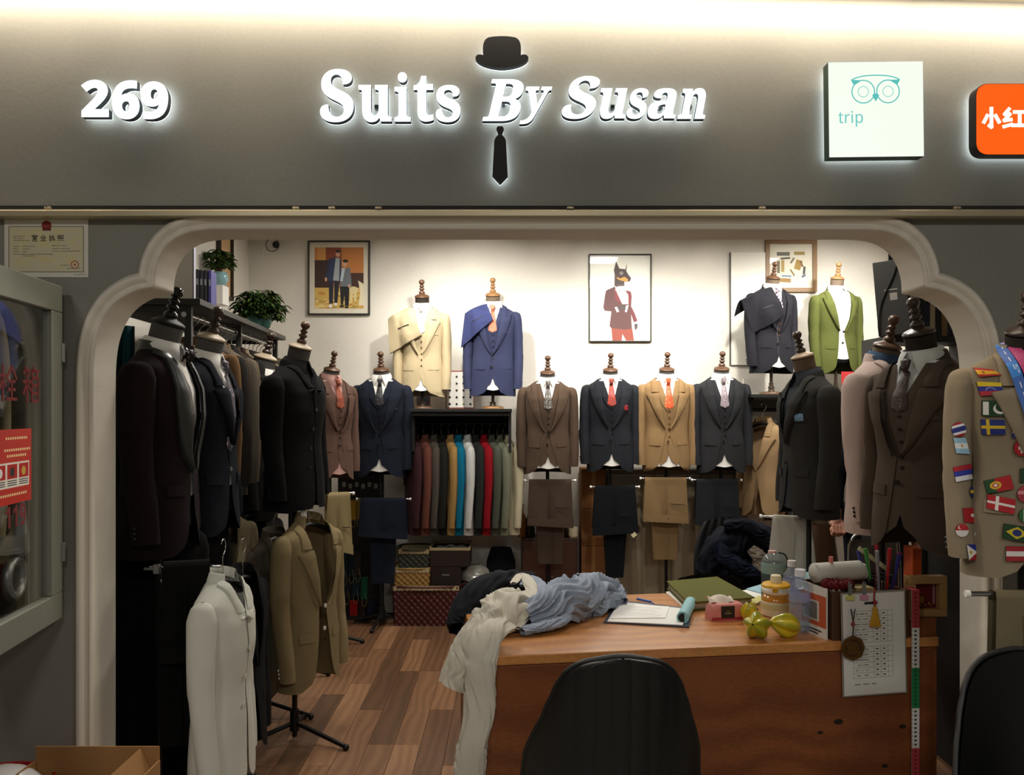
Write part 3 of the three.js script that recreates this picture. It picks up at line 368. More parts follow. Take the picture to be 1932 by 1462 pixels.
// ---------------------------------------------------------------- writing made of strokes (0..100 box, y down)
const GLYPH = {
  small: [[[50, 5], [50, 92], [38, 84]], [[30, 38], [12, 70]], [[70, 38], [90, 70]]],
  red: [[[28, 8], [10, 32], [30, 32]], [[30, 32], [8, 60], [36, 56]], [[6, 88], [38, 78]], [[48, 22], [92, 22]], [[70, 22], [70, 82]], [[42, 82], [98, 82]]],
  ying: [[[5, 14], [95, 14]], [[32, 4], [32, 24]], [[68, 4], [68, 24]], [[10, 42], [10, 30], [90, 30], [90, 42]], [[30, 44], [70, 44], [70, 58], [30, 58], [30, 44]], [[22, 68], [78, 68], [78, 94], [22, 94], [22, 68]]],
  ye: [[[38, 8], [38, 88]], [[62, 8], [62, 88]], [[14, 28], [24, 66]], [[86, 28], [74, 66]], [[4, 90], [96, 90]]],
  zhi: [[[4, 28], [42, 28]], [[24, 6], [24, 92], [14, 84]], [[4, 62], [42, 50]], [[48, 28], [78, 28], [78, 80], [96, 80], [96, 66]], [[62, 6], [60, 50], [44, 94]], [[48, 48], [66, 66]]],
  zhao: [[[8, 10], [36, 10], [36, 58], [8, 58], [8, 10]], [[8, 34], [36, 34]], [[46, 10], [92, 10], [86, 34]], [[66, 10], [46, 36]], [[50, 40], [88, 40], [88, 60], [50, 60], [50, 40]], [[14, 74], [6, 94]], [[36, 74], [38, 92]], [[60, 74], [64, 92]], [[84, 74], [94, 94]]],
  shuan: [[[2, 30], [40, 30]], [[22, 4], [22, 96]], [[22, 34], [4, 66]], [[22, 38], [38, 56]], [[70, 4], [44, 36]], [[70, 4], [98, 36]], [[54, 44], [88, 44]], [[52, 66], [90, 66]], [[71, 44], [71, 92]], [[44, 92], [98, 92]]],
  xiang: [[[20, 2], [8, 20]], [[14, 10], [44, 10]], [[28, 12], [34, 22]], [[66, 2], [54, 20]], [[60, 10], [94, 10]], [[76, 12], [82, 22]], [[4, 42], [46, 42]], [[26, 26], [26, 98]], [[26, 46], [6, 76]], [[28, 50], [44, 66]], [[54, 30], [92, 30], [92, 96], [54, 96], [54, 30]], [[54, 52], [92, 52]], [[54, 74], [92, 74]]],
  fang: [[[50, 4], [54, 18]], [[6, 26], [94, 26]], [[46, 26], [42, 60], [12, 94]], [[44, 48], [82, 48], [76, 92], [60, 86]]],
  fa: [[[12, 12], [24, 22]], [[6, 38], [18, 46]], [[8, 94], [26, 62]], [[44, 22], [90, 22]], [[66, 4], [66, 46]], [[36, 46], [98, 46]], [[62, 48], [42, 86], [88, 80]], [[78, 66], [92, 94]]],
};
function inkGlyph(c, name, x, y, w, h, lw) { c.lineWidth = lw; c.lineJoin = 'miter'; for (const s of GLYPH[name]) { c.beginPath(); s.forEach(([a, b], i) => (i ? c.lineTo(x + a * w / 100, y + b * h / 100) : c.moveTo(x + a * w / 100, y + b * h / 100))); c.stroke(); } }
function glyphGeo(name, w, h, lw, depth) { const l = []; for (const s of GLYPH[name]) for (let i = 1; i < s.length; i++) { const a = s[i - 1], b = s[i], dx = (b[0] - a[0]) / 100 * w, dy = -(b[1] - a[1]) / 100 * h, L = Math.hypot(dx, dy); l.push(box(L + lw * .7, lw, depth, [((a[0] + b[0]) / 200 - .5) * w, (.5 - (a[1] + b[1]) / 200) * h, 0], [0, 0, Math.atan2(dy, dx)])); } return merge(l); }
// ---------------------------------------------------------------- lit sign on the fascia
const FL = new FontLoader();
const serif = await FL.loadAsync('fonts/droid/droid_serif_bold.typeface.json'), sans = await FL.loadAsync('fonts/droid/droid_sans_bold.typeface.json');
const COOL = new THREE.Color(.80, .92, 1.0);
const faceM = new THREE.MeshStandardMaterial({ color: 0xdddddd, emissive: COOL, emissiveIntensity: 1.6, roughness: .5 }), haloM = new THREE.MeshStandardMaterial({ color: 0x222222, emissive: COOL, emissiveIntensity: LV.halo, roughness: .6 });
const sideM = std(0x3a4145, .6), signBlack = std(0x0d0d0c, .7);
function signShape(name, label, cat, group, shapes, x0, x1, y0, y1, face, slant = 0, bold = 0) {
  const d = 2.878, a = at(x0, y1, d), b = at(x1, y0, d);
  let g = new THREE.ShapeGeometry(shapes, 10); if (slant) { const P = g.attributes.position; for (let i = 0; i < P.count; i++) P.setX(i, P.getX(i) + P.getY(i) * slant); } g.computeBoundingBox(); const bb = g.boundingBox, sx = (b.x - a.x) / (bb.max.x - bb.min.x), sy = (b.y - a.y) / (bb.max.y - bb.min.y);
  const o = thing(name, label, cat, [(a.x + b.x) / 2, a.y, -2.93], 0, group);
  const mk = (dep, z, shrink = 1) => { const e = new THREE.ExtrudeGeometry(shapes, { depth: 1, bevelEnabled: bold > 0, bevelThickness: .001, bevelSize: bold, bevelSegments: 1, curveSegments: 10 }); const P = e.attributes.position; for (let i = 0; i < P.count; i++) { const px = P.getX(i) + P.getY(i) * slant, py = P.getY(i); P.setXYZ(i, (px - (bb.min.x + bb.max.x) / 2) * sx, (py - bb.min.y) * sy, z + P.getZ(i) * dep); } e.computeVertexNormals(); return e; };
  mesh('rim', mk(.026, .0225), sideM, o); mesh('face', mk(.003, .049), face, o); mesh('back_light', mk(.002, .020), haloM, o); mesh('stand_off', box(.012, .012, .022, [0, (b.y - a.y) / 2, .011]), sideM, o); return o;
}
const ord = ['first', 'second', 'third', 'fourth', 'fifth'];
[['S', 604.6, 666, 131, 229], ['u', 677, 738, 161, 229], ['i', 745, 774, 137, 228], ['t', 781, 817, 144, 228], ['s', 823, 868, 161, 229]].forEach(([c, a, b, t, u], i) => signShape('sign_letter', `glowing white upright letter ${c}, ${ord[i]} in the sign's first word`, 'sign letter', 'glowing letters of the shop sign', serif.generateShapes(c, 1), a, b, t, u, faceM, 0, .010));
[['B', 911, 987, 150, 227], ['y', 981, 1041, 164, 233]].forEach(([c, a, b, t, u], i) => signShape('sign_letter', `glowing white italic letter ${c} between the hat and the tie`, 'sign letter', 'glowing letters of the shop sign', serif.generateShapes(c, 1), a, b, t, u, faceM, .24, .010));
[['S', 1061, 1131, 144, 223], ['u', 1133, 1183, 167, 223], ['s', 1183, 1223, 167, 223], ['a', 1223, 1276, 167, 223], ['n', 1279, 1331, 167, 223]].forEach(([c, a, b, t, u], i) => signShape('sign_letter', `glowing white italic letter ${c}, ${ord[i]} in the sign's last word`, 'sign letter', 'glowing letters of the shop sign', serif.generateShapes(c, 1), a, b, t, u, faceM, .24, .010));
[['2', 155, 203, 152, 219], ['6', 213, 261, 153, 223], ['9', 267, 315, 155, 223]].forEach(([c, a, b, t, u]) => signShape('sign_digit', `glowing white digit ${{ 2: 'two', 6: 'six', 9: 'nine' }[c]} of the shop number`, 'sign digit', 'glowing shop number', sans.generateShapes(c, 1), a, b, t, u, faceM, 0, .022));
{
  const h = new THREE.Shape(); h.moveTo(-.5, .18); h.bezierCurveTo(-.5, .28, -.38, .26, -.355, .24); h.bezierCurveTo(-.37, .42, -.36, .58, -.22, .6); h.bezierCurveTo(-.1, .625, .1, .625, .22, .6); h.bezierCurveTo(.36, .58, .37, .42, .355, .24); h.bezierCurveTo(.38, .26, .5, .28, .5, .18); h.bezierCurveTo(.46, .08, .2, 0, 0, 0); h.bezierCurveTo(-.2, 0, -.46, .08, -.5, .18);
  signShape('sign_hat', 'black bowler hat silhouette glowing at its edge above the sign', 'sign emblem', null, [h], 897, 997, 68, 127, signBlack);
  const t = new THREE.Shape(); [[-.16, 1], [.16, 1], [.24, .96], [.1, .86], [.3, .80], [.38, .75], [.5, .14], [0, 0], [-.5, .14], [-.38, .75], [-.3, .80], [-.1, .86], [-.24, .96]].forEach(([x, y], i) => (i ? t.lineTo(x, y) : t.moveTo(x, y))); t.closePath();
  signShape('sign_tie', 'black necktie silhouette glowing at its edge below the sign', 'sign emblem', null, [t], 929, 958, 238, 346, signBlack);
}
// square light box with the owl emblem
{
  const d = 2.862, a = at(1565, 295.5, d), b = at(1744, 116, d), w = b.x - a.x, h = b.y - a.y;
  const tex = canvas(512, 512, (c) => {
    c.fillStyle = '#f6fff0'; c.fillRect(0, 0, 512, 512); c.strokeStyle = '#55bdb8'; c.fillStyle = '#55bdb8'; c.lineWidth = 6;
    for (const x of [188, 322]) { c.beginPath(); c.arc(x, 160, 61, 0, 7); c.stroke(); c.lineWidth = 3; c.beginPath(); c.arc(x, 160, 28, 0, 7); c.stroke(); c.lineWidth = 6; }
    c.beginPath(); c.moveTo(124, 98); c.quadraticCurveTo(160, 72, 255, 72); c.quadraticCurveTo(350, 72, 386, 98); c.stroke();
    c.beginPath(); c.moveTo(122, 96); c.lineTo(182, 98); c.lineTo(138, 126); c.fill(); c.beginPath(); c.moveTo(388, 96); c.lineTo(328, 98); c.lineTo(372, 126); c.fill();
    c.beginPath(); c.moveTo(236, 180); c.quadraticCurveTo(255, 160, 274, 180); c.lineTo(255, 214); c.fill(); c.fillStyle = '#6cc6c2'; c.font = '88px sans-serif'; c.fillText('trip', 50, 328);
  });
  const o = thing('owl_sign', 'square glowing pale sign with a teal owl-eyes emblem', 'lit sign', [(a.x + b.x) / 2, a.y, -2.93]); o.rotation.z = .012;
  mesh('casing', box(w, h, .045, [0, h / 2, .0425]), std(0x1d3324, .5), o); const f = new THREE.PlaneGeometry(w * .998, h * .998); f.translate(0, h / 2, .0656); mesh('face', f, new THREE.MeshStandardMaterial({ color: 0x111111, emissive: 0xffffff, emissiveMap: tex, emissiveIntensity: 1.0, roughness: .4 }), o);
  mesh('back_light', box(w * .97, h * .97, .002, [0, h / 2, .018]), haloM, o); mesh('stand_off', box(.05, .05, .018, [0, h / 2, .009]), sideM, o);
}
// orange rounded light box at the right edge
{
  const d = 2.862, a = at(1842, 292, d), b = at(2052, 157, d), w = b.x - a.x, h = b.y - a.y, r = .042;
  const rr = (k) => { const s = new THREE.Shape(), W = w / 2 - k, Hh = h / 2 - k, q = r - k; s.moveTo(-W + q, -Hh); s.lineTo(W - q, -Hh); s.quadraticCurveTo(W, -Hh, W, -Hh + q); s.lineTo(W, Hh - q); s.quadraticCurveTo(W, Hh, W - q, Hh); s.lineTo(-W + q, Hh); s.quadraticCurveTo(-W, Hh, -W, Hh - q); s.lineTo(-W, -Hh + q); s.quadraticCurveTo(-W, -Hh, -W + q, -Hh); return s; };
  const ex = (k, dep, z) => { const g = new THREE.ExtrudeGeometry(rr(k), { depth: dep, bevelEnabled: false, curveSegments: 10 }); g.translate(0, h / 2, z); return g; };
  const o = thing('orange_sign', 'orange rounded light box with white characters at the right end', 'lit sign', [(a.x + b.x) / 2, a.y, -2.93]);
  mesh('casing', ex(0, .045, .02), std(0x1c1410, .5), o); mesh('face', ex(.002, .002, .065), new THREE.MeshStandardMaterial({ color: 0x331000, emissive: 0xff5a08, emissiveIntensity: 1.15, roughness: .4 }), o); mesh('back_light', ex(.006, .002, .017), haloM, o); mesh('stand_off', box(.05, .05, .018, [0, h / 2, .009]), sideM, o);
  const wm = new THREE.MeshStandardMaterial({ color: 0xffffff, emissive: 0xfff4ea, emissiveIntensity: 1.2 });
  [['small', 1852, 1889, 202, 243], ['red', 1891, 1938, 202, 244]].forEach(([n, x0, x1, y0, y1]) => { const p = at(x0, y1, 2.862), q = at(x1, y0, 2.862); const g = glyphGeo(n, q.x - p.x, q.y - p.y, .0105, .003); g.translate((p.x + q.x) / 2 - (a.x + b.x) / 2, (p.y + q.y) / 2 - a.y, .068); mesh('character', g, wm, o); });
}
// ---------------------------------------------------------------- licence sheet on the grey wall
{
  const a = at(8, 523, 2.945), b = at(166, 414, 2.945), w = b.x - a.x, h = b.y - a.y, q = rng(31);
  const tex = canvas(640, 448, (c) => {
    c.fillStyle = '#d9d6cc'; c.fillRect(0, 0, 640, 448); c.fillStyle = '#cfc9ac'; c.fillRect(34, 54, 570, 352); c.strokeStyle = '#6d6a4c'; c.lineWidth = 6; c.strokeRect(34, 54, 570, 352);
    for (let i = 0; i < 70; i++) { c.fillStyle = `rgba(${200 + q() * 30},${190 + q() * 30},120,.16)`; c.beginPath(); c.ellipse(60 + q() * 510, 80 + q() * 300, 20 + q() * 40, 8 + q() * 20, 0, 0, 7); c.fill(); }
    c.fillStyle = '#8e2b25'; c.beginPath(); c.arc(322, 46, 38, 0, 7); c.fill(); c.fillStyle = '#6d1c1a'; c.fillRect(290, 62, 66, 24); c.strokeStyle = '#3f3d2e';
    ['ying', 'ye', 'zhi', 'zhao'].forEach((n, i) => inkGlyph(c, n, 206 + i * 66, 118, 50, 52, 6)); c.fillStyle = '#55523f';
    for (const [x, y, L] of [[68, 128, 90], [68, 144, 78], [68, 160, 122], [68, 206, 40], [140, 206, 96], [68, 226, 30], [140, 226, 60], [68, 246, 40], [140, 246, 36], [68, 266, 300], [140, 280, 90], [362, 200, 60], [432, 200, 40], [362, 222, 60], [432, 222, 66], [362, 242, 60], [432, 242, 150], [430, 352, 70], [480, 376, 96], [530, 424, 84]]) for (let x0 = x; x0 < x + L; x0 += 9) c.fillRect(x0, y, 5 + q() * 3, 5);
    c.strokeStyle = '#b4503c'; c.lineWidth = 7; c.beginPath(); c.arc(538, 350, 28, 0, 7); c.stroke(); c.fillStyle = '#b4503c'; c.beginPath(); c.arc(538, 350, 9, 0, 7); c.fill();
  });
  const o = thing('licence_sheet', 'framed-look cream business licence sheet taped to the grey wall', 'certificate', [(a.x + b.x) / 2, a.y, -2.9485]); mesh('sheet', box(w, h, .002, [0, h / 2, .001]), M.paper, o); const f = new THREE.PlaneGeometry(w, h); f.translate(0, h / 2, .0023); mesh('print', f, std(0xffffff, .6, { map: tex }), o);
}
// ---------------------------------------------------------------- hangers, hanging garments, trousers
function hangerGeoms() { const wood = sheet(20, 8, (u, v) => { const x = lerp(-.155, .155, u), a = v * Math.PI * 2, r = .012 + .006 * Math.abs(2 * u - 1); return [x, .640 + .055 * (1 - Math.pow(Math.abs(2 * u - 1), 1.5)) + r * .8 * Math.cos(a), .012 * Math.pow(Math.abs(2 * u - 1), 2) + r * .7 * Math.sin(a), u * .3, v * .04]; }); const hook = tube([[0, .70, 0], [0, .775, 0], [.004, .79, 0], [.022, .805, 0], [.030, .825, 0], [.018, .845, 0], [-.004, .845, 0], [-.015, .832, 0]], .0022, 26, 6); return { wood, hook }; }
const HG = hangerGeoms();
const hangerWood = std(0xc08a3e, .45), hangerBlack = std(0x121212, .4);
function hanger(P, turn, s, mat, label, group) { const h = thing('clothes_hanger', label, 'hanger', P, turn, group); h.scale.set(s, s, s); mesh('shoulder_bar', HG.wood, mat, h); mesh('hook', HG.hook, M.chrome, h); return h; }
function hung(o) { // a jacket on a hanger; o.P is the point under it at hem height
  if (o.hanger !== false) hanger(o.P, o.turn, o.s, o.hangerMat || hangerBlack, o.hangerLabel || 'black hanger with steel hook on the rail', o.hangerGroup);
  const g = thing(o.name || 'hanging_jacket', o.label, o.cat || 'jacket', o.P, o.turn, o.group); g.scale.set(o.s * (o.wx || 1), o.s, o.s * (o.wz || .42)); jacket(g, { lo: !o.full, peak: false, ...o, seed: o.seed || 1 }); return g;
}
function hungAt(px, y0, y1, d, turn, o) { const a = at(px, y0, d), b = at(px, y1, d); return hung({ P: [a.x, b.y, -d], s: (a.y - b.y) / .735, turn: R(turn), ...o }); }
// trousers folded over a bar
function barTrousers(o) {
  const top = at(o.px, o.y0, o.d), k = o.d / F, w = o.w * k, h = o.h * k, m = cloth(o.color), g = thing('hanging_trousers', o.label, 'trousers', [top.x, top.y, -o.d], R(o.turn || 0), o.group);
  const hb = (o.back || o.h * .9) * k, tw = o.flare ?? 1.06, th = o.th || .022;
  const prf = (v) => { if (v < .45) { const t = v / .45; return [th + .012 * (1 - t), lerp(-h, -.012, t)]; } if (v < .55) { const a = (v - .45) / .1 * Math.PI; return [th * Math.cos(a), .004 * Math.sin(a)]; } const t = (v - .55) / .45; return [-th, lerp(-.004, -hb, t)]; };
  mesh('drape', sheet(18, 36, (u, v) => { const [z, y] = prf(v), q = clamp(-y / h, 0, 1), x = (u - .5) * w * lerp(.97, tw, q); return [x + (o.skew || 0) * q * w, y - (v < .45 ? (o.drop || 0) * k * (u - .5) * q : 0), z + (z > 0 ? 1 : -1) * (.005 * Math.sin(u * 13 + y * 6) * q + .012 * q * (1 - Math.pow(2 * u - 1, 2))) - .010 * Math.exp(-Math.pow((u - .48) / .03, 2)) * q * (z > 0 ? 1 : 0), x, y]; }), m, g);
  mesh('waistband', sheet(18, 4, (u, v) => { const t = lerp(-.004, .16, v), [z, y] = prf(t * .45), q = clamp(-y / h, 0, 1), x = (u - .5) * w * lerp(.97, tw, q) * 1.005; return [x + (o.skew || 0) * q * w, y - (o.drop || 0) * k * (u - .5) * q - (v === 0 ? .004 : 0), z + .017 * q * (1 - Math.pow(2 * u - 1, 2)) + .005 * q + .0045, x, y]; }), m, g);
  mesh('fly', box(.006, h * .62, .006, [-.004 + (o.skew || 0) * w * .5, -h * .5, th + .018]), m, g); mesh('button', ball(.006, [w * .04, -h * .93, th + .034], [1, 1, .5], 8, 6), M.button, g);
  for (const s of o.pock || [1]) mesh('pocket_welt', box(w * .34, .004, .004, [s * w * .27, -h * .6, th + .024], [0, 0, -.06 * s]), M.black, g);
  if (o.leg) { const lh = o.leg * k, lw = (o.legW || o.w * .62) * k, ox = (o.legX || 0) * k; mesh('leg', sheet(24, 14, (u, v) => { const a = u * Math.PI * 2, ww = lerp(lw, lw * (o.taper || .85), v) / 2, e = v === 0 || v === 1 ? (v === 0 ? .8 : 1) : 1, c = Math.cos(a), s = Math.sin(a); return [ox + ww * e * Math.sign(c) * Math.pow(Math.abs(c), .7), lerp(-h * .82, -h - lh, v), .026 * Math.sign(s) * Math.pow(Math.abs(s), .8) + .004 * Math.sin(u * 19) - .006, u * .3, v * lh]; }), m, g); mesh('crease', box(.003, lh * .98, .004, [ox + lw * .08, -h - lh * .5, .024]), m, g); }
  if (o.bar !== false) { const b = thing('trouser_bar', o.barLabel || `chrome bar holding the ${o.label.split(' trousers')[0]} trousers`, 'bar', [top.x, top.y - .006, -o.d], R(o.turn || 0), 'chrome trouser bars on the dummy poles'); const bw = (o.bw || w + .05); mesh('rod', rod([-bw / 2, 0, 0], [bw / 2, 0, 0], .0075), M.chrome, b); for (const s of [-1, 1]) mesh('end_cap', cyl(.010, .010, .012, [s * bw / 2, 0, 0], [0, 0, Math.PI / 2], 12), M.whiteP, b); }
  return g;
}
// ---------------------------------------------------------------- left wall: rack with shelf
{
  const near = V(-1.364, 2.08, -3.94), far = V(-1.512, 2.08, -6.02), dir = far.clone().sub(near), L = dir.length(), turn = Math.atan2(-dir.x, -dir.z);
  const o = thing('clothes_rack', 'long dark rack with a top shelf along the left wall', 'clothes rack', [near.x, 0, near.z], turn);   // local -z runs away from the camera, local -x towards the wall
  mesh('shelf', box(.50, .028, L, [-.25, 2.066, -L / 2], [0, 0, 0], .003), M.darkshelf, o);
  for (const z of [-.04, -1.0, -L + .05]) { mesh('post', box(.03, 2.05, .03, [-.06, 1.027, z], [0, 0, 0], .002), M.darkshelf, o); mesh('post', box(.03, 2.05, .03, [-.47, 1.027, z], [0, 0, 0], .002), M.darkshelf, o); mesh('cross_bar', box(.42, .025, .025, [-.26, 2.035, z]), M.darkshelf, o); }
  mesh('rail', rod([-.075, 2.012, -.02], [-.075, 2.012, -L + .03], .012), M.chrome, o);
  const q = rng(77), cols = [[0x3b2b24, 'dark brown'], [0x8a6a48, 'camel'], [0x6f6659, 'grey beige'], [0x4a4238, 'taupe'], [0x8b8578, 'pale grey'], [0x55483a, 'brown'], [0x2e2c2b, 'charcoal'], [0x9a8a6e, 'sand'], [0x3e3a37, 'dark grey'], [0x77654f, 'light brown']];
  const words = ['nearest', 'second', 'third', 'fourth', 'fifth', 'sixth', 'seventh', 'eighth', 'ninth', 'tenth', 'eleventh', 'twelfth', 'thirteenth', 'fourteenth', 'fifteenth', 'sixteenth', 'seventeenth', 'eighteenth'];
  for (let i = 0; i < 18; i++) { const z = -.16 - i * .105, w = V(-.075, 0, z).applyAxisAngle(V(0, 1, 0), turn).add(V(near.x, 0, near.z)), c = cols[(i * 7 + (i > 8 ? 3 : 1)) % 10], s = 1.0; hung({ P: [w.x, 2.03 - .85 * s, w.z], s, turn: turn + R(i % 2 ? 4 : -4) + R(-8), color: c[0], label: `${c[1]} jacket hanging ${words[i]} along the left rack`, hangerMat: hangerWood, hangerLabel: `varnished wooden hanger of the ${words[i]} jacket along the left rack`, hangerGroup: 'wooden hangers on the left rack', group: 'jackets on the left rack', wz: .36, yb: .36, cuffs: false, seed: i * 2.3 }); }
  // things on the shelf
  const w2 = (lx, lz, y = 2.0805) => V(lx, y, lz).applyAxisAngle(V(0, 1, 0), turn).add(V(near.x, 0, near.z));
  { const p = at(368, 0, 4.12); const b = one('white_board', merge(box(.56, .36, .022, [0, .18, 0], [0, 0, 0], .002)), std(0xe8e4da, .8), 'white foam board standing on the left shelf', 'board', null, [p.x - .285, 2.081, -4.12]); const e = mesh('edge_tape', box(.006, .355, .025, [.281, .18, 0]), std(0x9a9aa6, .8, {}), b); }
  [[0x15161c, 0], [0x1c1d24, 1], [0x17181f, 2], [0x3c3a78, 3]].forEach(([c, i]) => { const b = thing('binder', ['black binder against the white board on the shelf', 'second black binder on the left shelf', 'third black binder beside the purple one', 'purple binder on the left shelf'][i], 'binder', [at(372 + i * 6 + (i > 2 ? 1 : 0), 0, 4.35).x, 2.081, -4.35 - i * .012], R(4), 'binders on the left shelf'); mesh('cover', box(.0145, .19, .10, [0, .095, -.05], [0, 0, 0], .002), std(c, .5), b); mesh('spine_label', box(.009, .03, .0012, [0, .13, .0002]), std(0x8a8a90, .7), b); });
  // potted plants
  const leafA = cloth(0x2c4620, .6, 'plain'), leafB = cloth(0x3f5d29, .55, 'plain'), leafC = cloth(0x55692f, .55, 'plain'), stemM = std(0x6a4a2a, .8);
  const leaf = (L, W) => sheet(4, 8, (u, v) => { const w = W * Math.sin(Math.PI * Math.pow(v, .8)) * .5 + .0005, x = (u - .5) * 2 * w; return [x, .004 - L * .35 * v * v - Math.abs(x) * -.25, L * v, u, v]; });
  function plant(name, label, P, n, R0, H0, seed, L, W, potParts) {
    const g = thing(name, label, 'plant', P); potParts(g); const q = rng(seed), sets = [[], [], []], stems = [];
    for (let i = 0; i < n; i++) { const a = q() * 6.283, e = Math.acos(1 - q() * 1.55), r = R0 * (.55 + .45 * q()), c = V(r * Math.sin(e) * Math.cos(a), H0 + r * .82 * Math.cos(e), r * Math.sin(e) * Math.sin(a)); const k = 3 + Math.floor(q() * 3); for (let j = 0; j < k; j++) { const lg = leaf(L * (.75 + .5 * q()), W * (.8 + .4 * q())); lg.rotateX(.35 - q() * .5); lg.rotateY(a * .0 + j * 6.283 / k + q()); lg.rotateX(-.25 + q() * .3); lg.translate(c.x, c.y, c.z); sets[Math.floor(q() * 3)].push(lg); } if (i % 4 === 0) stems.push(tube([[0, H0 - R0 * .75, 0], [c.x * .4, H0 - R0 * .2, c.z * .4], c], .0025, 8, 5)); }
    const m = mesh('stems', merge(stems), stemM, g); [leafA, leafB, leafC].forEach((mt, i) => { const f = mesh('foliage', merge(sets[i]), mt, g); f.userData.kind = 'stuff'; }); return g;
  }
  plant('potted_plant', 'bushy green plant in a teal glazed bowl on the left shelf', [at(489, 0, 5.5).x, 2.081, -5.5], 240, .150, .125, 41, .060, .017, (g) => { mesh('pot', lathe([[.001, .0], [.05, .0], [.066, .015], [.078, .05], [.080, .078], [.083, .086], [.079, .088], [.074, .07], [.001, .068]], 30), std(0x4f8078, .2), g); mesh('soil', cyl(.074, .074, .006, [0, .070, 0]), std(0x2a1d14, .95), g); });
  { const P = [-1.955, 2.425, -6.05]; const sh = one('wall_pedestal', box(.13, .13, .13, [0, -.065, 0], [0, 0, 0], .006), M.whiteP, 'small white block shelf on the left wall', 'shelf', null, [-1.985, 2.42, -6.05]);
    plant('potted_plant', 'leafy plant in a clear glass bowl high on the left wall', [-1.965, 2.42, -6.05], 55, .11, .16, 52, .055, .024, (g) => { mesh('bowl', lathe([[.001, .001], [.035, .001], [.056, .03], [.060, .06], [.048, .092], [.044, .092], [.055, .06], [.052, .032], [.001, .006]], 26), std(0x8fb8bf, .08, { transparent: false }), g); }); }
  // picture frame on the left wall
  const pf = thing('framed_picture', 'wood-framed picture on the left wall behind the plant', 'picture', [XWL + .002, 2.38, -6.42], R(90)); mesh('frame', merge(box(.30, .022, .03, [0, .011, .015]), box(.30, .022, .03, [0, .49, .015]), box(.022, .50, .03, [-.14, .25, .015]), box(.022, .50, .03, [.14, .25, .015])), std(0x2a221b, .5), pf); mesh('print', box(.26, .46, .006, [0, .25, .008]), std(0xcaa77c, .7), pf);
}
// wire ornament on the back wall under the ceiling
{ const p = at(514, 462, 7.0); const g = thing('wire_lamp', 'small black wire ornament high on the back wall corner', 'ornament', [p.x, p.y, -7.02]); mesh('hub', ball(.028, [.03, 0, .03]), M.black, g); mesh('ring', xf(new THREE.TorusGeometry(.05, .003, 8, 28), { p: [0, 0, .02] }), M.blackmetal, g); for (const s of [-1, 1]) mesh('strand', tube([[s * .05, 0, .02], [s * .07, -.04, .015], [s * .075, -.09, .01]], .002, 10, 5), M.whiteP, g); mesh('bracket', rod([.03, 0, -.025], [.03, 0, .03], .008), M.black, g); }
// teal curtain just inside the left jamb
one('curtain', sheet(40, 20, (u, v) => { const x = lerp(0, .19, u); return [x, v * 1.92, .016 * Math.sin(u * 24 + v * .6) + .004 * Math.sin(u * 51), u * .6, v * 2]; }), cloth(0x0f3b40, .9, 'plain'), 'dark teal curtain hanging just inside the left jamb', 'curtain', null, [-1.75, 0.02, -3.72]);
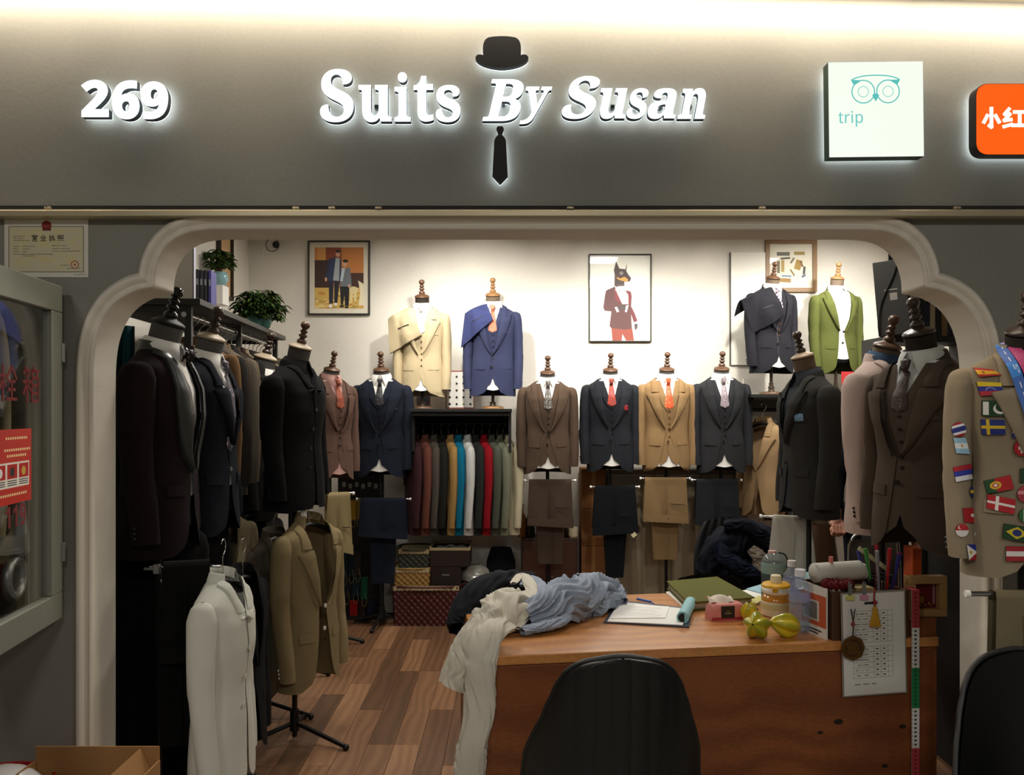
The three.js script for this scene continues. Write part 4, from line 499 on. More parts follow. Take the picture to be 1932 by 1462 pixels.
// ---------------------------------------------------------------- lower left: garments on stands near the floor
{
  // arms of the stand under the dinner jacket
  const p = at(330, 1080, 3.25); const g = thing('stand_arm', 'chrome clamp and arm on the nearest dummy stand', 'stand arm', [p.x, p.y, p.z]); mesh('arm', rod([-.09, .02, 0], [.16, .02, -.02], .006), M.chrome, g); mesh('clamp', merge(box(.022, .035, .022, [-.06, .015, .012], [0, 0, 0], .003), cyl(.006, .006, .04, [-.085, .015, .012], [0, 0, Math.PI / 2], 10)), M.steel, g); mesh('bar', rod([-.03, -.02, .05], [.03, -.02, -.03], .006), M.chrome, g);
  barTrousers({ px: 352, y0: 1060, w: 84, h: 178, d: 3.24, leg: 165, legW: 74, legX: -14, color: 0x0c0c0c, label: 'black trousers draped over the nearest stand at lower left', turn: 20, bar: false, pock: [1], flare: 1.15, th: .03 });
  const wj = hungAt(420, 1078, 1474, 3.30, 88, { full: true, name: 'hanging_jacket', color: 0xd6d6ca, fabric: 'plain', label: 'white jacket hanging low at the left, in front of a black one', buttonMat: M.palebutton, nb: 4, yb: .58, cut: .012, lapel: .045, wz: .75, pockets: false, breast: false, overlap: .02, round: .05, hangerLabel: 'black hanger holding the low white jacket', seed: 4 });
  hungAt(458, 1070, 1425, 3.62, 84, { full: true, color: 0x121314, label: 'black jacket hanging directly behind the low white jacket', wz: .5, hangerLabel: 'black hanger behind the white jacket', seed: 7, buttons: false });
  hungAt(418, 962, 1250, 4.15, 60, { color: 0xb5a684, label: 'cream jacket partly hidden under the navy blazer', wz: .55, hangerLabel: 'black hanger under the navy blazer', seed: 9, cuffs: false });
  hungAt(470, 955, 1250, 4.5, 62, { color: 0x1d1b19, label: 'dark jacket in the shadow behind the cream one', wz: .6, hangerLabel: 'black hanger in the shadow at the left', seed: 15, cuffs: false });
  hungAt(516, 1000, 1305, 4.42, 70, { full: true, color: 0x6e6555, label: 'greyish taupe jacket beside the tan one on the low stand', wz: .55, hangerLabel: 'black hanger of the greyish taupe jacket', seed: 11, pockets: false });
  hungAt(583, 972, 1288, 4.30, 62, { full: true, wx: .92, color: 0x9c8a64, label: 'tan jacket hung on the low stand in the aisle', wz: .75, gap: .03, hangerLabel: 'black hanger of the tan jacket in the aisle', seed: 13, buttonMat: M.palebutton, bend: .05 });
  barTrousers({ px: 637, y0: 930, w: 44, h: 106, d: 5.1, color: 0xa6936a, label: 'cream trousers hanging right of the tan jacket', turn: 25, drop: 16, flare: 1.18, th: .03 });
  [[250, 'wide black overcoat in the corner behind the left jamb', 3.75, 0x0c0c0e], [296, 'long black coat under the maroon dinner jacket', 3.55, 0x0e0d0f], [345, 'long charcoal coat behind the draped black trousers', 3.9, 0x111012]].forEach(([px, label, d, c], i) => one('long_coat', sheet(30, 24, (u, v) => { const a = u * Math.PI * 2, k = v > .88 ? 1 - Math.pow((v - .88) / .12, 2) * .75 : 1, y = v * 1.12; return [.20 * k * Math.cos(a), y, (.085 + .012 * Math.sin(a * 7)) * k * Math.sin(a), u, y]; }), cloth(c), label, 'coat', 'long dark coats at the lower left', [at(px, 0, d).x, .06, -d], R(30)));
  // paper tag and small white card
  one('card', box(.028, .062, .002), M.paper, 'small white card hanging by the black overshirt', 'card', null, at(573, 965, 4.25));
  one('swing_tag', box(.03, .045, .001, [0, 0, 0], [.2, 0, .4]), M.paper, 'white swing tag below the tan jacket', 'tag', null, at(577, 1276, 4.26));
}
// display board with hanging braces and ties
{
  const a = at(636, 1182, 6.85), b = at(722, 880, 6.85); const g = thing('display_board', 'black display board of braces and ties at the back left', 'display board', [(a.x + b.x) / 2, .03, -6.9]); mesh('panel', box(b.x - a.x, b.y - .03, .03, [0, (b.y - .03) / 2, 0]), M.black, g); mesh('foot', box(b.x - a.x, .03, .2, [0, -.015, 0]), M.black, g);
  for (let i = 0; i < 3; i++) mesh('rail', rod([-(b.x - a.x) / 2, at(0, 943 + i * 100, 6.85).y - .03, .03], [(b.x - a.x) / 2, at(0, 943 + i * 100, 6.85).y - .03, .03], .005), M.blackmetal, g);
  for (let i = 0; i < 6; i++) { const p = at(649 + i * 12, 914 + (i % 2) * 3, 6.83); one('price_tag', box(.026, .036, .002), std(0x8c8a86, .8), 'small grey price tag in the row above the ties', 'tag', 'row of small grey tags on the display board', p); }
  const items = [[655, 943, 12, 40, 0x8a6a1e, 'gold'], [667, 943, 11, 38, 0x9c7a24, 'mustard'], [678, 943, 9, 36, 0x7f6a3c, 'bronze'], [651, 1042, 12, 48, 0x20343a, 'dark teal'], [664, 1040, 12, 46, 0x1f2d36, 'slate'], [676, 1040, 12, 44, 0x2f2a2a, 'dark grey'], [688, 1088, 12, 42, 0x0f4a30, 'green'], [672, 1088, 13, 36, 0x172a33, 'navy teal'], [655, 1090, 13, 36, 0x1c2427, 'black green'], [646, 1132, 10, 40, 0x0f5a4a, 'sea green'], [668, 1132, 15, 38, 0x8e1219, 'red'], [684, 1132, 12, 36, 0x2a1a1a, 'maroon'], [702, 1134, 16, 38, 0x12182a, 'midnight blue']];
  items.forEach(([px, py, w, h, c, nm]) => { const p = at(px, py, 6.84), W = w * 6.84 / F, Hh = h * 6.84 / F; const t = thing('braces', `${nm} pair of braces on the display board`, 'braces', [p.x, p.y - Hh, p.z + .012], 0, 'braces on the display board'); mesh('strap', box(W, Hh, .014, [0, Hh / 2, 0], [0, 0, 0], .003), cloth(c, .8, 'plain'), t); mesh('cord', tube([[-W * .3, .01, .01], [-W * .3, -.03, .012], [0, -.055, .012], [W * .35, -.03, .012], [W * .2, .05, .012]], .002, 16, 5), std(new THREE.Color(c).lerp(new THREE.Color(0xb89a50), .5), .6), t); });
}
// ---------------------------------------------------------------- pictures on the back wall
function framed(name, label, x0, x1, y0, y1, fw, fcol, matw, tex, gloss = .25) {
  const d = 7.03, a = at(x0, y1, d), b = at(x1, y0, d), w = b.x - a.x, h = b.y - a.y, g = thing(name, label, 'picture', [(a.x + b.x) / 2, a.y, ZW + .002]), fm = std(fcol, .45);
  for (const [ww, hh, x, y] of [[w, fw, 0, fw / 2], [w, fw, 0, h - fw / 2]]) mesh('frame_bar', box(ww, hh, .03, [x, y, .015], [0, 0, 0], .002), fm, g); for (const s of [-1, 1]) mesh('frame_bar', box(fw, h - 2 * fw, .03, [s * (w / 2 - fw / 2), h / 2, .015], [0, 0, 0], .002), fm, g);
  if (matw) mesh('mount', box(w - 2 * fw, h - 2 * fw, .004, [0, h / 2, .008]), std(0xe4ddcb, .8), g);
  const p = new THREE.PlaneGeometry(w - 2 * fw - 2 * matw, h - 2 * fw - 2 * matw); p.translate(0, h / 2, .0115); mesh('print', p, new THREE.MeshPhysicalMaterial({ map: tex, roughness: .6, clearcoat: 1, clearcoatRoughness: .03 }), g); return g;
}
const ell = (c, x, y, rx, ry, r = 0) => { c.beginPath(); c.ellipse(x, y, rx, ry, r, 0, 7); c.fill(); };
const poly = (c, pts) => { c.beginPath(); pts.forEach(([x, y], i) => (i ? c.lineTo(x, y) : c.moveTo(x, y))); c.closePath(); c.fill(); };
framed('framed_photo', 'black-framed photograph of two people standing in suits', 581, 698, 454, 594, .011, 0x26261f, .04, canvas(400, 500, (c) => {
  c.fillStyle = '#c9803f'; c.fillRect(0, 0, 400, 500); c.fillStyle = '#8a3f1c'; c.fillRect(90, 0, 130, 300); c.fillStyle = '#d79a4e'; c.fillRect(25, 0, 65, 110); c.fillStyle = '#3a1e1a'; c.fillRect(0, 105, 120, 240); c.fillStyle = '#40201a'; c.fillRect(290, 210, 110, 120);
  const q = rng(9); c.fillStyle = '#d8b25c'; c.fillRect(0, 330, 400, 170); for (let i = 0; i < 60; i++) { c.fillStyle = ['#c98b3f', '#e9d08a', '#b89a48'][i % 3]; ell(c, q() * 400, 350 + q() * 150, 10 + q() * 30, 4 + q() * 9); }
  c.fillStyle = '#f0e4c0'; poly(c, [[355, 270], [400, 300], [400, 480], [360, 470], [372, 370]]); c.fillStyle = '#e8d9a0'; ell(c, 318, 350, 40, 30); c.fillRect(290, 350, 20, 90); c.fillRect(322, 350, 20, 90);
  c.fillStyle = '#1d2438'; poly(c, [[115, 270], [155, 270], [150, 460], [118, 460]]); c.fillStyle = '#1a1c26'; poly(c, [[160, 270], [205, 270], [185, 460], [160, 455]]); c.fillStyle = '#26365e'; poly(c, [[115, 95], [175, 80], [215, 95], [218, 280], [110, 275]]); c.fillStyle = '#1d2c52'; poly(c, [[115, 95], [130, 110], [105, 260], [85, 255]]); c.fillStyle = '#aab4b6'; poly(c, [[172, 85], [205, 88], [200, 275], [150, 270]]);
  c.fillStyle = '#d8a487'; ell(c, 190, 52, 18, 26); ell(c, 92, 262, 10, 18); c.fillStyle = '#2a1c16'; ell(c, 190, 32, 20, 13);
  c.fillStyle = '#15171d'; poly(c, [[205, 300], [285, 300], [278, 480], [248, 480], [244, 390], [232, 470], [215, 470]]); c.fillStyle = '#727a82'; poly(c, [[225, 175], [290, 165], [305, 320], [205, 320]]); c.fillStyle = '#c3d3de'; poly(c, [[222, 170], [250, 170], [228, 280], [208, 275]]); c.fillStyle = '#dcae92'; ell(c, 246, 132, 20, 25); ell(c, 282, 315, 11, 14); c.fillStyle = '#1d1512'; ell(c, 252, 112, 22, 13); c.fillStyle = '#f4efea'; ell(c, 130, 480, 15, 14); ell(c, 172, 465, 15, 12); c.fillStyle = '#1a1512'; ell(c, 222, 482, 18, 10); ell(c, 262, 490, 16, 9);
}));
framed('framed_poster', 'thin black-framed print of a dog in a red dinner suit', 1111, 1229, 479, 645, .009, 0x2b291f, 0, canvas(400, 560, (c) => {
  c.fillStyle = '#eeeee2'; c.fillRect(0, 0, 400, 560); const S = (pts) => pts.map(([x, y]) => [(x - 180) * .49, (y - 155) * .475]);
  c.fillStyle = '#4b3b3b'; poly(c, S([[535, 240], [580, 340], [640, 345], [660, 350], [685, 265], [672, 370], [700, 420], [738, 470], [725, 510], [690, 522], [645, 520], [648, 600], [512, 590], [515, 420], [505, 360]])); c.fillStyle = '#d59a4b'; poly(c, S([[540, 450], [590, 475], [650, 450], [700, 490], [690, 520], [600, 505], [550, 480]])); c.fillStyle = '#8c837f'; ell(c, (607 - 180) * .49, (402 - 155) * .475, 13, 12);
  c.fillStyle = '#5a3636'; poly(c, S([[510, 590], [400, 640], [385, 700], [360, 880], [380, 920], [470, 930], [445, 1130], [470, 1160], [650, 1180], [750, 1170], [735, 900], [748, 720], [735, 660], [650, 605]])); c.fillStyle = '#6b2f33'; poly(c, S([[735, 850], [790, 960], [825, 1060], [775, 1080], [735, 960]])); c.fillStyle = '#f4efe4'; poly(c, S([[515, 575], [560, 610], [640, 620], [700, 700], [700, 830], [620, 830], [550, 680]])); c.fillStyle = '#7c3036'; poly(c, S([[515, 600], [550, 690], [620, 830], [520, 760]])); poly(c, S([[660, 620], [742, 680], [730, 830], [705, 830], [705, 700]]));
  c.fillStyle = '#b03a2c'; poly(c, S([[575, 610], [615, 625], [655, 610], [655, 655], [615, 640], [580, 655]])); c.fillStyle = '#4a4040'; poly(c, S([[545, 860], [665, 835], [655, 905], [580, 910]])); poly(c, S([[780, 1100], [828, 1100], [825, 1160], [790, 1190]])); c.fillStyle = '#f6f1e6'; poly(c, S([[515, 870], [545, 865], [578, 930], [545, 942]])); poly(c, S([[670, 850], [705, 840], [680, 940], [655, 935]])); c.fillStyle = '#8f4234'; poly(c, S([[470, 1160], [650, 1180], [755, 1165], [778, 1330], [670, 1330], [622, 1240], [610, 1335], [485, 1335]]));
}));
framed('framed_swatches', 'wood-framed picture of cloth shapes above the black suit', 1444, 1541, 452, 551, .033, 0x8a6a45, 0, canvas(400, 400, (c) => {
  c.fillStyle = '#e9e3d2'; c.fillRect(0, 0, 400, 400); const B = (col, x, y, w, h, r = 0) => { c.save(); c.translate(x, y); c.rotate(r); c.fillStyle = col; c.fillRect(-w / 2, -h / 2, w, h); c.restore(); };
  B('#68685c', 130, 90, 120, 34); B('#a58d4c', 280, 85, 100, 30); B('#5c5e54', 150, 130, 90, 18, -.08); B('#6f6a52', 85, 210, 26, 110); B('#b39a5a', 125, 200, 30, 110); B('#7a7460', 215, 150, 18, 60, .6); B('#a9873f', 270, 190, 60, 90, .3); B('#8a6f38', 215, 260, 14, 70, -.6); B('#7d93ae', 160, 292, 90, 16, .05); B('#a27f47', 140, 330, 120, 36, .05); B('#4c4a46', 325, 240, 22, 70, .1); B('#7e5a3a', 300, 180, 16, 60, -.4); B('#6a6f86', 320, 290, 40, 22, -.6);
}));
// pale board leaning on the back wall
{ const a = at(1381, 688, 6.98), b = at(1452, 474, 6.98); const o = one('leaning_panel', box(b.x - a.x, b.y - a.y, .02, [0, (b.y - a.y) / 2, 0], [0, 0, 0], .001), std(0xe9e6da, .45), 'pale flat panel fixed to the wall behind the black suit', 'panel', null, [(a.x + b.x) / 2, a.y, -7.035]); mesh('edge_strip', box(.008, b.y - a.y, .024, [-(b.x - a.x) / 2, (b.y - a.y) / 2, 0]), std(0x4c4a44, .5), o); }
// ---------------------------------------------------------------- middle shelf with its rail of coloured jackets
{
  const y = at(0, 771, 6.6).y, x0 = at(775, 0, 6.5).x, x1 = at(966, 0, 6.5).x, mx = (x0 + x1) / 2, w = x1 - x0;
  const g = thing('shelf_rack', 'black wall shelf with a hanging rail in the middle', 'shelf rack', [mx, 0, -6.75]);
  mesh('shelf', box(w, .022, .58, [0, y - .012, 0], [0, 0, 0], .002), M.black, g); mesh('front_board', box(w - .02, .03, .02, [0, y - .036, .26]), M.black, g); mesh('rail', rod([-w / 2 + .02, y - .105, .0], [w / 2 - .02, y - .105, .0], .010), M.blackmetal, g); mesh('back_panel', box(w - .04, .42, .015, [0, y - .25, -.28]), std(0x3a3733, .8), g); for (const s of [-1, 1]) mesh('side_panel', box(.02, .30, .5, [s * (w / 2 - .015), y - .16, -.03]), M.black, g);
  const cols = [[0x43262a, 'dark maroon'], [0x744539, 'rust brown'], [0x565048, 'grey brown'], [0x24241f, 'black'], [0xb08b52, 'camel'], [0x0b7396, 'teal blue'], [0xdededa, 'white'], [0x2b2f2d, 'dark charcoal'], [0x9a1420, 'bright red'], [0x55594e, 'grey green'], [0x80836f, 'sage'], [0xded5b5, 'cream']];
  const hx = [781, 799, 816, 832, 846, 862, 879, 893, 909, 923, 938, 949], off = [13, 13, 11, 9, 14, 10, 11, 15, 14, 16, 18, 30];
  cols.forEach(([c, nm], i) => { const d = 6.75, px = hx[i], hem = at(px, 1003, d).y, s = (y - .20 - hem) / .735, o = off[i] * 6.53 / F / (.2 * s), th = -Math.acos(clamp(o, -.95, .95)); hung({ P: [at(px, 0, d).x, hem, -d], s, turn: th, color: c, label: `${nm} jacket hanging on the middle rail`, wz: .56, wx: 1.05, hangerLabel: `black hanger of the ${nm} jacket on the middle rail`, hangerGroup: 'hangers on the middle rail', group: 'coloured jackets on the middle rail', cuffs: true, cuffSide: 1, cuffPhi: R(-40), buttonMat: i === 4 || i === 11 ? M.button : i === 10 ? M.goldbutton : std(new THREE.Color(c).multiplyScalar(.6), .4), seed: i * 1.7, bend: .03 }); });
  // button card and pink calendar card on the shelf
  const a = at(841, 772, 6.62), b = at(897, 697, 6.62); const card = thing('button_card', 'white sample card of dark buttons with a red border', 'sample card', [at(868, 0, 6.92).x, y, -6.92], R(4)); const W = b.x - a.x, Hh = b.y - a.y; mesh('backing', box(W, Hh, .006, [0, Hh / 2, 0], [-.08, 0, 0]), std(0x9a3b22, .6), card); mesh('sheet', box(W * .94, Hh * .94, .004, [0, Hh / 2, .004], [-.08, 0, 0]), M.paper, card);
  for (let r = 0; r < 5; r++) for (let k = 0; k < 4; k++) { const y1 = Hh * (.12 + r * .18), z = .008 + (Hh / 2 - y1) * .08; mesh('button', cyl(.0085, .0085, .004, [W * (-.36 + k * .24), y1, z], [Math.PI / 2 - .08, 0, 0], 10), r === 0 && k === 2 ? std(0x8a9a4a, .4) : M.button, card); }
  const cc = thing('desk_calendar', 'small pink and white card standing left of the button card', 'card', [at(799, 0, 6.86).x, y, -6.86]); mesh('card', box(.105, .125, .004, [0, .065, 0], [-.12, 0, 0]), std(0xc9a2b6, .7), cc); mesh('picture', box(.07, .06, .002, [0, .08, .004], [-.12, 0, 0]), std(0x9fb0c8, .7), cc); mesh('strip', box(.105, .03, .002, [0, .018, .009], [-.12, 0, 0]), M.paper, cc);
}
// ---------------------------------------------------------------- trousers below the back row
barTrousers({ px: 724, y0: 940, w: 88, h: 72, d: 6.56, leg: 88, legW: 52, legX: -2, color: 0x1b212e, label: 'navy trousers over the bar under the navy suit', drop: 6 });
barTrousers({ px: 1038, y0: 905, w: 82, h: 86, d: 6.55, leg: 72, legW: 56, color: 0x4e4036, label: 'brown trousers over the bar under the brown suit', drop: 5 });
barTrousers({ px: 1160, y0: 917, w: 78, h: 88, d: 6.55, leg: 84, legW: 46, color: 0x15171c, label: 'near-black trousers over the bar under the slate suit', drop: -6, flare: 1.12, taper: .72 });
barTrousers({ px: 1255, y0: 901, w: 80, h: 82, d: 6.55, leg: 72, legW: 54, color: 0x8d7350, label: 'tan trousers over the bar under the tan suit', drop: 4 });
barTrousers({ px: 1352, y0: 904, w: 80, h: 84, d: 6.55, leg: 60, legW: 46, color: 0x24262a, label: 'charcoal trousers over the bar under the charcoal suit', drop: 0 });
one('price_ticket', box(.035, .03, .001, [0, 0, 0], [0, 0, .7]), std(0xe0d9b0, .8), 'cream ticket hanging from the near-black trousers', 'tag', null, at(1196, 1009, 6.5));
// ---------------------------------------------------------------- wicker baskets, boxes
function weave(w, h, d, rows, per) { // woven basket wall: every strand bulges in front of every other stake
  const P = 2 * (w + d); per = Math.round(P / .045) * 8; return sheet(per, rows * 4, (u, v) => { let s = u * P; const row = Math.min(rows - 1, Math.floor(v * rows - 1e-6)), fr = (v * rows) % 1, b = .005 * Math.sin((u * per / 4 + (row % 2)) * Math.PI) + .006 * Math.sin(Math.PI * (fr || .5)), flare = 1 + .06 * v; let x, z; if (s < w) { x = -w / 2 + s; z = d / 2 + b; } else if ((s -= w) < d) { x = w / 2 + b; z = d / 2 - s; } else if ((s -= d) < w) { x = w / 2 - s; z = -d / 2 - b; } else { s -= w; x = -w / 2 - b; z = -d / 2 + s; } return [x * flare, v * h, z * flare, u * P, v * h]; });
}
function basket(px, y0, y1, wpx, d, dep, color, label, lace, rows) { const p = at(px, y1, d), k = d / F, w = wpx * k, h = (y1 - y0) * k, g = thing('wicker_basket', label, 'basket', [p.x, p.y, -d - dep / 2], 0, 'wicker baskets under the middle rail'); mesh('wall', weave(w * .97, h, dep, rows, 160), std(color, .6), g); mesh('bottom', box(w * .95, .006, dep * .95, [0, .004, 0]), std(color, .8), g); mesh('rim', merge(tube([[-w / 2, h, dep / 2], [w / 2, h, dep / 2], [w / 2, h, -dep / 2], [-w / 2, h, -dep / 2]], .007, 60, 6, true)), std(color, .6), g); if (lace) { mesh('lining', merge(sheet(60, 3, (u, v) => [lerp(-w / 2, w / 2, u) * 1.04, h + .006 - v * (.030 + .006 * Math.abs(Math.sin(u * 50))), dep / 2 * 1.06 + .011 + .003 * Math.sin(u * 70), u, v]), box(w, .004, dep, [0, h * .96, 0])), std(lace, .9), g); } return g; }
basket(804, 1106, 1186, 120, 6.62, .32, 0x4e1a16, 'large dark red wicker basket on the floor', 0xb9aa86, 12);
basket(776, 1072, 1106, 66, 6.64, .28, 0xb08a4a, 'honey-coloured wicker basket stacked on the dark red one', 0xcbbd95, 6);
basket(781, 1037, 1071, 56, 6.66, .26, 0x3d3f36, 'dark grey-green wicker basket at the top of the stack', 0xb5a67c, 6);
basket(886, 1100, 1182, 42, 6.72, .3, 0x3a1d15, 'narrow dark brown wicker basket right of the red one', null, 12);
{
  const bx = (px, y0, y1, w, d, dep, c, label) => { const p = at(px, y1, d), k = d / F, g = thing('storage_box', label, 'box', [p.x, p.y, -d - dep / 2]); const W = w * k, Hh = (y1 - y0) * k; mesh('body', box(W, Hh, dep, [0, Hh / 2, 0], [0, 0, 0], .004), std(c, .6), g); mesh('handle', box(W * .25, .012, .008, [0, Hh * .6, dep / 2 + .003]), M.steel, g); return g; };
  bx(841, 1070, 1106, 56, 6.64, .28, 0x21110e, 'dark brown box right of the honey basket');
  const op = thing('open_tray', 'dark open tray with a cream rim holding white cloth', 'tray', [at(849, 0, 6.64).x, at(0, 1069, 6.64).y, -6.78]); const W = 74 * 6.64 / F; mesh('body', merge(box(W, .006, .26, [0, .003, 0]), box(W, .13, .006, [0, .065, .13]), box(W, .13, .006, [0, .065, -.13]), box(.006, .13, .26, [-W / 2, .065, 0]), box(.006, .13, .26, [W / 2, .065, 0])), std(0x2c1b15, .7), op); mesh('rim', merge(box(W + .012, .022, .012, [0, .128, .133], [0, 0, 0], .004), box(W + .012, .022, .012, [0, .145, -.133], [0, 0, 0], .004), box(.012, .022, .27, [-W / 2, .135, 0]), box(.012, .022, .27, [W / 2, .135, 0])), std(0xb7a982, .8), op);
  one('folded_cloth', sheet(16, 10, (u, v) => [lerp(-.12, .12, u), .025 + .028 * Math.sin(u * 3.1) * (1 - v * .5) + .006 * Math.sin(u * 17), lerp(.1, -.1, v), u, v]), M.white, 'white cloth folded inside the open tray', 'cloth', null, [at(849, 0, 6.64).x, at(0, 1069, 6.64).y + .085, -6.78]);
  one('plastic_bag', sheet(28, 18, (u, v) => { const a = u * Math.PI * 2, e = v * Math.PI * .5, r = .135 * Math.cos(e) * (1 + .10 * noise.noise(Math.cos(a) * 2, Math.sin(a) * 2, e * 3) + .05 * Math.sin(a * 7)); return [r * Math.cos(a), .115 * Math.sin(e) + .01 * noise.noise(a, e * 4, 2), r * .7 * Math.sin(a), u, v]; }), new THREE.MeshPhysicalMaterial({ color: 0xb9b6ac, roughness: .25, side: THREE.DoubleSide, clearcoat: .5 }), 'crumpled translucent plastic bag on the narrow basket', 'bag', null, [at(896, 0, 6.78).x, at(0, 1099, 6.72).y, -6.86]);
  // dark bag hanging and clutter right of the baskets
  one('garment_bag', sheet(20, 16, (u, v) => { const a = u * Math.PI * 2, w = .11 * (v > .8 ? 1 - (v - .8) * 1.5 : 1); return [w * Math.cos(a), v * .52, .05 * Math.sin(a) + .006 * Math.sin(u * 30), u, v]; }), cloth(0x12151c, .9, 'plain'), 'dark navy garment bag standing behind the baskets', 'bag', null, [at(945, 0, 6.8).x, .02, -6.86]);
  const cab = thing('low_cabinet', 'dark brown low cabinet behind the brown trousers', 'cabinet', [at(1035, 0, 6.9).x, 0, -6.9]); mesh('body', box(.42, .62, .28, [0, .31, 0], [0, 0, 0], .004), std(0x3c2317, .6), cab); for (const s of [-1, 1]) { const dd = mesh('door', box(.195, .56, .014, [s * .1, .32, .146], [0, 0, 0], .003), std(0x4a2b1a, .55), cab); mesh('knob', ball(.010, [s * .02, .34, .158]), M.steel, dd); }
  [[985, 'amber', 0x8a5a20, .06], [1001, 'dark green', 0x1d2a1c, .0], [1062, 'black', 0x15130f, .0], [1074, 'brown', 0x4c2a14, 0]].forEach(([px, nm, c], i) => one('bottle', lathe([[.001, 0], [.032, 0], [.034, .01], [.034, .13], [.026, .16], [.011, .185], [.011, .235], [.014, .238], [.014, .25], [.001, .25]], 16), std(c, .15), `${nm} glass bottle on the low cabinet`, 'bottle', 'bottles on the low cabinet', [at(px, 0, 6.86).x, .62, -6.86]));
  // stack of cardboard boxes at the edge of the mirror cupboard
  const cm = std(0x8f5f33, .85, { map: wallT }); [[1, 1092, 1030], [2, 1030, 960], [3, 960, 884]].forEach(([i, yb, yt]) => { const d = 6.8, a = at(1097, yb, d), b = at(1143, yt, d); const y0 = i === 1 ? 0 : a.y, g = thing('cardboard_box', ['lowest brown carton of the stack beside the black trousers', 'middle brown carton of the stack beside the black trousers', 'topmost brown carton of the stack beside the black trousers'][i - 1], 'box', [(a.x + b.x) / 2, y0, -d - .12], 0, 'brown cartons by the wall'); mesh('carton', box(b.x - a.x, b.y - y0 - .003, .22, [0, (b.y - y0) / 2, 0], [0, 0, 0], .003), cm, g); mesh('tape', box(.03, b.y - y0 - .004, .222, [0.0, (b.y - y0) / 2, 0]), std(0x9c7443, .4), g); });
  // low cupboard with sliding doors and a curtain
  const x0 = at(1146, 0, 6.8).x, x1 = at(1412, 0, 6.8).x, W2 = x1 - x0, top = at(0, 886, 6.8).y; const cup = thing('low_cupboard', 'greyish low cupboard behind the hanging trousers', 'cupboard', [(x0 + x1) / 2, 0, -6.92]); mesh('carcass', box(W2, top, .2, [0, top / 2, 0], [0, 0, 0], .004), std(0x6a6258, .7), cup); for (let i = 0; i < 3; i++) mesh('door', box(W2 / 3 - .012, top - .08, .016, [(i - 1) * W2 / 3, top / 2, .106], [0, 0, 0], .003), std(0x807668, .35), cup);
  one('gathered_curtain', sheet(60, 14, (u, v) => [lerp(-W2 / 2 + .04, W2 / 2 - .12, u), v * 1.02, .018 * Math.sin(u * 40) * (1.1 - v * .5) + .006 * Math.sin(u * 93), u, v]), cloth(0xa59880, .95, 'linen'), 'beige gathered curtain across the low cupboard', 'curtain', null, [(x0 + x1) / 2, .01, -6.76]);
  one('cup', lathe([[.001, 0], [.03, 0], [.036, .02], [.037, .085], [.034, .085], [.032, .02], [.001, .008]], 22), std(0xd9cdb0, .4), 'cream jug beside the cartons', 'jug', null, [at(1083, 0, 6.7).x, .62, -6.8]);
}
// ---------------------------------------------------------------- right-hand shelf with coats
{
  const y = at(0, 744, 6.6).y, x0 = at(1414, 0, 6.5).x, x1 = at(1700, 0, 6.5).x, w = x1 - x0; const g = thing('shelf_rack', 'black wall shelf with coats at the back right', 'shelf rack', [(x0 + x1) / 2, 0, -6.75]);
  mesh('shelf', box(w, .024, .58, [0, y - .013, 0], [0, 0, 0], .002), M.black, g); mesh('rail', rod([-w / 2, y - .11, 0], [w / 2, y - .11, 0], .010), M.blackmetal, g); for (const s of [-1, 1]) mesh('bracket', rod([s * (w / 2 - .02), y - .03, .25], [s * (w / 2 - .02), y - .34, -.27], .012), M.black, g); mesh('back_rail', box(w, .1, .015, [0, y - .08, -.285]), std(0x5d574e, .7), g);
  hung({ P: [at(1441, 0, 6.6).x, at(0, 978, 6.5).y, -6.62], s: .98, turn: R(-52), color: 0xb2936c, fabric: 'linen', name: 'trench_coat', cat: 'coat', label: 'beige trench coat hanging beside the charcoal suit', wz: .62, lapel: .09, full: false, hangerLabel: 'black hanger of the beige trench coat', seed: 3, cuffs: false, bend: .05, gap: .01 });
  [[1468, 0x5a5a5a, 'mid grey'], [1500, 0x3b3b3d, 'dark grey'], [1534, 0x6a5a48, 'brown'], [1602, 0x2c2c2f, 'black'], [1568, 0x7a6f60, 'taupe']].forEach(([px, c, nm], i) => hung({ P: [at(px, 0, 6.75).x, y - .11 - .85, -6.75], s: 1, turn: R(-78), color: c, label: `${nm} coat on the back right rail`, wz: .5, hangerLabel: `black hanger of the ${nm} coat on the back right rail`, hangerGroup: 'hangers on the back right rail', group: 'coats on the back right rail', cuffs: false, seed: 20 + i }));
  one('leaflet_box', box(.10, .12, .03, [0, .06, 0]), std(0xe8e4da, .7), 'white leaflet holder on the back right shelf', 'holder', null, [at(1421, 0, 6.7).x, y, -6.8]);
  const rc = thing('red_card', 'red and white leaflet behind the moss green jacket', 'card', [at(1582, 0, 6.6).x, y, -6.42]); mesh('card', box(.085, .16, .004, [0, .08, 0], [-.1, 0, 0]), std(0xa8181c, .6), rc); mesh('panel', box(.04, .06, .002, [-.005, .075, .004], [-.1, 0, 0]), M.paper, rc);
}
// beige trousers over a chair-high bar
barTrousers({ px: 1494, y0: 974, w: 70, h: 128, d: 4.5, color: 0xd9d3c4, label: 'pale beige trousers draped below the dark grey jacket', turn: -20, flare: 1.35, back: 110, bw: .3, th: .03, pock: [] });
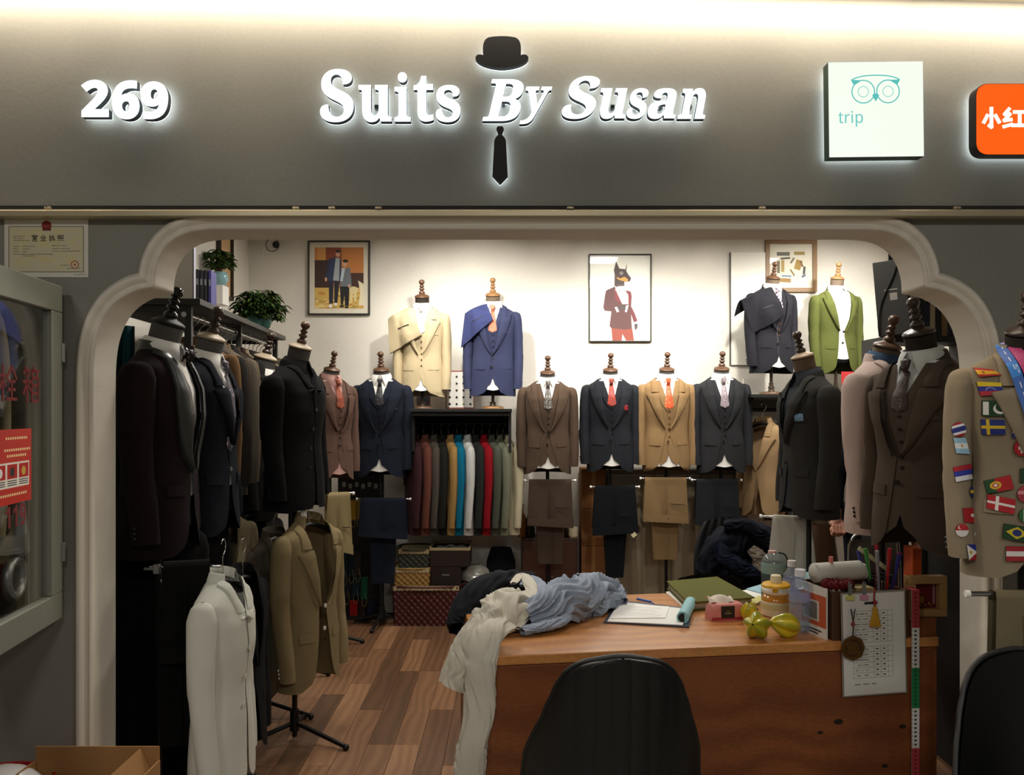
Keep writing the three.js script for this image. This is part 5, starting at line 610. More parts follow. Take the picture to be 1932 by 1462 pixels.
// ---------------------------------------------------------------- heap of dark clothes on a chair at the back
const soft = (x) => Math.sqrt(x * x + .0025);
{
  const chair = (P, turn, label) => { const g = thing('office_chair', label, 'chair', P, turn); mesh('seat', box(.48, .08, .46, [0, .44, 0], [0, 0, 0], .03), M.leather, g); mesh('backrest', sheet(24, 16, (u, v) => { const x = (u - .5) * .46 * (1 - .35 * Math.pow(v, 4)), y = .46 + v * .42; return [x, y + .03 * Math.sin(u * Math.PI) * v, -.2 - .05 * v + .35 * x * x + .008 * Math.abs(Math.sin(u * 22)), u, v]; }), M.leather, g); mesh('column', cyl(.025, .025, .34, [0, .23, 0]), M.blackmetal, g); for (let i = 0; i < 5; i++) { const a = i * 1.2566; const l = mesh('leg', rod([0, .09, 0], [.27 * Math.cos(a), .06, .27 * Math.sin(a)], .016), M.blackmetal, g); mesh('castor', ball(.03, [.27 * Math.cos(a), .03, .27 * Math.sin(a)]), M.black, l); } return g; };
  const p = at(1392, 0, 5.5); chair([p.x, 0, -5.5], R(0), 'black ribbed chair at the back under a heap of dark clothes'); 
  const at3 = (x, y, z) => V(p.x + x, y, -5.45 + z);
  const hp = (label, c, parts) => { const g = thing('clothes_heap', label, 'clothes', [0, 0, 0], 0, 'clothes heaped on the chair at the back'); parts.forEach(([n, pts, r0, r1, sd]) => mesh(n, crumple(pts, (v) => lerp(r0, r1, v) * (.6 + .4 * Math.sin(Math.PI * clamp(v * .9 + .05, 0, 1))), sd, .42, null, 56, 60, 3, .85), c, g)); };
  hp('heap of dark navy jackets on the chair at the back', cloth(0x161a24), [['body', [at3(-.20, .60, .02), at3(-.14, .72, .03), at3(-.02, .80, .02), at3(.12, .80, .02), at3(.2, .70, .04)], .13, .13, 3.1], ['body', [at3(-.16, .56, .08), at3(.0, .62, .1), at3(.18, .60, .1)], .10, .10, 5.3], ['sleeve', [at3(-.12, .90, .10), at3(.0, .91, .13), at3(.1, .84, .16), at3(.19, .74, .16)], .055, .045, 7.7]]);
  hp('navy quilted sleeve across the front of the dark heap', cloth(0x1c2336), [['sleeve', [at3(-.17, .80, .15), at3(-.12, .72, .18), at3(-.02, .66, .2), at3(.1, .62, .2)], .055, .05, 8.2], ['cuff', [at3(-.16, .62, .16), at3(-.08, .55, .18), at3(.02, .53, .18)], .045, .04, 2.2]]);
  hp('beige lining showing inside the dark heap', cloth(0x8d8272, .9, 'plain'), [['lining', [at3(.02, .78, .17), at3(.07, .72, .19), at3(.06, .65, .21)], .045, .05, 4.4]]);
  const p2 = at(1318, 0, 4.75); const c2 = chair([p2.x, 0, -4.75], R(180), 'black chair behind the desk, only its top showing'); c2.scale.y = .85; c2.position.y = 0;
  // brown bag hanging at the right
  one('leather_bag', sheet(30, 18, (u, v) => { const a = u * Math.PI * 2, k = 1 - .35 * v; return [.12 * k * Math.cos(a), v * .33, .06 * k * Math.sin(a) + .006 * Math.sin(u * 25), u, v]; }), std(0x4a3018, .55), 'brown bag standing behind the desk on the right', 'bag', null, [at(1548, 0, 5.5).x, .56, -5.5]);
  const tb = thing('side_table', 'dark side table behind the desk on the right', 'table', [at(1600, 0, 5.6).x, 0, -5.6]); mesh('top', box(.8, .03, .4, [0, .545, 0], [0, 0, 0], .004), std(0x2b211b, .5), tb); for (const [x, z] of [[-.37, .17], [.37, .17], [-.37, -.17], [.37, -.17]]) mesh('leg', box(.03, .53, .03, [x, .265, z]), M.black, tb);
}
// ---------------------------------------------------------------- a person mostly hidden behind the jackets
function field(bones, lo, hi, cell, blend) {   // tapered capsules joined smoothly, meshed by marching cubes
  const size = Math.max(hi[0] - lo[0], hi[1] - lo[1], hi[2] - lo[2]), n = Math.ceil(size / cell) + 4, mc = new MarchingCubes(n, new THREE.MeshBasicMaterial(), false, false, 400000); mc.isolation = 0;
  const h = size / (n - 4) , P = V(0, 0, 0), ab = V(0, 0, 0), ap = V(0, 0, 0), org = [lo[0] - 2 * h, lo[1] - 2 * h, lo[2] - 2 * h];
  for (let k = 0; k < n; k++) for (let j = 0; j < n; j++) for (let i = 0; i < n; i++) { P.set(org[0] + i * h, org[1] + j * h, org[2] + k * h); let acc = 0; for (const [a, b, ra, rb] of bones) { ab.copy(b).sub(a); ap.copy(P).sub(a); const t = clamp(ap.dot(ab) / Math.max(1e-9, ab.lengthSq()), 0, 1), dd = ap.addScaledVector(ab, -t).length() - lerp(ra, rb, t); acc += Math.exp(-dd / blend); } mc.field[k * n * n + j * n + i] = blend * Math.log(acc + 1e-300); }
  mc.update(); const c = mc.count, pos = mc.positionArray.slice(0, c * 3), nor = mc.normalArray.slice(0, c * 3); for (let i = 0; i < c; i++) for (let q = 0; q < 3; q++) pos[i * 3 + q] = org[q] + (pos[i * 3 + q] + 1) / 2 * n * h;
  const g = new THREE.BufferGeometry(); g.setAttribute('position', new THREE.Float32BufferAttribute(pos, 3)); g.setAttribute('normal', new THREE.Float32BufferAttribute(nor, 3)); return clean(g);
}
{
  const C = at(1652, 0, 5.2), hx = at(1575, 0, 5.2).x - C.x, hy = at(0, 996, 5.2).y;     // hand relative to the feet
  const b = (a, c, r1, r2) => [V(...a), V(...c), r1, r2]; const sh = [-.185, 1.33, 0], el = [hx + .01, hy + .31, -.03], wr = [hx, hy + .065, .03];
  const skinBones = [b([0, 1.40, 0], [0, 1.47, .01], .05, .05), b([0, 1.52, .01], [0, 1.56, .015], .075, .085), b([0, 1.49, .04], [0, 1.47, .045], .045, .035), b([0, 1.35, 0], [0, 1.0, 0], .12, .13), b([-.09, 1.31, 0], [.09, 1.31, 0], .09, .09), b(sh, el, .05, .042), b(el, wr, .040, .027), b([.185, 1.33, 0], [.24, 1.06, -.02], .05, .042), b([.24, 1.06, -.02], [.22, .86, .05], .04, .027), b([.22, .84, .055], [.215, .78, .065], .032, .03), b([-.08, .92, 0], [-.09, .5, .01], .09, .06), b([-.09, .5, .01], [-.09, .09, -.01], .055, .038), b([-.09, .05, -.02], [-.095, .035, .12], .038, .03), b([.08, .92, 0], [.09, .5, .01], .09, .06), b([.09, .5, .01], [.09, .09, -.01], .055, .038), b([.09, .05, -.02], [.095, .035, .12], .038, .03)];
  const body = field(skinBones, [-.36, -.01, -.2], [.36, 1.68, .22], .018, .012);
  // right fist, fingers folded over the palm towards the viewer
  const F0 = (x, y, z) => [hx + x, hy + y, .03 + z]; const hb = [b(wr, F0(0, .05, .0), .026, .027), b(F0(-.016, .032, 0), F0(.018, .030, 0), .023, .024), b(F0(-.018, -.005, .004), F0(.022, -.003, .004), .022, .022)];
  [[-.029, .0, .0075], [-.011, -.004, .0085], [.008, -.003, .0088], [.026, .002, .0085]].forEach(([x, y, r]) => { hb.push(b(F0(x, y + .022, .024), F0(x, y - .014, .034), r, r), b(F0(x, y - .014, .034), F0(x, y - .032, .018), r, r * .95), b(F0(x, y - .032, .018), F0(x, y - .022, -.004), r * .95, r * .85)); }); hb.push(b(F0(.036, .022, .005), F0(.044, -.004, .022), .0115, .010), b(F0(.044, -.004, .022), F0(.028, -.018, .044), .010, .0088));
  const hand = field(hb, [hx - .065, hy - .06, -.04], [hx + .07, hy + .10, .10], .0035, .0022);
  const skin = new THREE.MeshPhysicalMaterial({ color: 0xc98f76, roughness: .6, sheen: .3 }); const g = thing('person', 'person in dark clothes behind the jackets, only a closed fist showing', 'person', [C.x, 0, -5.2]);
  mesh('body', merge(body, hand), skin, g);
  const k = .016, grow = (q) => [q[0], q[1], q[2] + k, q[3] + k]; mesh('jumper', field([...[3, 4, 5, 7, 8].map((i) => grow(skinBones[i])), b(el, [hx, hy + .14, .01], .056, .044)], [-.36, .85, -.2], [.36, 1.46, .22], .02, .012), cloth(0x1a1c22, .9, 'plain'), g); mesh('trousers', field([10, 11, 13, 14].map((i) => grow(skinBones[i])).concat([b([-.07, .97, 0], [.07, .97, 0], .135, .135)]), [-.22, .06, -.2], [.22, 1.1, .2], .02, .012), cloth(0x141821, .9, 'plain'), g);
  mesh('shoes', merge([-.09, .09].map((x) => ball(.05, [x, .045, .05], [1, .85, 2.2]))), M.black, g); mesh('hair', ball(.098, [0, 1.56, -.005], [1, 1.05, 1.05]), M.black, g);
  const eyes = merge([-.03, .03].map((x) => ball(.009, [x, 1.535, .095]))); mesh('eyes', eyes, M.black, g); mesh('nose', ball(.012, [0, 1.508, .105], [.8, 1.2, 1]), skin, g); mesh('mouth', box(.04, .006, .01, [0, 1.478, .086], [0, 0, 0], .002), std(0x8a4a42, .5), g); mesh('ears', merge([-.085, .085].map((x) => ball(.02, [x, 1.525, .01], [.5, 1.2, .8]))), skin, g);
}
// ---------------------------------------------------------------- bookcase and black carton behind the taupe jacket
{
  const d = 4.5, x0 = at(1672, 0, d).x, x1 = at(1862, 0, d).x, W = x1 - x0, yS = at(0, 634, d).y, yL = at(0, 700, d).y, yT = at(0, 418, d).y; const g = thing('bookcase', 'black open bookcase behind the taupe jacket', 'bookcase', [(x0 + x1) / 2, 0, -d - .16]);
  mesh('shelf', box(W, .03, .32, [0, yS - .015, 0]), M.black, g); mesh('shelf', box(W, .03, .32, [0, yT, 0]), M.black, g); mesh('shelf', box(W, .03, .32, [0, yL - .33, 0]), M.black, g); mesh('shelf', box(W, .03, .32, [0, .6, 0]), M.black, g); mesh('side', box(.035, yS, .32, [-W / 2 + .018, yS / 2, 0]), M.black, g); mesh('side', box(.035, yT, .32, [W / 2 - .018, yT / 2, 0]), M.black, g); mesh('wire', rod([-.1, yT - .12, .14], [W / 2, yT - .12, .14], .004), M.blackmetal, g); mesh('wire', rod([-.1, yT - .22, .14], [W / 2, yT - .22, .14], .004), M.blackmetal, g); mesh('back_panel', box(W * .72, yT - yS, .01, [W * .14, (yT + yS) / 2, -.15]), M.black, g);
  const q = rng(61); let x = at(1738, 0, d).x; [['black', 0x15151a], ['navy', 0x141c3a], ['cream', 0xb9a98a], ['black', 0x111114], ['tan', 0x7a6038], ['dark blue', 0x1a2140], ['grey', 0x5c5850], ['black', 0x16161a], ['white', 0xb8b4aa], ['maroon', 0x3a1618]].forEach(([nm, c], i) => { const w = .020 + q() * .012, h = .17 + q() * .07, pos = ['left end', 'second place', 'third place', 'fourth place', 'fifth place', 'sixth place', 'seventh place', 'eighth place', 'ninth place', 'right end'][i]; const b = thing('book', `${nm} sample book at the ${pos} of the bookcase shelf`, 'book', [x + w / 2, yS, -d - .12 + q() * .02], 0, 'sample books in the bookcase'); mesh('cover', box(w, h, .17, [0, h / 2, 0], [0, 0, 0], .002), std(c, .6), b); mesh('pages', box(w * .7, h * .96, .005, [0, h / 2, -.085]), M.paper, b); x += w + .001; });
  // cream scroll and a black carton with a pale label
  one('fabric_roll', cyl(.022, .022, .24, [0, .12, 0], [0, 0, 0], 16), std(0xb5a888, .8), 'cream fabric roll standing between the carton and the books', 'roll', null, [at(1729, 0, d).x, yS, -d - .05], 0).rotation.z = .1;
  const c = thing('black_carton', 'tall black carton with a small pale print behind the taupe jacket', 'carton', [at(1697, 0, 4.42).x, yS, -4.46], R(-32)); mesh('body', box(.15, .37, .07, [0, .185, 0], [0, 0, 0], .003), std(0x2c2b28, .55), c); mesh('print', merge(box(.06, .006, .001, [0, .225, .0355]), box(.034, .036, .001, [.01, .19, .0355])), std(0x8f8a80, .7), c); mesh('string', tube([[.055, .40, .04], [.02, .30, .04], [-.05, .16, .04], [-.07, .06, .045], [-.07, .01, .04]], .0035, 20, 6), M.black, c); c.rotation.z = .08;
  const ob = thing('orange_carton', 'orange carton on the bookcase under the shelf', 'carton', [at(1698, 0, d).x, at(0, 735, d).y - .2, -d - .06]); mesh('body', box(.075, .37, .2, [0, .185, 0], [0, 0, 0], .003), std(0xd84f0c, .5), ob); mesh('lid', box(.077, .03, .202, [0, .372, 0], [0, 0, 0], .003), std(0x2a211c, .5), ob);
  // dark cupboard filling the lower right behind the desk
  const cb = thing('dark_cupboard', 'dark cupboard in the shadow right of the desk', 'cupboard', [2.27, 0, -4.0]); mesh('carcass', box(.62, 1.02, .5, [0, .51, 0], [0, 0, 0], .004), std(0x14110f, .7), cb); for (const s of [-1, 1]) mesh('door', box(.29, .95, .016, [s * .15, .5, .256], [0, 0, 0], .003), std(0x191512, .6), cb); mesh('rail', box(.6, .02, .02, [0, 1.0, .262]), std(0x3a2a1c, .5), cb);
  // canvas folding stool top
  const st = thing('folding_frame', 'folding frame with grey canvas behind the desk organiser', 'frame', [at(1652, 0, 4.4).x, 0, -4.4]); mesh('canvas', sheet(10, 8, (u, v) => [lerp(-.13, .1, u), lerp(.96, .62, v), .02 * Math.sin(v * 3), u, v]), cloth(0x5c5248, .95, 'linen'), st); mesh('tube', tube([[-.13, .0, 0], [-.13, .9, 0], [-.12, .965, 0], [.1, .99, -.02], [.12, .9, -.02], [.12, .0, -.02]], .009, 40, 8), M.chrome, st);
  one('file_box', box(.045, .30, .09, [0, .15, 0], [0, 0, 0], .004), std(0xc8500f, .5), 'orange file box behind the pens', 'box', null, [at(1729, 0, 3.75).x, .72, -3.78]);
}
// ---------------------------------------------------------------- flag patches and ribbon on the beige jacket outside
{
  const J = SUITS.patch, N = 6, cell = 160; const FL2 = {};
  const draws = {
    spain: (c, w, h) => { c.fillStyle = '#a81a1c'; c.fillRect(0, 0, w, h); c.fillStyle = '#e0a818'; c.fillRect(0, h * .27, w, h * .48); c.fillStyle = '#a8501c'; ell(c, w * .33, h * .5, w * .07, h * .13); },
    venezuela: (c, w, h) => { c.fillStyle = '#d8bd14'; c.fillRect(0, 0, w, h / 3); c.fillStyle = '#1c2a86'; c.fillRect(0, h / 3, w, h / 3); c.fillStyle = '#a01a2c'; c.fillRect(0, h * 2 / 3, w, h / 3); c.fillStyle = '#e8e8f0'; for (let i = 0; i < 8; i++) { const a = Math.PI * (1.12 + i * .108); ell(c, w * .5 + w * .2 * Math.cos(a), h * .66 + h * .24 * Math.sin(a), 3, 3); } },
    pakistan: (c, w, h) => { c.fillStyle = '#12361f'; c.fillRect(0, 0, w, h); c.fillStyle = '#d8d8d0'; c.fillRect(w * .05, h * .1, w * .2, h * .8); ell(c, w * .64, h * .52, h * .32, h * .32); c.fillStyle = '#12361f'; ell(c, w * .69, h * .42, h * .28, h * .28); c.fillStyle = '#d8d8d0'; ell(c, w * .73, h * .4, 6, 6); },
    sweden: (c, w, h) => { c.fillStyle = '#1d2a72'; c.fillRect(0, 0, w, h); c.fillStyle = '#cfae1c'; c.fillRect(w * .22, 0, w * .14, h); c.fillRect(0, h * .4, w, h * .2); },
    nether: (c, w, h) => { c.fillStyle = '#a81c2c'; c.fillRect(0, 0, w, h / 3); c.fillStyle = '#e6e4ea'; c.fillRect(0, h / 3, w, h / 3); c.fillStyle = '#22338a'; c.fillRect(0, h * 2 / 3, w, h / 3); },
    thai: (c, w, h) => { c.save(); c.translate(w / 2, h / 2); c.rotate(-.2); c.translate(-w / 2, -h / 2); c.fillStyle = '#a01c28'; c.fillRect(-w, -h, w * 3, h * 3); c.fillStyle = '#e6e4ea'; c.fillRect(-w, h * .18, w * 3, h * .64); c.fillStyle = '#22307e'; c.fillRect(-w, h * .34, w * 3, h * .32); c.restore(); },
    argentina: (c, w, h) => { c.fillStyle = '#9cc6de'; c.fillRect(0, 0, w, h); c.fillStyle = '#e8ecee'; c.fillRect(0, h / 3, w, h / 3); c.fillStyle = '#c88a2a'; ell(c, w * .55, h * .5, w * .06, h * .1); },
    tricolor: (c, w, h) => { c.fillStyle = '#a81c2c'; c.fillRect(0, 0, w, h / 3); c.fillStyle = '#2a35a0'; c.fillRect(0, h / 3, w, h / 3); c.fillStyle = '#e6e4ea'; c.fillRect(0, h * 2 / 3, w, h / 3); },
    portugal: (c, w, h) => { c.fillStyle = '#b01c20'; c.fillRect(0, 0, w, h); c.fillStyle = '#1e4a26'; c.fillRect(0, 0, w * .38, h); c.fillStyle = '#d8b030'; ell(c, w * .38, h * .5, h * .28, h * .28); c.fillStyle = '#b01c20'; ell(c, w * .38, h * .5, h * .16, h * .16); c.fillStyle = '#e8e4e0'; ell(c, w * .38, h * .5, h * .1, h * .1); },
    denmark: (c, w, h) => { c.fillStyle = '#b01c26'; c.fillRect(0, 0, w, h); c.fillStyle = '#e6e2dc'; c.fillRect(w * .3, 0, w * .12, h); c.fillRect(0, h * .42, w, h * .16); },
    swiss: (c, w, h) => { c.fillStyle = '#a8161c'; c.fillRect(0, 0, w, h); c.fillStyle = '#dcd8d2'; c.fillRect(w * .44, h * .18, w * .12, h * .64); c.fillRect(w * .3, h * .4, w * .4, h * .2); },
    singapore: (c, w, h) => { c.fillStyle = '#e2deda'; c.fillRect(0, 0, w, h); c.fillStyle = '#b0202a'; c.fillRect(0, 0, w, h / 2); c.fillStyle = '#e2deda'; ell(c, w * .35, h * .28, w * .14, h * .14); c.fillStyle = '#b0202a'; ell(c, w * .42, h * .26, w * .13, h * .13); },
    philippines: (c, w, h) => { c.fillStyle = '#1f2c8a'; c.fillRect(0, 0, w, h / 2); c.fillStyle = '#a3182a'; c.fillRect(0, h / 2, w, h / 2); c.fillStyle = '#e4e0d8'; poly(c, [[0, 0], [w * .42, h / 2], [0, h]]); c.fillStyle = '#c8a028'; ell(c, w * .14, h * .5, w * .06, h * .11); },
    brazil: (c, w, h) => { c.fillStyle = '#16401f'; c.fillRect(0, 0, w, h); c.fillStyle = '#d2b81e'; poly(c, [[w * .1, h / 2], [w / 2, h * .1], [w * .9, h / 2], [w / 2, h * .9]]); c.fillStyle = '#20306e'; ell(c, w / 2, h / 2, h * .22, h * .22); },
    austria: (c, w, h) => { c.fillStyle = '#a01c26'; c.fillRect(0, 0, w, h); c.fillStyle = '#e0dcd6'; c.fillRect(0, h / 3, w, h / 3); },
    greenflag: (c, w, h) => { c.fillStyle = '#1d4424'; c.fillRect(0, 0, w, h); c.fillStyle = '#b01c20'; c.fillRect(w * .3, h * .55, w * .7, h * .45); },
    italian: (c, w, h) => { c.fillStyle = '#2b6a34'; c.fillRect(0, 0, w / 3, h); c.fillStyle = '#e6e2dc'; c.fillRect(w / 3, 0, w / 3, h); c.fillStyle = '#b01c20'; c.fillRect(w * 2 / 3, 0, w / 3, h); },
    pinkbar: (c, w, h) => { c.fillStyle = '#a8343e'; c.fillRect(0, 0, w, h); c.fillStyle = '#d98a92'; c.fillRect(0, h * .3, w, h * .2); },
  };
  const keys = Object.keys(draws); const atlas = canvas(1024, 1024, (c) => { keys.forEach((k, i) => { c.save(); c.translate((i % 6) * 168, Math.floor(i / 6) * 128); c.beginPath(); c.rect(0, 0, 160, 120); c.clip(); draws[k](c, 160, 120); c.restore(); }); c.fillStyle = '#d9d6cf'; c.fillRect(0, 900, 200, 120); }); const am = std(0xffffff, .75, { map: atlas });
  const edgeM = std(0x3a2a2a, .8);
  // world ray through a picture point, met with the front of the jacket or with its sleeve (in the jacket's own space)
  J.jacket.updateMatrixWorld(true); const inv = J.jacket.matrixWorld.clone().invert(), sl = sleevePath({ seed: 1928 * .13, bend: .035, cuff: .055 }, -1);
  const eyeL = V(0, EYE, 0).applyMatrix4(inv);
  const hit = (px, py, onSleeve) => { const dir = at(px, py, 1).sub(V(0, EYE, 0)); const b = V(0, EYE, 0).add(dir).applyMatrix4(inv).sub(eyeL); let best = null, bd = 1e9; for (let t = 2.0; t < 3.1; t += .002) { const q = eyeL.clone().addScaledVector(b, t); let dd; if (onSleeve) { const tt = clamp((.664 - q.y) / (.664 - .055), .02, 1), c0 = sl(tt, 0), c1 = sl(tt, Math.PI), c2 = sl(tt, Math.PI / 2), cx = (c0[0] + c1[0]) / 2, rx = Math.abs(c0[0] - c1[0]) / 2, cz = c0[2], rz = Math.abs(c2[2] - cz); dd = Math.hypot((q.x - cx) / rx, (q.z - cz) / rz) - 1.03; } else dd = q.y > .70 || Math.abs(q.x) > HW(q.y) ? 1 : q.z < surfZ(q.x, q.y) + .006 ? -1 : 1; if (dd < 0) return q; if (dd < bd) { bd = dd; best = q; } } return best; };
  // [flag, corners in the picture (tl, tr, br, bl) or centre and radius, on the sleeve?]
  const list = [['spain', [[1835, 693], [1872, 697], [1889, 708], [1846, 711]], 0, 'red and yellow'], ['venezuela', [[1841, 720], [1887, 722], [1893, 744], [1848, 747]], 0, 'yellow, blue and red'], ['pakistan', [[1851, 755], [1905, 756], [1905, 786], [1851, 785]], 0, 'dark green crescent'], ['sweden', [[1849, 791], [1894, 792], [1896, 820], [1851, 820]], 0, 'blue and yellow cross'], ['nether', [[1908, 798], [1950, 800], [1950, 828], [1909, 826]], 0, 'red, white and blue'], ['portugal', [[1855, 907], [1905, 896], [1912, 922], [1861, 931]], 0, 'green and red crest'], ['denmark', [[1862, 932], [1915, 942], [1912, 970], [1860, 958]], 0, 'red with white cross'], ['brazil', [[1893, 987], [1945, 995], [1942, 1023], [1890, 1015]], 0, 'green and yellow diamond'], ['austria', [[1897, 1030], [1950, 1031], [1950, 1058], [1897, 1058]], 0, 'red and white striped'], ['greenflag', [[1924, 884], [1955, 880], [1958, 906], [1924, 910]], 0, 'dark green'],
    ['tricolor', [[1796, 881], [1832, 875], [1834, 903], [1803, 909]], 1, 'red, blue and white'], ['argentina', [[1797, 826], [1821, 826], [1829, 856], [1803, 855]], 1, 'pale blue and white'], ['swiss', [[1815, 958], [1862, 958], [1866, 986], [1818, 985]], 1, 'red with white plus'], ['philippines', [[1823, 1027], [1866, 1026], [1869, 1055], [1827, 1056]], 1, 'white triangle, blue and red'], ['thai', [1808, 810, 14], 1, 'round red, white and blue'], ['sweden', [1844, 927, 15], 1, 'round blue and yellow'], ['singapore', [1814, 1000, 12.5], 1, 'round red over white'], ['nether', [1851, 1007, 14.5], 1, 'round striped'], ['swiss', [1926, 845, 15], 0, 'round red with white plus'], ['pinkbar', [1934, 932, 16], 0, 'round red and pink'], ['italian', [1934, 972, 13], 0, 'round green, white and red']];
  for (const [k, q, sv, words] of list) {
    const i = keys.indexOf(k), U = (a, b) => [((i % 6) * 168 + 2 + a * 156) / 1024, 1 - (Math.floor(i / 6) * 128 + 2 + b * 116) / 1024]; const round = q.length === 3; const pt = (a, b) => { let x, y; if (round) { x = q[0] + q[2] * 2 * (a - .5); y = q[1] + q[2] * 2 * (b - .5); } else { x = lerp(lerp(q[0][0], q[1][0], a), lerp(q[3][0], q[2][0], a), b); y = lerp(lerp(q[0][1], q[1][1], a), lerp(q[3][1], q[2][1], a), b); } return hit(x, y, sv); };
    const n = round ? 16 : 6, lift = .007; const build = (off) => round ? sheet(n, 3, (u, v) => { const a = u * Math.PI * 2, rx = v * .5 * Math.cos(a), ry = v * .5 * Math.sin(a), p = pt(.5 + rx, .5 + ry); return [p.x, p.y, p.z + off, ...U(.5 + rx, .5 + ry)]; }) : sheet(6, 4, (u, v) => { const p = pt(u, v); return [p.x, p.y, p.z + off, ...U(u, v)]; });
    const m = mesh('flag_patch', build(lift), am, J.jacket); m.userData.label = `${words} flag patch`; mesh('patch_edge', round ? sheet(16, 1, (u, v) => { const a = u * Math.PI * 2, p = pt(.5 + .5 * Math.cos(a), .5 + .5 * Math.sin(a)); return [p.x, p.y, p.z + lift * v, 0, 0]; }) : merge([[0, 0, 1, 0], [1, 0, 1, 1], [1, 1, 0, 1], [0, 1, 0, 0]].map(([a, b, c2, d2]) => sheet(6, 1, (u, v) => { const p = pt(lerp(a, c2, u), lerp(b, d2, u)); return [p.x, p.y, p.z + lift * v, 0, 0]; }))), edgeM, m);
  }
  // ribbon of a lanyard round the neck
  const rt = canvas(256, 256, (c) => { c.fillStyle = '#2a62b8'; c.fillRect(0, 0, 256, 256); c.fillStyle = '#3a86d8'; c.fillRect(0, 0, 256, 90); c.fillStyle = '#dfe6f2'; c.font = 'bold 60px sans-serif'; c.save(); c.translate(90, 40); c.rotate(Math.PI / 2); for (let i = 0; i < 4; i++) c.fillRect(i * 52, -60, 30, 24); c.restore(); c.strokeStyle = '#dfe6f2'; c.lineWidth = 10; c.beginPath(); c.arc(200, 40, 22, 0, 7); c.stroke(); }); rt.wrapS = rt.wrapT = THREE.RepeatWrapping;
  const g = thing('lanyard', 'blue and pink lanyard ribbon over the beige patch jacket', 'lanyard', J.P, J.turn); g.scale.setScalar(J.s);
  const pathL = new THREE.CatmullRomCurve3([V(.0, .752, -.06), V(-.05, .748, -.035), V(-.070, .725, .02), V(-.062, .66, .10), V(-.045, .57, .135), V(-.02, .47, .155)]), pathR = new THREE.CatmullRomCurve3([V(.0, .752, -.06), V(-.04, .752, -.03), V(-.040, .728, .035), V(-.030, .665, .112), V(-.012, .58, .143), V(.01, .47, .158)]);
  for (const [c, mt] of [[pathL, std(0xffffff, .5, { map: rt })], [pathR, pattern(speck('#b8347a', ['#e07a2a', '#d8488e', '#7a2a6a'], 33), 14)]]) mesh('ribbon', sheet(3, 40, (u, v) => { const p = c.getPoint(v), o = (u - .5) * .034; return [p.x + o * .9, p.y + o * .35, p.z + .012 - Math.abs(o) * .1, u, v * 3]; }), mt, g);
}
// stone-coloured trousers under the patch jacket
barTrousers({ px: 1925, y0: 1116, w: 108, h: 190, d: 2.56, color: 0x8b8064, label: 'stone-coloured trousers below the patch jacket at the right edge', leg: 60, flare: 1.08, bw: .30 });
// ---------------------------------------------------------------- the wooden desk
const DY = .76, DT = R(8.8), DA = V(-.088, 0, -3.05), DW = 1.67, DD = .91;
const dk = (px, py, y = DY) => at(px, py, F * (EYE - y) / (py - CY));       // picture point on the desk top
const dw = (x, y, z) => V(x, y, z).applyAxisAngle(V(0, 1, 0), DT).add(DA);    // desk coordinates: x along the front, z towards the viewer
{
  const topT = grain([.84, .58, .33], [.66, .42, .21], 60, 5); topT.repeat.set(1.1, 1.1); const frT = grain([.56, .32, .16], [.42, .22, .10], 71, 3); frT.repeat.set(.9, 1.2);
  const topM = new THREE.MeshPhysicalMaterial({ map: topT, roughness: .32, clearcoat: .4, clearcoatRoughness: .25 }), frM = std(0xffffff, .5, { map: frT }), knotM = std(0x1d0d06, .7);
  const g = thing('wooden_desk', 'brown wooden desk with a solid plank front', 'desk', [DA.x, 0, DA.z], DT);
  mesh('desk_top', box(DW + .01, .035, DD, [DW / 2, DY - .0175, -DD / 2], [0, 0, 0], .005), topM, g);
  mesh('front_panel', box(DW - .035, DY - .037, .024, [DW / 2, (DY - .037) / 2, -.014], [0, 0, 0], .003), frM, g);
  mesh('side_panel', box(.03, DY - .036, DD - .01, [.017, (DY - .036) / 2, -DD / 2]), frM, g); mesh('side_panel', box(.03, DY - .036, DD - .01, [DW - .017, (DY - .036) / 2, -DD / 2]), frM, g);
  [[1.28, .47, .020], [1.21, .435, .012], [.62, .40, .020], [1.53, .44, .015], [1.46, .30, .014], [1.05, .25, .018]].forEach(([x, y, r]) => mesh('knot', cyl(r * .6, r * .6, .002, [0, 0, 0], [Math.PI / 2, 0, 0], 14).scale(1.5, .8, 1).translate(x, y, -.0008), knotM, g));
  // riser at the right end
  const r = thing('desk_riser', 'small wooden block at the right end of the desk', 'block', dw(1.622, DY, -.10), DT); mesh('block', box(.10, .068, .18, [0, .034, 0], [0, 0, 0], .003), frM, r);
}
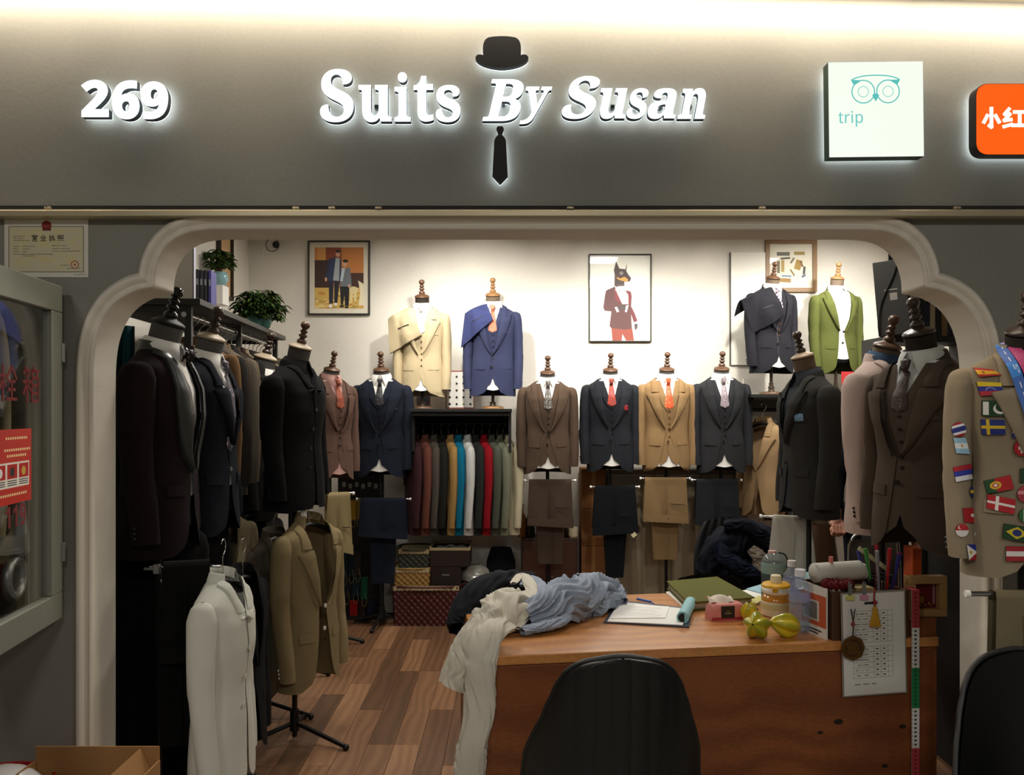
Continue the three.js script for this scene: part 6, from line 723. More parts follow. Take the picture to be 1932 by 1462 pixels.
// crumpled cloth: a tube of cloth along a path, folded and resting on what lies below
function crumple(pts, rad, seed, fold, floorFn, nu = 64, nv = 60, freq = 3, flat = .62) {
  const c = new THREE.CatmullRomCurve3(pts), fr = []; for (let i = 0; i <= nv; i++) fr.push([c.getPoint(i / nv), c.getTangent(i / nv)]);
  return sheet(nu, nv, (u, v) => { const [p, t] = fr[Math.round(v * nv)], a = u * Math.PI * 2; let side = V(0, 1, 0).cross(t); if (side.length() < .25) side = V(1, 0, 0.2).addScaledVector(t, -t.x); side.normalize(); const up = t.clone().cross(side).normalize(); const r = rad(v);
    const tw = a + v * 1.6 + 1.3 * noise.noise(v * 4.2, seed, 1.7), C = Math.cos(tw), S = Math.sin(tw), g2 = noise.noise(C * 1.3 + seed, v * 2.4, S * 1.3) * .9, n = soft(noise.noise(C * freq * .5 + seed + g2, v * freq * .8 + g2, S * freq * .5)) * 1.7 + soft(noise.noise(C * freq * 1.1 + g2, v * freq * 1.2 + seed, S * freq * 1.1 - g2)) * .8 + .04 * noise.noise(C * 5, v * 10, S * 5 + seed); const k = 1 + fold * (.48 - n), q = p.clone().addScaledVector(side, r * k * Math.cos(a)).addScaledVector(up, r * flat * k * Math.sin(a)); const fl = floorFn ? floorFn(q) : -9; if (q.y < fl) q.y = fl; return [q.x, q.y, q.z, u * r * 6, v * .6]; });
}
const onDesk = (q) => { const l = q.clone().sub(DA).applyAxisAngle(V(0, 1, 0), -DT); return l.x > -.01 && l.z < .01 ? DY + .002 : -9; };
const lift = (p, h) => V(p.x, p.y + h, p.z);
{
  const shirtBlue = cloth(0x9ea8b8, .9, 'plain'), shirtWhite = cloth(0xd2ccbc, .9, 'plain'), darkC = cloth(0x1c1f25, .9);
  const bl = thing('crumpled_shirt', 'pale blue shirt crumpled on the left of the desk', 'shirt', [0, 0, 0]);
  const P = (px, py, h) => lift(dk(px, py), h);
  const parts = [['body', crumple([P(985, 1188, .045), P(1040, 1176, .062), P(1095, 1160, .075), P(1140, 1146, .06), P(1168, 1136, .04)], (v) => .03 + .072 * Math.sin(Math.PI * clamp(v * .9 + .08, 0, 1)), 2.1, .62, onDesk, 84, 90, 3.6, .85)], ['collar', crumple([P(985, 1150, .10), P(1000, 1142, .115), P(1016, 1145, .10), P(1022, 1160, .075)], (v) => .012 + .02 * Math.sin(Math.PI * v), 5.2, .4, onDesk, 30, 30, 3, .4)], ['sleeve', crumple([P(1035, 1160, .08), P(1062, 1170, .055), P(1058, 1188, .035), P(1020, 1196, .025), P(985, 1200, .018)], (v) => .034 - .008 * v, 7.7, .5, onDesk, 48, 60, 4, .6)], ['sleeve', crumple([P(1090, 1135, .10), P(1130, 1128, .085), P(1160, 1132, .05), P(1172, 1146, .025)], (v) => .035 - .006 * v, 3.9, .45, onDesk, 48, 50, 4, .6)]];
  parts.forEach(([n, q]) => mesh(n, q, shirtBlue, bl));
  const wh = thing('crumpled_shirt', 'off-white shirt slumped over the left corner of the desk', 'shirt', [0, 0, 0]);
  mesh('body', crumple([P(1000, 1165, .055), P(965, 1178, .065), P(935, 1192, .045), lift(dk(920, 1200), .02)], (v) => .05 + .045 * Math.sin(Math.PI * (v * .9 + .05)), 9.3, .5, onDesk, 72, 70, 3, .75), shirtWhite, wh);
  mesh('collar', crumple([P(968, 1150, .11), P(985, 1140, .125), P(1003, 1155, .10), P(1000, 1178, .06), P(975, 1200, .03)], (v) => .016 + .010 * Math.sin(Math.PI * v), 1.3, .4, onDesk, 30, 40, 3, .35), shirtWhite, wh);
  mesh('sleeve', crumple([at(945, 1178, 3.2), at(922, 1196, 3.12), at(910, 1245, 3.06), at(905, 1320, 3.06), at(893, 1390, 3.06), at(886, 1445, 3.06), at(884, 1466, 3.06)], (v) => lerp(.058, .050, v), 4.4, .34, null, 48, 70, 2.4, .45), shirtWhite, wh);
  mesh('cuff', crumple([at(892, 1405, 3.06), at(887, 1440, 3.06), at(884, 1470, 3.06)], (v) => .055, 6.1, .16, null, 40, 20, 2, .42), shirtWhite, wh);
  mesh('tail', crumple([at(918, 1165, 3.32), at(893, 1200, 3.26), at(872, 1250, 3.22), at(856, 1300, 3.2)], (v) => lerp(.050, .062, v), 8.8, .45, null, 48, 50, 3, .4), shirtWhite, wh);
  mesh('tail_fold', crumple([at(905, 1160, 3.45), at(868, 1215, 3.4), at(842, 1290, 3.36)], (v) => lerp(.035, .045, v), 2.6, .4, null, 40, 40, 3, .35), shirtWhite, wh);
  const dj = thing('crumpled_jacket', 'dark jacket bundled behind the off-white shirt on the desk', 'jacket', [0, 0, 0]); mesh('body', crumple([P(1005, 1122, .05), P(955, 1128, .06), P(910, 1140, .05), at(880, 1165, 3.75), at(876, 1190, 3.7)], (v) => .06 + .02 * Math.sin(v * 3), 5.9, .4, onDesk, 56, 50, 3, .8), darkC, dj); mesh('button', ball(.006, dk(964, 1150).toArray().map((x, i) => x + (i === 1 ? .11 : 0))), M.chrome, dj);
}
// ---------------------------------------------------------------- things on the desk top
function slab(px, y, th) { const s = new THREE.Shape(), pts = px.map(([a, b]) => dk(a, b, y)); const c = pts.reduce((q, p) => q.add(p), V(0, 0, 0)).multiplyScalar(1 / pts.length); pts.forEach((p, i) => (i ? s.lineTo(p.x - c.x, -(p.z - c.z)) : s.moveTo(p.x - c.x, -(p.z - c.z)))); s.closePath(); const g = new THREE.ExtrudeGeometry(s, { depth: th, bevelEnabled: false }); g.rotateX(-Math.PI / 2); return { g, pos: [c.x, y, c.z] }; }
function flat(name, label, cat, px, y, th, mat, group) { const { g, pos } = slab(px, y, th); return one(name, g, mat, label, cat, group, pos); }
{
  const cb = slab([[1139, 1176], [1165, 1134], [1308, 1150], [1300, 1185]], DY, .006), g = thing('clipboard', 'dark blue clipboard with papers and a rolled pale blue sheet', 'clipboard', cb.pos); mesh('board', cb.g, std(0x39424f, .4), g);
  const sh = slab([[1146, 1173], [1168, 1136], [1298, 1150], [1288, 1180]], DY + .007, .003); const s1 = mesh('sheet', sh.g, M.paper, g); s1.position.set(sh.pos[0] - cb.pos[0], .007, sh.pos[2] - cb.pos[2]);
  const s2d = slab([[1152, 1167], [1168, 1138], [1263, 1145], [1255, 1166]], DY + .011, .0015); const s2 = mesh('top_sheet', s2d.g, std(0xf8f6f0, .8), g); s2.position.set(s2d.pos[0] - cb.pos[0], .0115, s2d.pos[2] - cb.pos[2]);
  const q = rng(3); for (let i = 0; i < 6; i++) { const a = dk(1175 + i * 2, 1144 + i * 3.4, DY + .013), b = dk(1235 + q() * 16, 1148 + i * 3.2, DY + .013); const r = rod(a, b, .0006, 4); r.translate(-cb.pos[0], -cb.pos[1], -cb.pos[2]); mesh('written_line', r, std(0x9a9ca8, .8), g); }
  const a = dk(1288, 1178), b = dk(1303, 1148), rl = rod(lift(a, .026), lift(b, .026), .024, 24); rl.translate(-cb.pos[0], -cb.pos[1], -cb.pos[2]); mesh('rolled_sheet', rl, std(0x93c6cb, .6), g); const ri = rod(lift(a, .026).add(V(0, 0, .002)), lift(a, .026).add(V(0, 0, -.01)), .017, 20); ri.translate(-cb.pos[0], -cb.pos[1], -cb.pos[2]); mesh('roll_core', ri, M.black, g);
  one('pen', merge(rod(lift(dk(1202, 1133), .008), lift(dk(1228, 1139), .008), .005, 10), rod(lift(dk(1228, 1139), .008), lift(dk(1234, 1142), .006), .003, 8)), std(0x1d56b0, .3), 'blue pen lying beside the clipboard', 'pen');
  const lg = slab([[1262, 1112], [1352, 1104], [1418, 1143], [1302, 1152]], DY, .034), L = thing('ledger', 'thick olive green ledger lying on the desk', 'book', lg.pos); mesh('pages', lg.g, std(0x9c9478, .8), L); for (const [y, nm] of [[-.003, 'cover'], [.034, 'cover']]) { const c = slab([[1258, 1112], [1353, 1103], [1424, 1144], [1299, 1154]], DY, .005); const m = mesh(nm, c.g, cloth(0x6a6b32, .85, 'linen'), L); m.position.set(c.pos[0] - lg.pos[0], Math.max(0, y), c.pos[2] - lg.pos[2]); }
  flat('sheet_pad', 'white pad sticking out from under the green ledger', 'paper', [[1256, 1118], [1270, 1116], [1312, 1152], [1298, 1154]], DY + .0005, .004, M.paper);
  flat('paper_sheet', 'loose white papers right of the green ledger', 'paper', [[1372, 1120], [1440, 1108], [1452, 1135], [1420, 1142]], DY, .003, M.paper); flat('folder', 'pale blue folder behind the yellow-lidded jar', 'folder', [[1408, 1112], [1448, 1100], [1480, 1112], [1450, 1124]], DY + .004, .004, std(0x9cc3d2, .6)); flat('folder', 'large pale turquoise folder in front of the beige trousers', 'folder', [[1500, 1102], [1545, 1090], [1600, 1112], [1560, 1128]], DY, .06, std(0xb5d9de, .6)); flat('sticky_notes', 'yellow sticky note pad in front of the yellow-lidded jar', 'notes', [[1408, 1136], [1432, 1126], [1446, 1130], [1428, 1141]], DY + .002, .006, std(0xd8cd83, .8)); one('pen', rod(lift(dk(1413, 1140), .006), lift(dk(1428, 1152), .006), .006, 10), std(0x3a3438, .3), 'dark pen beside the yellow notes', 'pen');
  // tissue pack
  const tp = dk(1374, 1172), t = thing('tissue_pack', 'pink tissue pack with a black label', 'tissue pack', [tp.x, DY, tp.z - .045], DT); const tk = 3.55 / F; mesh('pack', sheet(36, 14, (u, v) => { const a = u * Math.PI * 2, e = v * Math.PI / 2, c = Math.cos(a), s = Math.sin(a), k = Math.pow(Math.cos(e), .25), f = (q) => Math.sign(q) * Math.pow(Math.abs(q), .45); return [.078 * f(c) * k, .068 * Math.pow(Math.sin(e), .8), .045 * f(s) * k, u, v]; }), std(0xd47f74, .4), t); mesh('label', box(.055, .048, .002, [-.008, .036, .0455], [0, 0, 0], .0005), std(0x1b1716, .5), t); mesh('lower_band', box(.150, .012, .003, [0, .010, .0445], [0, 0, 0], .001), std(0xa83238, .5), t); mesh('label_text', merge(box(.026, .005, .001, [-.008, .032, .047]), box(.010, .003, .001, [-.008, .041, .047])), std(0x8a744c, .6), t); mesh('tissue', sheet(12, 8, (u, v) => [lerp(-.075, .03, u), .066 + .022 * Math.sin(v * 2.4) + .006 * Math.sin(u * 9 + v * 4), lerp(.02, -.035, v), u, v]), std(0xded0bf, .8), t);
  // yellow-lidded jar
  const jp = dk(1471, 1166), j = thing('lidded_jar', 'cream storage jar with a yellow lid', 'jar', [jp.x, DY, jp.z - .05]); mesh('lower_bowl', lathe([[.001, 0], [.054, 0], [.058, .006], [.060, .030], [.060, .056], [.056, .060], [.001, .060]], 32), std(0xd9d0b0, .35), j); mesh('band', lathe([[.0605, .030], [.0612, .034], [.0612, .050], [.0605, .054]], 32), std(0xc8c08c, .4), j); mesh('middle', lathe([[.056, .060], [.057, .064], [.050, .095], [.001, .095]], 32), new THREE.MeshPhysicalMaterial({ color: 0xc98a2e, roughness: .2, clearcoat: .6 }), j); mesh('cup', lathe([[.048, .088], [.056, .094], [.058, .118], [.001, .118]], 32), std(0xe2dccb, .35), j); mesh('lid', lathe([[.058, .117], [.058, .124], [.050, .132], [.001, .134]], 32), std(0xd9a414, .35), j); mesh('lid_tab', box(.022, .018, .006, [-.02, .112, .056], [0, 0, 0], .002), std(0xd9a414, .35), j); mesh('stopper', lathe([[.022, .132], [.023, .134], [.022, .160], [.018, .164], [.001, .164]], 24), std(0xe6d9b4, .4), j);
  // water bottles
  const bottle = (px, py, h, r, label, cap) => { const p = dk(px, py), b = thing('water_bottle', label, 'bottle', [p.x, DY, p.z - r], 0); mesh('bottle', lathe([[.001, .002], [r * .8, 0], [r, .008], [r, h * .30], [r * .93, h * .34], [r, h * .38], [r, h * .62], [r * .9, h * .74], [r * .42, h * .86], [r * .40, h * .90], [r * .37, h * .90], [r * .39, h * .86], [r * .86, h * .74], [r * .96, h * .62], [r * .96, .012], [.001, .010]], 28), new THREE.MeshPhysicalMaterial({ color: 0xeef3fa, roughness: .08, transmission: .92, thickness: 0, ior: 1.3, side: THREE.DoubleSide }), b); mesh('water', lathe([[.001, .012], [r * .94, .012], [r * .94, h * .42], [.001, h * .42]], 24), new THREE.MeshPhysicalMaterial({ color: 0xdfe6ee, roughness: .05, transmission: .9, thickness: .04, ior: 1.33 }), b); mesh('cap', cyl(r * .48, r * .5, h * .11, [0, h * .945, 0], [0, 0, 0], 20), std(cap, .4), b); mesh('label_band', lathe([[r * 1.01, h * .5], [r * 1.01, h * .66]], 28), new THREE.MeshPhysicalMaterial({ color: 0xb9bede, roughness: .3, transmission: .5, thickness: 0, side: THREE.DoubleSide }), b); return b; };
  bottle(1516, 1197, .235, .040, 'clear water bottle in front, beside the card stand', 0xe8e6ea); bottle(1499, 1160, .215, .036, 'clear water bottle half hidden behind the front bottle', 0xe0dede);
  const gp = dk(1466, 1142), gj = thing('glass_jug', 'wide glass bottle with a grey-green sleeve behind the jar', 'jug', [gp.x, DY, gp.z - .05]); mesh('base', lathe([[.001, 0], [.050, 0], [.052, .01], [.052, .13], [.001, .13]], 30), std(0x3a4644, .3), gj); mesh('sleeve', lathe([[.0525, .13], [.053, .135], [.053, .17], [.050, .175]], 30), std(0x87a39b, .45), gj); mesh('shoulder', lathe([[.050, .175], [.044, .20], [.022, .215]], 30), new THREE.MeshPhysicalMaterial({ color: 0xcfd8d4, roughness: .05, transmission: .8, thickness: 0, side: THREE.DoubleSide }), gj); mesh('cap', cyl(.018, .018, .012, [-.006, .219, 0], [0, 0, 0], 20), std(0xc9a69c, .5), gj); mesh('handle', tube([[.02, .217, 0], [.045, .210, .005], [.056, .185, .01], [.053, .15, .01]], .004, 20, 8), std(0x2f3433, .3), gj);
  // star fruits: five-ribbed bodies
  const star = (len, r, col) => { const g = sheet(80, 26, (u, v) => { const a = u * Math.PI * 2, e = Math.pow(Math.sin(Math.PI * clamp(v, .001, .999)), .62), k = r * e * (.76 + .24 * Math.pow(Math.abs(Math.cos(a * 2.5)), 1.7)); return [k * Math.cos(a), (v - .5) * len, k * Math.sin(a), u, v]; }); return g; };
  const stT = (a, b) => dataTex(64, (u, v) => { const k = clamp(.5 + .5 * Math.cos(u * Math.PI * 10) * .8 + .5 * tn(u, v, 5), 0, 1); return [0, 1, 2].map((i) => lerp(b[i], a[i], k)); }); const sf1 = new THREE.MeshPhysicalMaterial({ map: stT([.55, .57, .07], [.82, .72, .12]), roughness: .3, clearcoat: .5 }), sf2 = new THREE.MeshPhysicalMaterial({ map: stT([.66, .64, .08], [.88, .76, .14]), roughness: .3, clearcoat: .5 });
  const fruit = (px, py, len, r, rot, mt, label, h) => { const p = dk(px, py), f = thing('star_fruit', label, 'star fruit', [p.x, DY + h, p.z - .03]); const b = mesh('flesh', star(len, r), mt, f); b.rotation.set(...rot); const s = mesh('stem', cyl(.003, .005, .012, [0, len / 2, 0], [0, 0, 0], 8), std(0x2d2a12, .7), b); return f; };
  fruit(1432, 1208, .12, .052, [1.15, .2, .5], sf1, 'greenish star fruit at the front left of the pair', .046); fruit(1487, 1205, .135, .046, [.2, .3, 1.25], sf2, 'yellow star fruit lying at the front right', .042); fruit(1418, 1180, .09, .036, [.3, .5, .2], sf2, 'small cut star fruit behind the greenish one', .046);
  // printed card stand (orange and white)
  const cl = .20, cs = thing('card_stand', 'orange and white card stand leaning on the organiser box', 'card stand', dw(1.238, DY, -.125), DT - R(84)); const chh = .185; mesh('card', box(cl, chh, .006, [0, chh / 2, 0]), std(0xded9d0, .5), cs); mesh('print', merge(box(cl * .99, chh * .62, .001, [0, chh * .52, .0036])), std(0xc2562c, .5), cs); mesh('white_panel', box(cl * .56, chh * .40, .001, [0, chh * .50, .0044]), std(0xcfcac0, .6), cs); mesh('grey_panel', box(cl * .46, chh * .33, .001, [0, chh * .50, .0050]), std(0x77726c, .7), cs); mesh('caption', merge(box(cl * .7, .006, .001, [0, .022, .0036]), box(cl * .5, .005, .001, [0, .011, .0036])), std(0x4a4744, .7), cs);
}
// ---------------------------------------------------------------- organiser box and what stands in it
{
  const a = at(1571, 1212, 3.225), W = .30, Hh = .175, g = thing('desk_organiser', 'open dark wooden organiser box on the front right of the desk', 'organiser', dw(1.262 + W / 2, DY, -.145), DT); const wm = std(0x53341d, .55, { map: wallT });
  mesh('front', box(W, Hh, .012, [0, Hh / 2, .13], [0, 0, 0], .002), wm, g); mesh('back', box(W, Hh, .012, [0, Hh / 2, -.12], [0, 0, 0], .002), wm, g); for (const s of [-1, 1]) mesh('side', box(.012, Hh, .24, [s * (W / 2 - .006), Hh / 2, 0.005], [0, 0, 0], .002), wm, g); mesh('bottom', box(W, .01, .25, [0, .005, 0]), wm, g);
  const place = (lx, y, lz) => dw(1.262 + W / 2 + lx, DY + y, -.145 + lz);
  // roll, scrunchie, cream boxes
  one('paper_roll', merge(xf(lathe([[.001, -.1], [.036, -.1], [.036, .1], [.001, .1]], 26), { r: [0, 0, Math.PI / 2] })), std(0xc9c4ba, .6), 'white paper roll lying on top of the organiser', 'roll', null, place(-.07, .228, .02), R(18)); one('tape_ring', xf(new THREE.TorusGeometry(.024, .008, 10, 28), { r: [0, Math.PI / 2, 0] }), std(0xb9b4a8, .3), 'clear tape ring at the end of the paper roll', 'tape', null, place(.045, .222, .0), R(18));
  one('scrunchie', sheet(60, 14, (u, v) => { const a = u * Math.PI * 2, b = v * Math.PI * 2, r = .016 + .004 * Math.sin(u * 90) + .002 * Math.sin(u * 40 + 2); return [(.042 + r * Math.cos(b)) * Math.cos(a), r * Math.sin(b), (.026 + r * Math.cos(b)) * Math.sin(a), u, v]; }), cloth(0x5c0f18, .7, 'plain'), 'dark red scrunchie in front of the paper roll', 'scrunchie', null, place(-.11, .195, .095)); one('lipstick', cyl(.008, .008, .04, [0, .02, 0]), std(0xd77b70, .4), 'pink tube standing behind the dark red scrunchie', 'tube', null, place(-.10, .246, .03));
  const cbx = thing('small_box', 'white box with a small blue print inside the organiser', 'box', place(-.10, .012, .08), DT); mesh('body', box(.09, .165, .06, [0, .083, 0], [0, 0, 0], .003), std(0xcfc9b8, .6), cbx); mesh('print', merge(box(.035, .012, .001, [.01, .150, .031]), cyl(.008, .008, .001, [.02, .158, .031], [Math.PI / 2, 0, 0], 12)), std(0x4b5590, .6), cbx); one('small_box', box(.07, .17, .07, [0, .085, 0], [0, 0, 0], .003), std(0xb09a66, .6), 'kraft box inside the organiser behind the clips', 'box', null, place(-.005, .012, .07), DT); one('black_tin', cyl(.018, .018, .185, [0, .093, 0]), M.gloss, 'tall black tin beside the pen cup', 'tin', null, place(.055, .012, .03));
  const cup = thing('pen_cup', 'black wire pen cup in the organiser', 'pen cup', place(.105, .012, .02)); for (let i = 0; i < 22; i++) { const t = i / 22 * 6.283; mesh('wire', rod([.034 * Math.cos(t), 0, .034 * Math.sin(t)], [.040 * Math.cos(t), .20, .040 * Math.sin(t)], .0016, 5), M.blackmetal, cup); } for (let k = 0; k < 5; k++) mesh('hoop', xf(new THREE.TorusGeometry(.034 + .0015 * k, .0022, 6, 26), { p: [0, .002 + k * .049, 0], r: [Math.PI / 2, 0, 0] }), M.blackmetal, cup); mesh('base', cyl(.034, .034, .004, [0, .002, 0]), M.blackmetal, cup);
  const penCols = [[0xa01820, 'red-capped'], [0x2a2470, 'blue-capped'], [0xb01c24, 'red'], [0x8c8c8e, 'grey'], [0x3a8a3a, 'green'], [0x2c2c78, 'dark blue'], [0xc8c4be, 'white'], [0x9c1822, 'dark red'], [0x6c7074, 'silver']]; const q = rng(17); penCols.forEach(([c, nm], i) => { const t = i / 9 * 6.283, lean = .20 + q() * .1, p = place(.105 + .016 * Math.cos(t), .016, .02 + .016 * Math.sin(t)), h = .265 + q() * .035; const o = thing('pen', `${nm} pen standing in the wire pen cup`, 'pen', p, 0, 'pens in the wire cup'); o.rotation.set(lean * Math.sin(t) * .6, 0, -lean * Math.cos(t) * .8); mesh('barrel', cyl(.0055, .0055, h, [0, h / 2, 0], [0, 0, 0], 10), std(c, .35), o); mesh('cap', cyl(.0075, .0075, .045, [0, h - .01, 0], [0, 0, 0], 10), std(c, .3), o); });
  one('ruler', box(.016, .14, .003, [0, .07, 0], [0, 0, .95]), std(0xc9c49a, .5), 'pale ruler slanting out of the pen cup', 'ruler', null, place(.085, .20, .0), DT);
  // list on the front with clips, medallion and tassel
  const ly = (py, d) => at(0, py, d).y, zf = -.006; const pf = (lx, y, lz) => dw(1.262 + lx, y, lz); const sheetT = canvas(512, 740, (c) => { c.fillStyle = '#d9d7d2'; c.fillRect(0, 0, 512, 740); c.fillStyle = '#2a2a2a'; c.fillRect(180, 62, 110, 20); c.strokeStyle = '#55534f'; c.lineWidth = 2; const tb = (y0, rows, rh) => { for (let i = 0; i <= rows; i++) { c.beginPath(); c.moveTo(80, y0 + i * rh); c.lineTo(410, y0 + i * rh); c.stroke(); } for (const x of [80, 250, 310, 370, 410]) { c.beginPath(); c.moveTo(x, y0); c.lineTo(x, y0 + rows * rh); c.stroke(); } const r = rng(y0); for (let i = 0; i < rows; i++) { c.fillStyle = '#3a3a38'; for (let x = 100; x < 200; x += 9) if (r() > .2) c.fillRect(x, y0 + i * rh + rh * .4, 6, 8); for (const x of [268, 326]) c.fillRect(x, y0 + i * rh + rh * .4, 24, 8); } }; tb(130, 6, 38); tb(390, 6, 38); c.fillStyle = '#3a3a38'; for (let x = 90; x < 270; x += 10) if ((x / 10) % 7 > 1) c.fillRect(x, 660, 7, 8); });
  const lw = .240, lh = .365, list = thing('price_list', 'white printed list in a clear sleeve hung on the desk front', 'price list', pf(.155, DY + .172 - lh, .006), DT); list.rotation.z = .02; mesh('sleeve', box(lw + .012, lh + .01, .002, [0, lh / 2, 0]), std(0x8a8478, .3), list); const lp = new THREE.PlaneGeometry(lw, lh); lp.translate(0, lh / 2, .0022); mesh('sheet', lp, std(0xffffff, .45, { map: sheetT }), list);
  const cl = (lx, col, nm) => { const k = thing('bulldog_clip', `steel clip with a ${nm} note holding the list`, 'clip', pf(lx, DY + .150, .012), DT); mesh('jaw', box(.030, .018, .010, [0, .008, 0], [0, 0, 0], .002), std(col, .6), k); mesh('lever', merge(box(.014, .040, .003, [0, .038, 0]), xf(new THREE.TorusGeometry(.006, .0015, 6, 14), { p: [0, .058, 0] })), M.steel, k); return k; }; cl(.055, 0xc8c06a, 'yellow'); cl(.110, 0xc88aa6, 'pink');
  const md = thing('medallion', 'bronze octagonal medallion hanging in front of the list', 'medallion', pf(.062, DY - .020, .020), DT); mesh('disc', cyl(.045, .045, .007, [0, 0, 0], [Math.PI / 2, 0, 0], 8), std(0x6b4c26, .35, { metalness: .7 }), md); mesh('ring', xf(new THREE.TorusGeometry(.028, .003, 8, 28), { p: [0, 0, .004] }), std(0x59401f, .35, { metalness: .7 }), md); mesh('cord', merge(tube([[0, .045, 0], [.001, .09, 0], [-.008, .14, 0]], .0022, 10, 5), tube([[0, .09, 0], [.008, .14, 0]], .0018, 8, 5)), std(0x3a2a20, .8), md); mesh('bead', ball(.007, [0, .085, 0]), std(0x8a1c1e, .4), md);
  const ts = thing('tassel', 'yellow tassel hanging in front of the list', 'tassel', pf(.150, DY + .055, .016), DT); mesh('fringe', merge(...Array.from({ length: 22 }, (_, i) => { const t = i / 22 * 6.283; return rod([.006 * Math.cos(t), .055, .004 * Math.sin(t)], [.020 * Math.cos(t), -.002 * (i % 3), .008 * Math.sin(t)], .0024, 5); })), std(0xc08f12, .7), ts); mesh('knot', ball(.009, [0, .060, 0], [1, 1.2, .8]), std(0xc08f12, .6), ts); mesh('cord', tube([[0, .066, 0], [-.004, .10, 0], [0, .135, 0]], .003, 12, 6), std(0x8e1a1c, .7), ts); mesh('bead', ball(.007, [0, .085, 0]), std(0x9c1f20, .4), ts);
  // measuring tape
  const mt = canvas(64, 1024, (c) => { const seg = [['#b03a44', 0, .16], ['#d8d6d0', .16, .33], ['#1f7a4c', .33, .50], ['#d8d6d0', .50, .67], ['#b03a44', .67, .84], ['#d8d6d0', .84, 1]]; seg.forEach(([k, a, b], i) => { c.fillStyle = k; c.fillRect(0, a * 1024, 64, (b - a) * 1024); for (let y = a * 1024 + 10; y < b * 1024; y += 18) { c.fillStyle = i % 2 ? '#3c3c3a' : 'rgba(0,0,0,.35)'; c.fillRect(22, y, 20, 8); c.fillRect(0, y, 8, 3); } }); });
  const tp = thing('measuring_tape', 'red, white and green measuring tape hanging down the desk front', 'measuring tape', pf(.312, DY + .178 - .86, .010), DT); const tg = new THREE.PlaneGeometry(.03, .86); tg.translate(0, .43, .001); mesh('printed_face', tg, std(0xffffff, .5, { map: mt }), tp); mesh('strip', box(.03, .86, .0012, [0, .43, 0]), std(0xd8d6d0, .6), tp); mesh('fold', box(.03, .0015, .05, [0, .8605, -.024]), std(0xb03a44, .6), tp);
  // small box frame with red inside
  const fa = dw(1.650, DY + .0685, -.045), fr = thing('box_frame', 'small wooden box frame with a red and gold inside', 'frame', fa, DT + R(-4)), fw = .148, fh = .150, fm = std(0xb08a55, .45); for (const [w, h, x, y] of [[fw, .028, 0, .014], [fw, .028, 0, fh - .014], [.028, fh - .056, -fw / 2 + .014, fh / 2], [.028, fh - .056, fw / 2 - .014, fh / 2]]) mesh('frame_bar', box(w, h, .04, [x, y, 0], [0, 0, 0], .003), fm, fr); mesh('backing', box(fw - .04, fh - .04, .006, [0, fh / 2, -.012]), std(0x6e0c16, .6), fr); mesh('gold_coin', cyl(.013, .013, .004, [-.014, fh * .40, -.006], [Math.PI / 2, 0, 0], 18), std(0xb8862a, .35, { metalness: .6 }), fr); const qq = rng(8); for (let i = 0; i < 16; i++) mesh('gold_fleck', ball(.0026, [(qq() - .5) * .075, .034 + qq() * .014, -.008 + qq() * .006], [1, 1, 1], 6, 5), std(0xc09a3c, .4), fr); mesh('strip', box(.006, .08, .003, [.036, fh / 2 + .01, -.007]), std(0xa98a90, .5), fr);
}
// ---------------------------------------------------------------- chairs in front of the desk
function bucketChair(P, turn, label) {
  const g = thing('bucket_chair', label, 'chair', P, turn); // the back faces the viewer (+z)
  const hw = prof([[.42, .26], [.5, .258], [.607, .250], [.661, .235], [.757, .200], [.841, .170], [.875, .150], [.898, .128], [.912, .102], [.922, .070], [.930, .03], [.932, .004]]); const Z = (x, y) => .21 + .05 * (y - .45) - 2.6 * x * x * (1.1 - .5 * sstep(.5, .9, y));
  const rows = [.42, .46, .5, .54, .58, .62, .66, .70, .74, .78, .81, .84, .86, .88, .893, .904, .913, .921, .927, .9305, .932];
  const shell = (off) => sheet(96, rows.length - 1, (u, v) => { const y = rows[Math.round(v * (rows.length - 1))], x = lerp(-hw(y), hw(y), u), rib = off > 0 ? .007 * Math.pow(Math.abs(Math.cos(x / .052 * Math.PI / 1)), .35) : 0; return [x, y, Z(x, y) + off + rib - (off > 0 ? .010 * Math.pow(Math.abs(2 * u - 1), 8) : 0), x, y]; });
  mesh('back_shell', merge(shell(.012), shell(-.03)), M.leather, g);
  const edge = []; for (let i = 0; i < rows.length; i++) edge.push(V(-hw(rows[i]), rows[i], Z(hw(rows[i]), rows[i]) - .006)); for (let i = rows.length - 2; i >= 0; i--) edge.push(V(hw(rows[i]), rows[i], Z(hw(rows[i]), rows[i]) - .006)); mesh('piping', tube(edge, .009, 120, 8), M.leather, g);
  mesh('seat', box(.46, .10, .44, [0, .42, -.02], [0, 0, 0], .045), M.leather, g); for (const [x, z] of [[-.2, .18], [.2, .18], [-.2, -.2], [.2, -.2]]) mesh('leg', rod([x * .8, .38, z * .8], [x * 1.1, 0, z * 1.1], .012), M.blackmetal, g); return g;
}
bucketChair([at(1152, 0, 2.62).x, 0, -2.65], R(2), 'black leather bucket chair in front of the desk'); 
bucketChair([at(1922, 0, 2.48).x, 0, -2.27], R(178), 'black leather bucket chair at the right edge');
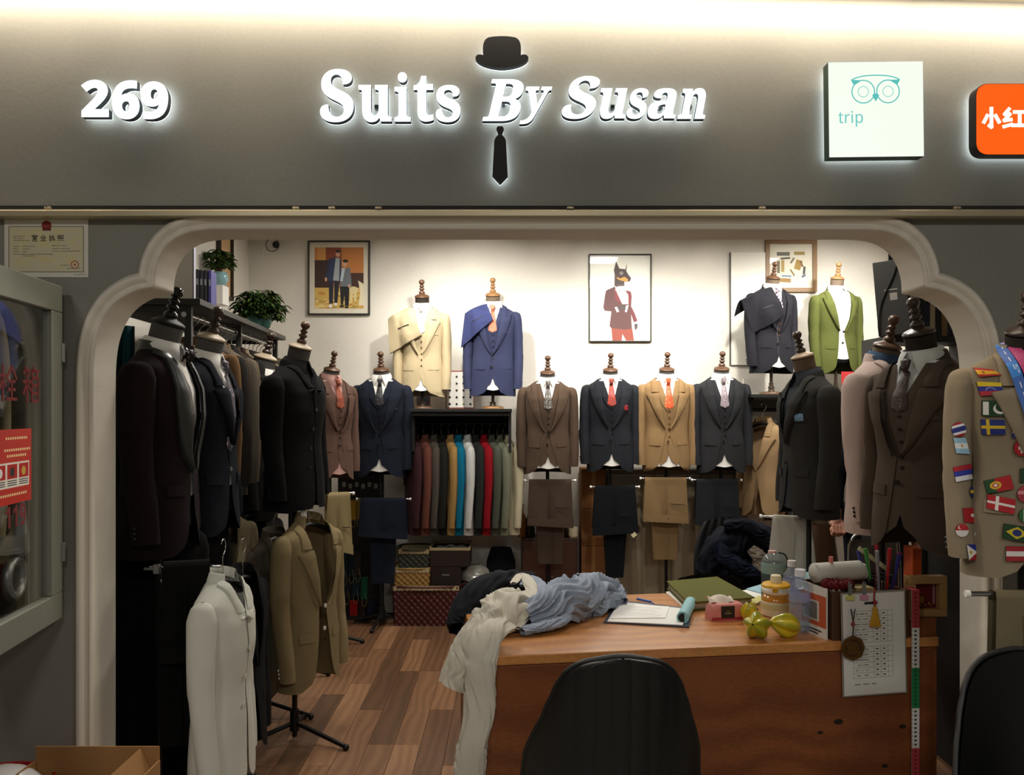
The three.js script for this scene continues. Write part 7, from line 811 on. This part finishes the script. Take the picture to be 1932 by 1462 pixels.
// ---------------------------------------------------------------- fire hose cabinet at the left edge
{
  const th = R(97), W = .86, Hh = 1.065, far = V(-1.447, .926, -2.90), c = far.clone().add(V(.123, 0, .992).multiplyScalar(W / 2)); const g = thing('hose_cabinet', 'metal fire hose cabinet with a glass door at the left edge', 'cabinet', [c.x, .926, c.z], th);
  const fm = std(0x8d9085, .42, { metalness: .35 }), im = std(0x7c7868, .8), D = .24, fb = .085;
  mesh('body', merge(box(W, .02, D, [0, .01, -D / 2 - .03]), box(W, .02, D, [0, Hh - .01, -D / 2 - .03]), box(.02, Hh, D, [-W / 2 + .01, Hh / 2, -D / 2 - .03]), box(.02, Hh, D, [W / 2 - .01, Hh / 2, -D / 2 - .03]), box(W, Hh, .01, [0, Hh / 2, -D - .03])), im, g);
  const door = mesh('door', merge(box(W, fb, .03, [0, fb / 2, -.015], [0, 0, 0], .004), box(W, fb, .03, [0, Hh - fb / 2, -.015], [0, 0, 0], .004), box(fb, Hh - 2 * fb, .03, [-W / 2 + fb / 2, Hh / 2, -.015], [0, 0, 0], .004), box(fb, Hh - 2 * fb, .03, [W / 2 - fb / 2, Hh / 2, -.015], [0, 0, 0], .004)), fm, g);
  mesh('glass_pane', box(W - 2 * fb, Hh - 2 * fb, .004, [0, Hh / 2, -.018]), M.glass, door); mesh('hinge', merge(cyl(.008, .008, .06, [W / 2 - .004, Hh * .2, .002]), cyl(.008, .008, .06, [W / 2 - .004, Hh * .8, .002])), M.steel, door);
  const rm = std(0x74161a, .7); const lx = (px) => { let best = 0, bd = 1e9; for (let x = -W / 2; x < W / 2; x += .004) { const p = V(x, 0, 0).applyAxisAngle(V(0, 1, 0), th).add(c); const q = CX + F * p.x / -p.z; if (Math.abs(q - px) < bd) { bd = Math.abs(q - px); best = x; } } return best; };
  [['shuan', 9, 42], ['xiang', 53, 84]].forEach(([n, p0, p1]) => { const a = lx(p0), b = lx(p1), k = glyphGeo(n, b - a, .105, .009, .0015); k.translate((a + b) / 2, .744, -.0145); mesh('character', k, rm, door); });
  { const a = lx(28), b = lx(66); const digits = sans.generateShapes('119', .062), dg = new THREE.ShapeGeometry(digits, 6); dg.computeBoundingBox(); dg.translate(-(dg.boundingBox.max.x) / 2, 0, 0); dg.translate((a + b) / 2 - .03, .335, -.0142); mesh('number', dg, rm, door); }
  const pt = canvas(512, 384, (k) => { k.fillStyle = '#c22c20'; k.fillRect(0, 0, 512, 384); k.strokeStyle = '#e8c23a'; inkGlyph(k, 'fang', 90, 26, 60, 60, 6); inkGlyph(k, 'fa', 170, 26, 60, 60, 6); k.fillStyle = '#f0d9a0'; for (const [x, y, w] of [[300, 40, 170], [290, 100, 200], [310, 130, 160], [60, 110, 150], [80, 330, 380]]) for (let i = 0; i < w; i += 18) k.fillRect(x + i, y, 12, 13); k.fillStyle = '#e9e4dc'; k.fillRect(20, 170, 472, 130); for (let i = 0; i < 5; i++) { k.fillStyle = '#b81f1a'; k.fillRect(30 + i * 94, 180, 80, 74); k.fillStyle = ['#d9c28a', '#4a5a3a', '#e6e6e6', '#2c2c2c', '#c9a64a'][i]; ell(k, 70 + i * 94, 220, 18, 24); k.fillStyle = '#3a3a38'; for (let y = 0; y < 3; y++) k.fillRect(32 + i * 94, 262 + y * 11, 74, 5); } });
  const pa = lx(-60), pb = lx(68), pw = pb - pa; const pp = new THREE.PlaneGeometry(pw, .212); pp.translate((pa + pb) / 2, .508, -.0135); mesh('instruction_sticker', pp, std(0xffffff, .45, { map: pt }), door);
  // inside: hose, coupling, valve
  const hose = thing('fire_hose', 'folded canvas fire hose inside the cabinet', 'hose', [c.x, .95, c.z], th); mesh('hose', merge(...Array.from({ length: 5 }, (_, i) => tube([[.20 + (i % 2) * .02, .25, -.10 - i * .028], [.24, .5, -.10 - i * .028], [.22, .85, -.10 - i * .028], [.16, .93, -.10 - i * .028], [.10, .85, -.10 - i * .028], [.12, .5, -.10 - i * .028], [.15, .25, -.10 - i * .028]], .020, 40, 8))), std(0x8b8262, .9), hose); mesh('nozzle', xf(lathe([[.02, 0], [.035, .02], [.03, .08], [.018, .2]], 20), { p: [.26, .20, -.07] }), M.steel, hose);
  const vl = thing('hydrant_valve', 'grey hydrant valve with a round outlet inside the cabinet', 'valve', [c.x, .95, c.z], th); mesh('outlet', xf(new THREE.TorusGeometry(.055, .016, 12, 30), { p: [.24, .14, -.07] }), M.steel, vl); mesh('cap', cyl(.05, .05, .02, [.24, .14, -.08], [Math.PI / 2, 0, 0], 26), std(0x3c3e3a, .5, { metalness: .5 }), vl); mesh('body', merge(cyl(.045, .05, .12, [.24, .14, -.14], [Math.PI / 2, 0, 0], 24), cyl(.04, .04, .16, [.15, .1, -.16], [0, 0, 0], 20)), std(0x6b1712, .5), vl); mesh('coupling', merge(cyl(.05, .05, .05, [.22, .245, -.10]), cyl(.06, .06, .012, [.22, .225, -.10])), M.steel, vl); mesh('black_reel', merge(cyl(.07, .07, .05, [.16, .70, -.12], [0, 0, 0], 26), cyl(.045, .05, .05, [.16, .65, -.12], [0, 0, 0], 26)), M.black, vl);
  const rp = thing('red_pipe', 'red sprinkler pipe below the hose cabinet', 'pipe', [-1.52, 0, -2.56]); mesh('pipe', tube([[0, .926, 0], [0, .80, 0], [-.02, .70, 0], [-.05, .64, 0], [-.06, .3, 0], [-.06, 0, 0]], .042, 40, 18), std(0x8e1814, .4), rp); mesh('coupling', cyl(.052, .052, .06, [0, .84, 0]), std(0x7a1410, .4), rp);
}
// ---------------------------------------------------------------- cardboard box at the lower left, red and white bag
{
  const p = at(190, 1400, 2.72), g = thing('open_carton', 'open brown cardboard box on the floor at the lower left', 'box', [p.x, 0, -2.72 + .17]); const cm = std(0x9a7040, .85, { map: wallT }), w = .37, d = .30, h = p.y - .005; const th = .005;
  mesh('back_wall', box(w, h, th, [0, h / 2, -d / 2]), cm, g); mesh('front_wall', box(w, h * .86, th, [0, h * .43, d / 2]), cm, g); for (const s of [-1, 1]) mesh('side_wall', box(th, h * .93, d, [s * w / 2, h * .465, 0]), cm, g); mesh('bottom', box(w, th, d, [0, .004, 0]), cm, g);
  mesh('flap', box(.13, th, d * .96, [-w / 2 - .055, h * .86, 0], [0, 0, .55]), cm, g); mesh('flap', box(th, .12, d * .96, [w / 2 - .03, h * .90, 0.0], [0, 0, .45]), cm, g);
  one('plastic_sack', sheet(30, 16, (u, v) => { const a = u * Math.PI * 2, e = v * Math.PI / 2, r = .12 * Math.cos(e) * (1 + .12 * noise.noise(Math.cos(a) * 2, Math.sin(a) * 2, v * 3)); return [r * Math.cos(a), .10 * Math.sin(e), r * Math.sin(a), u, v]; }), std(0xc9c9c9, .3), 'white plastic sack at the lower left corner', 'sack', null, at(4, 1512, 2.62)); one('red_bucket', lathe([[.001, .0], [.14, .0], [.16, .5], [.165, .51], [.155, .51], [.135, .02], [.001, .02]], 30), std(0xa81a1e, .4), 'red bucket behind the white sack at the lower left', 'bucket', null, [at(-14, 0, 2.62).x, 0, -2.62]);
}
renderer.render(scene, camera);
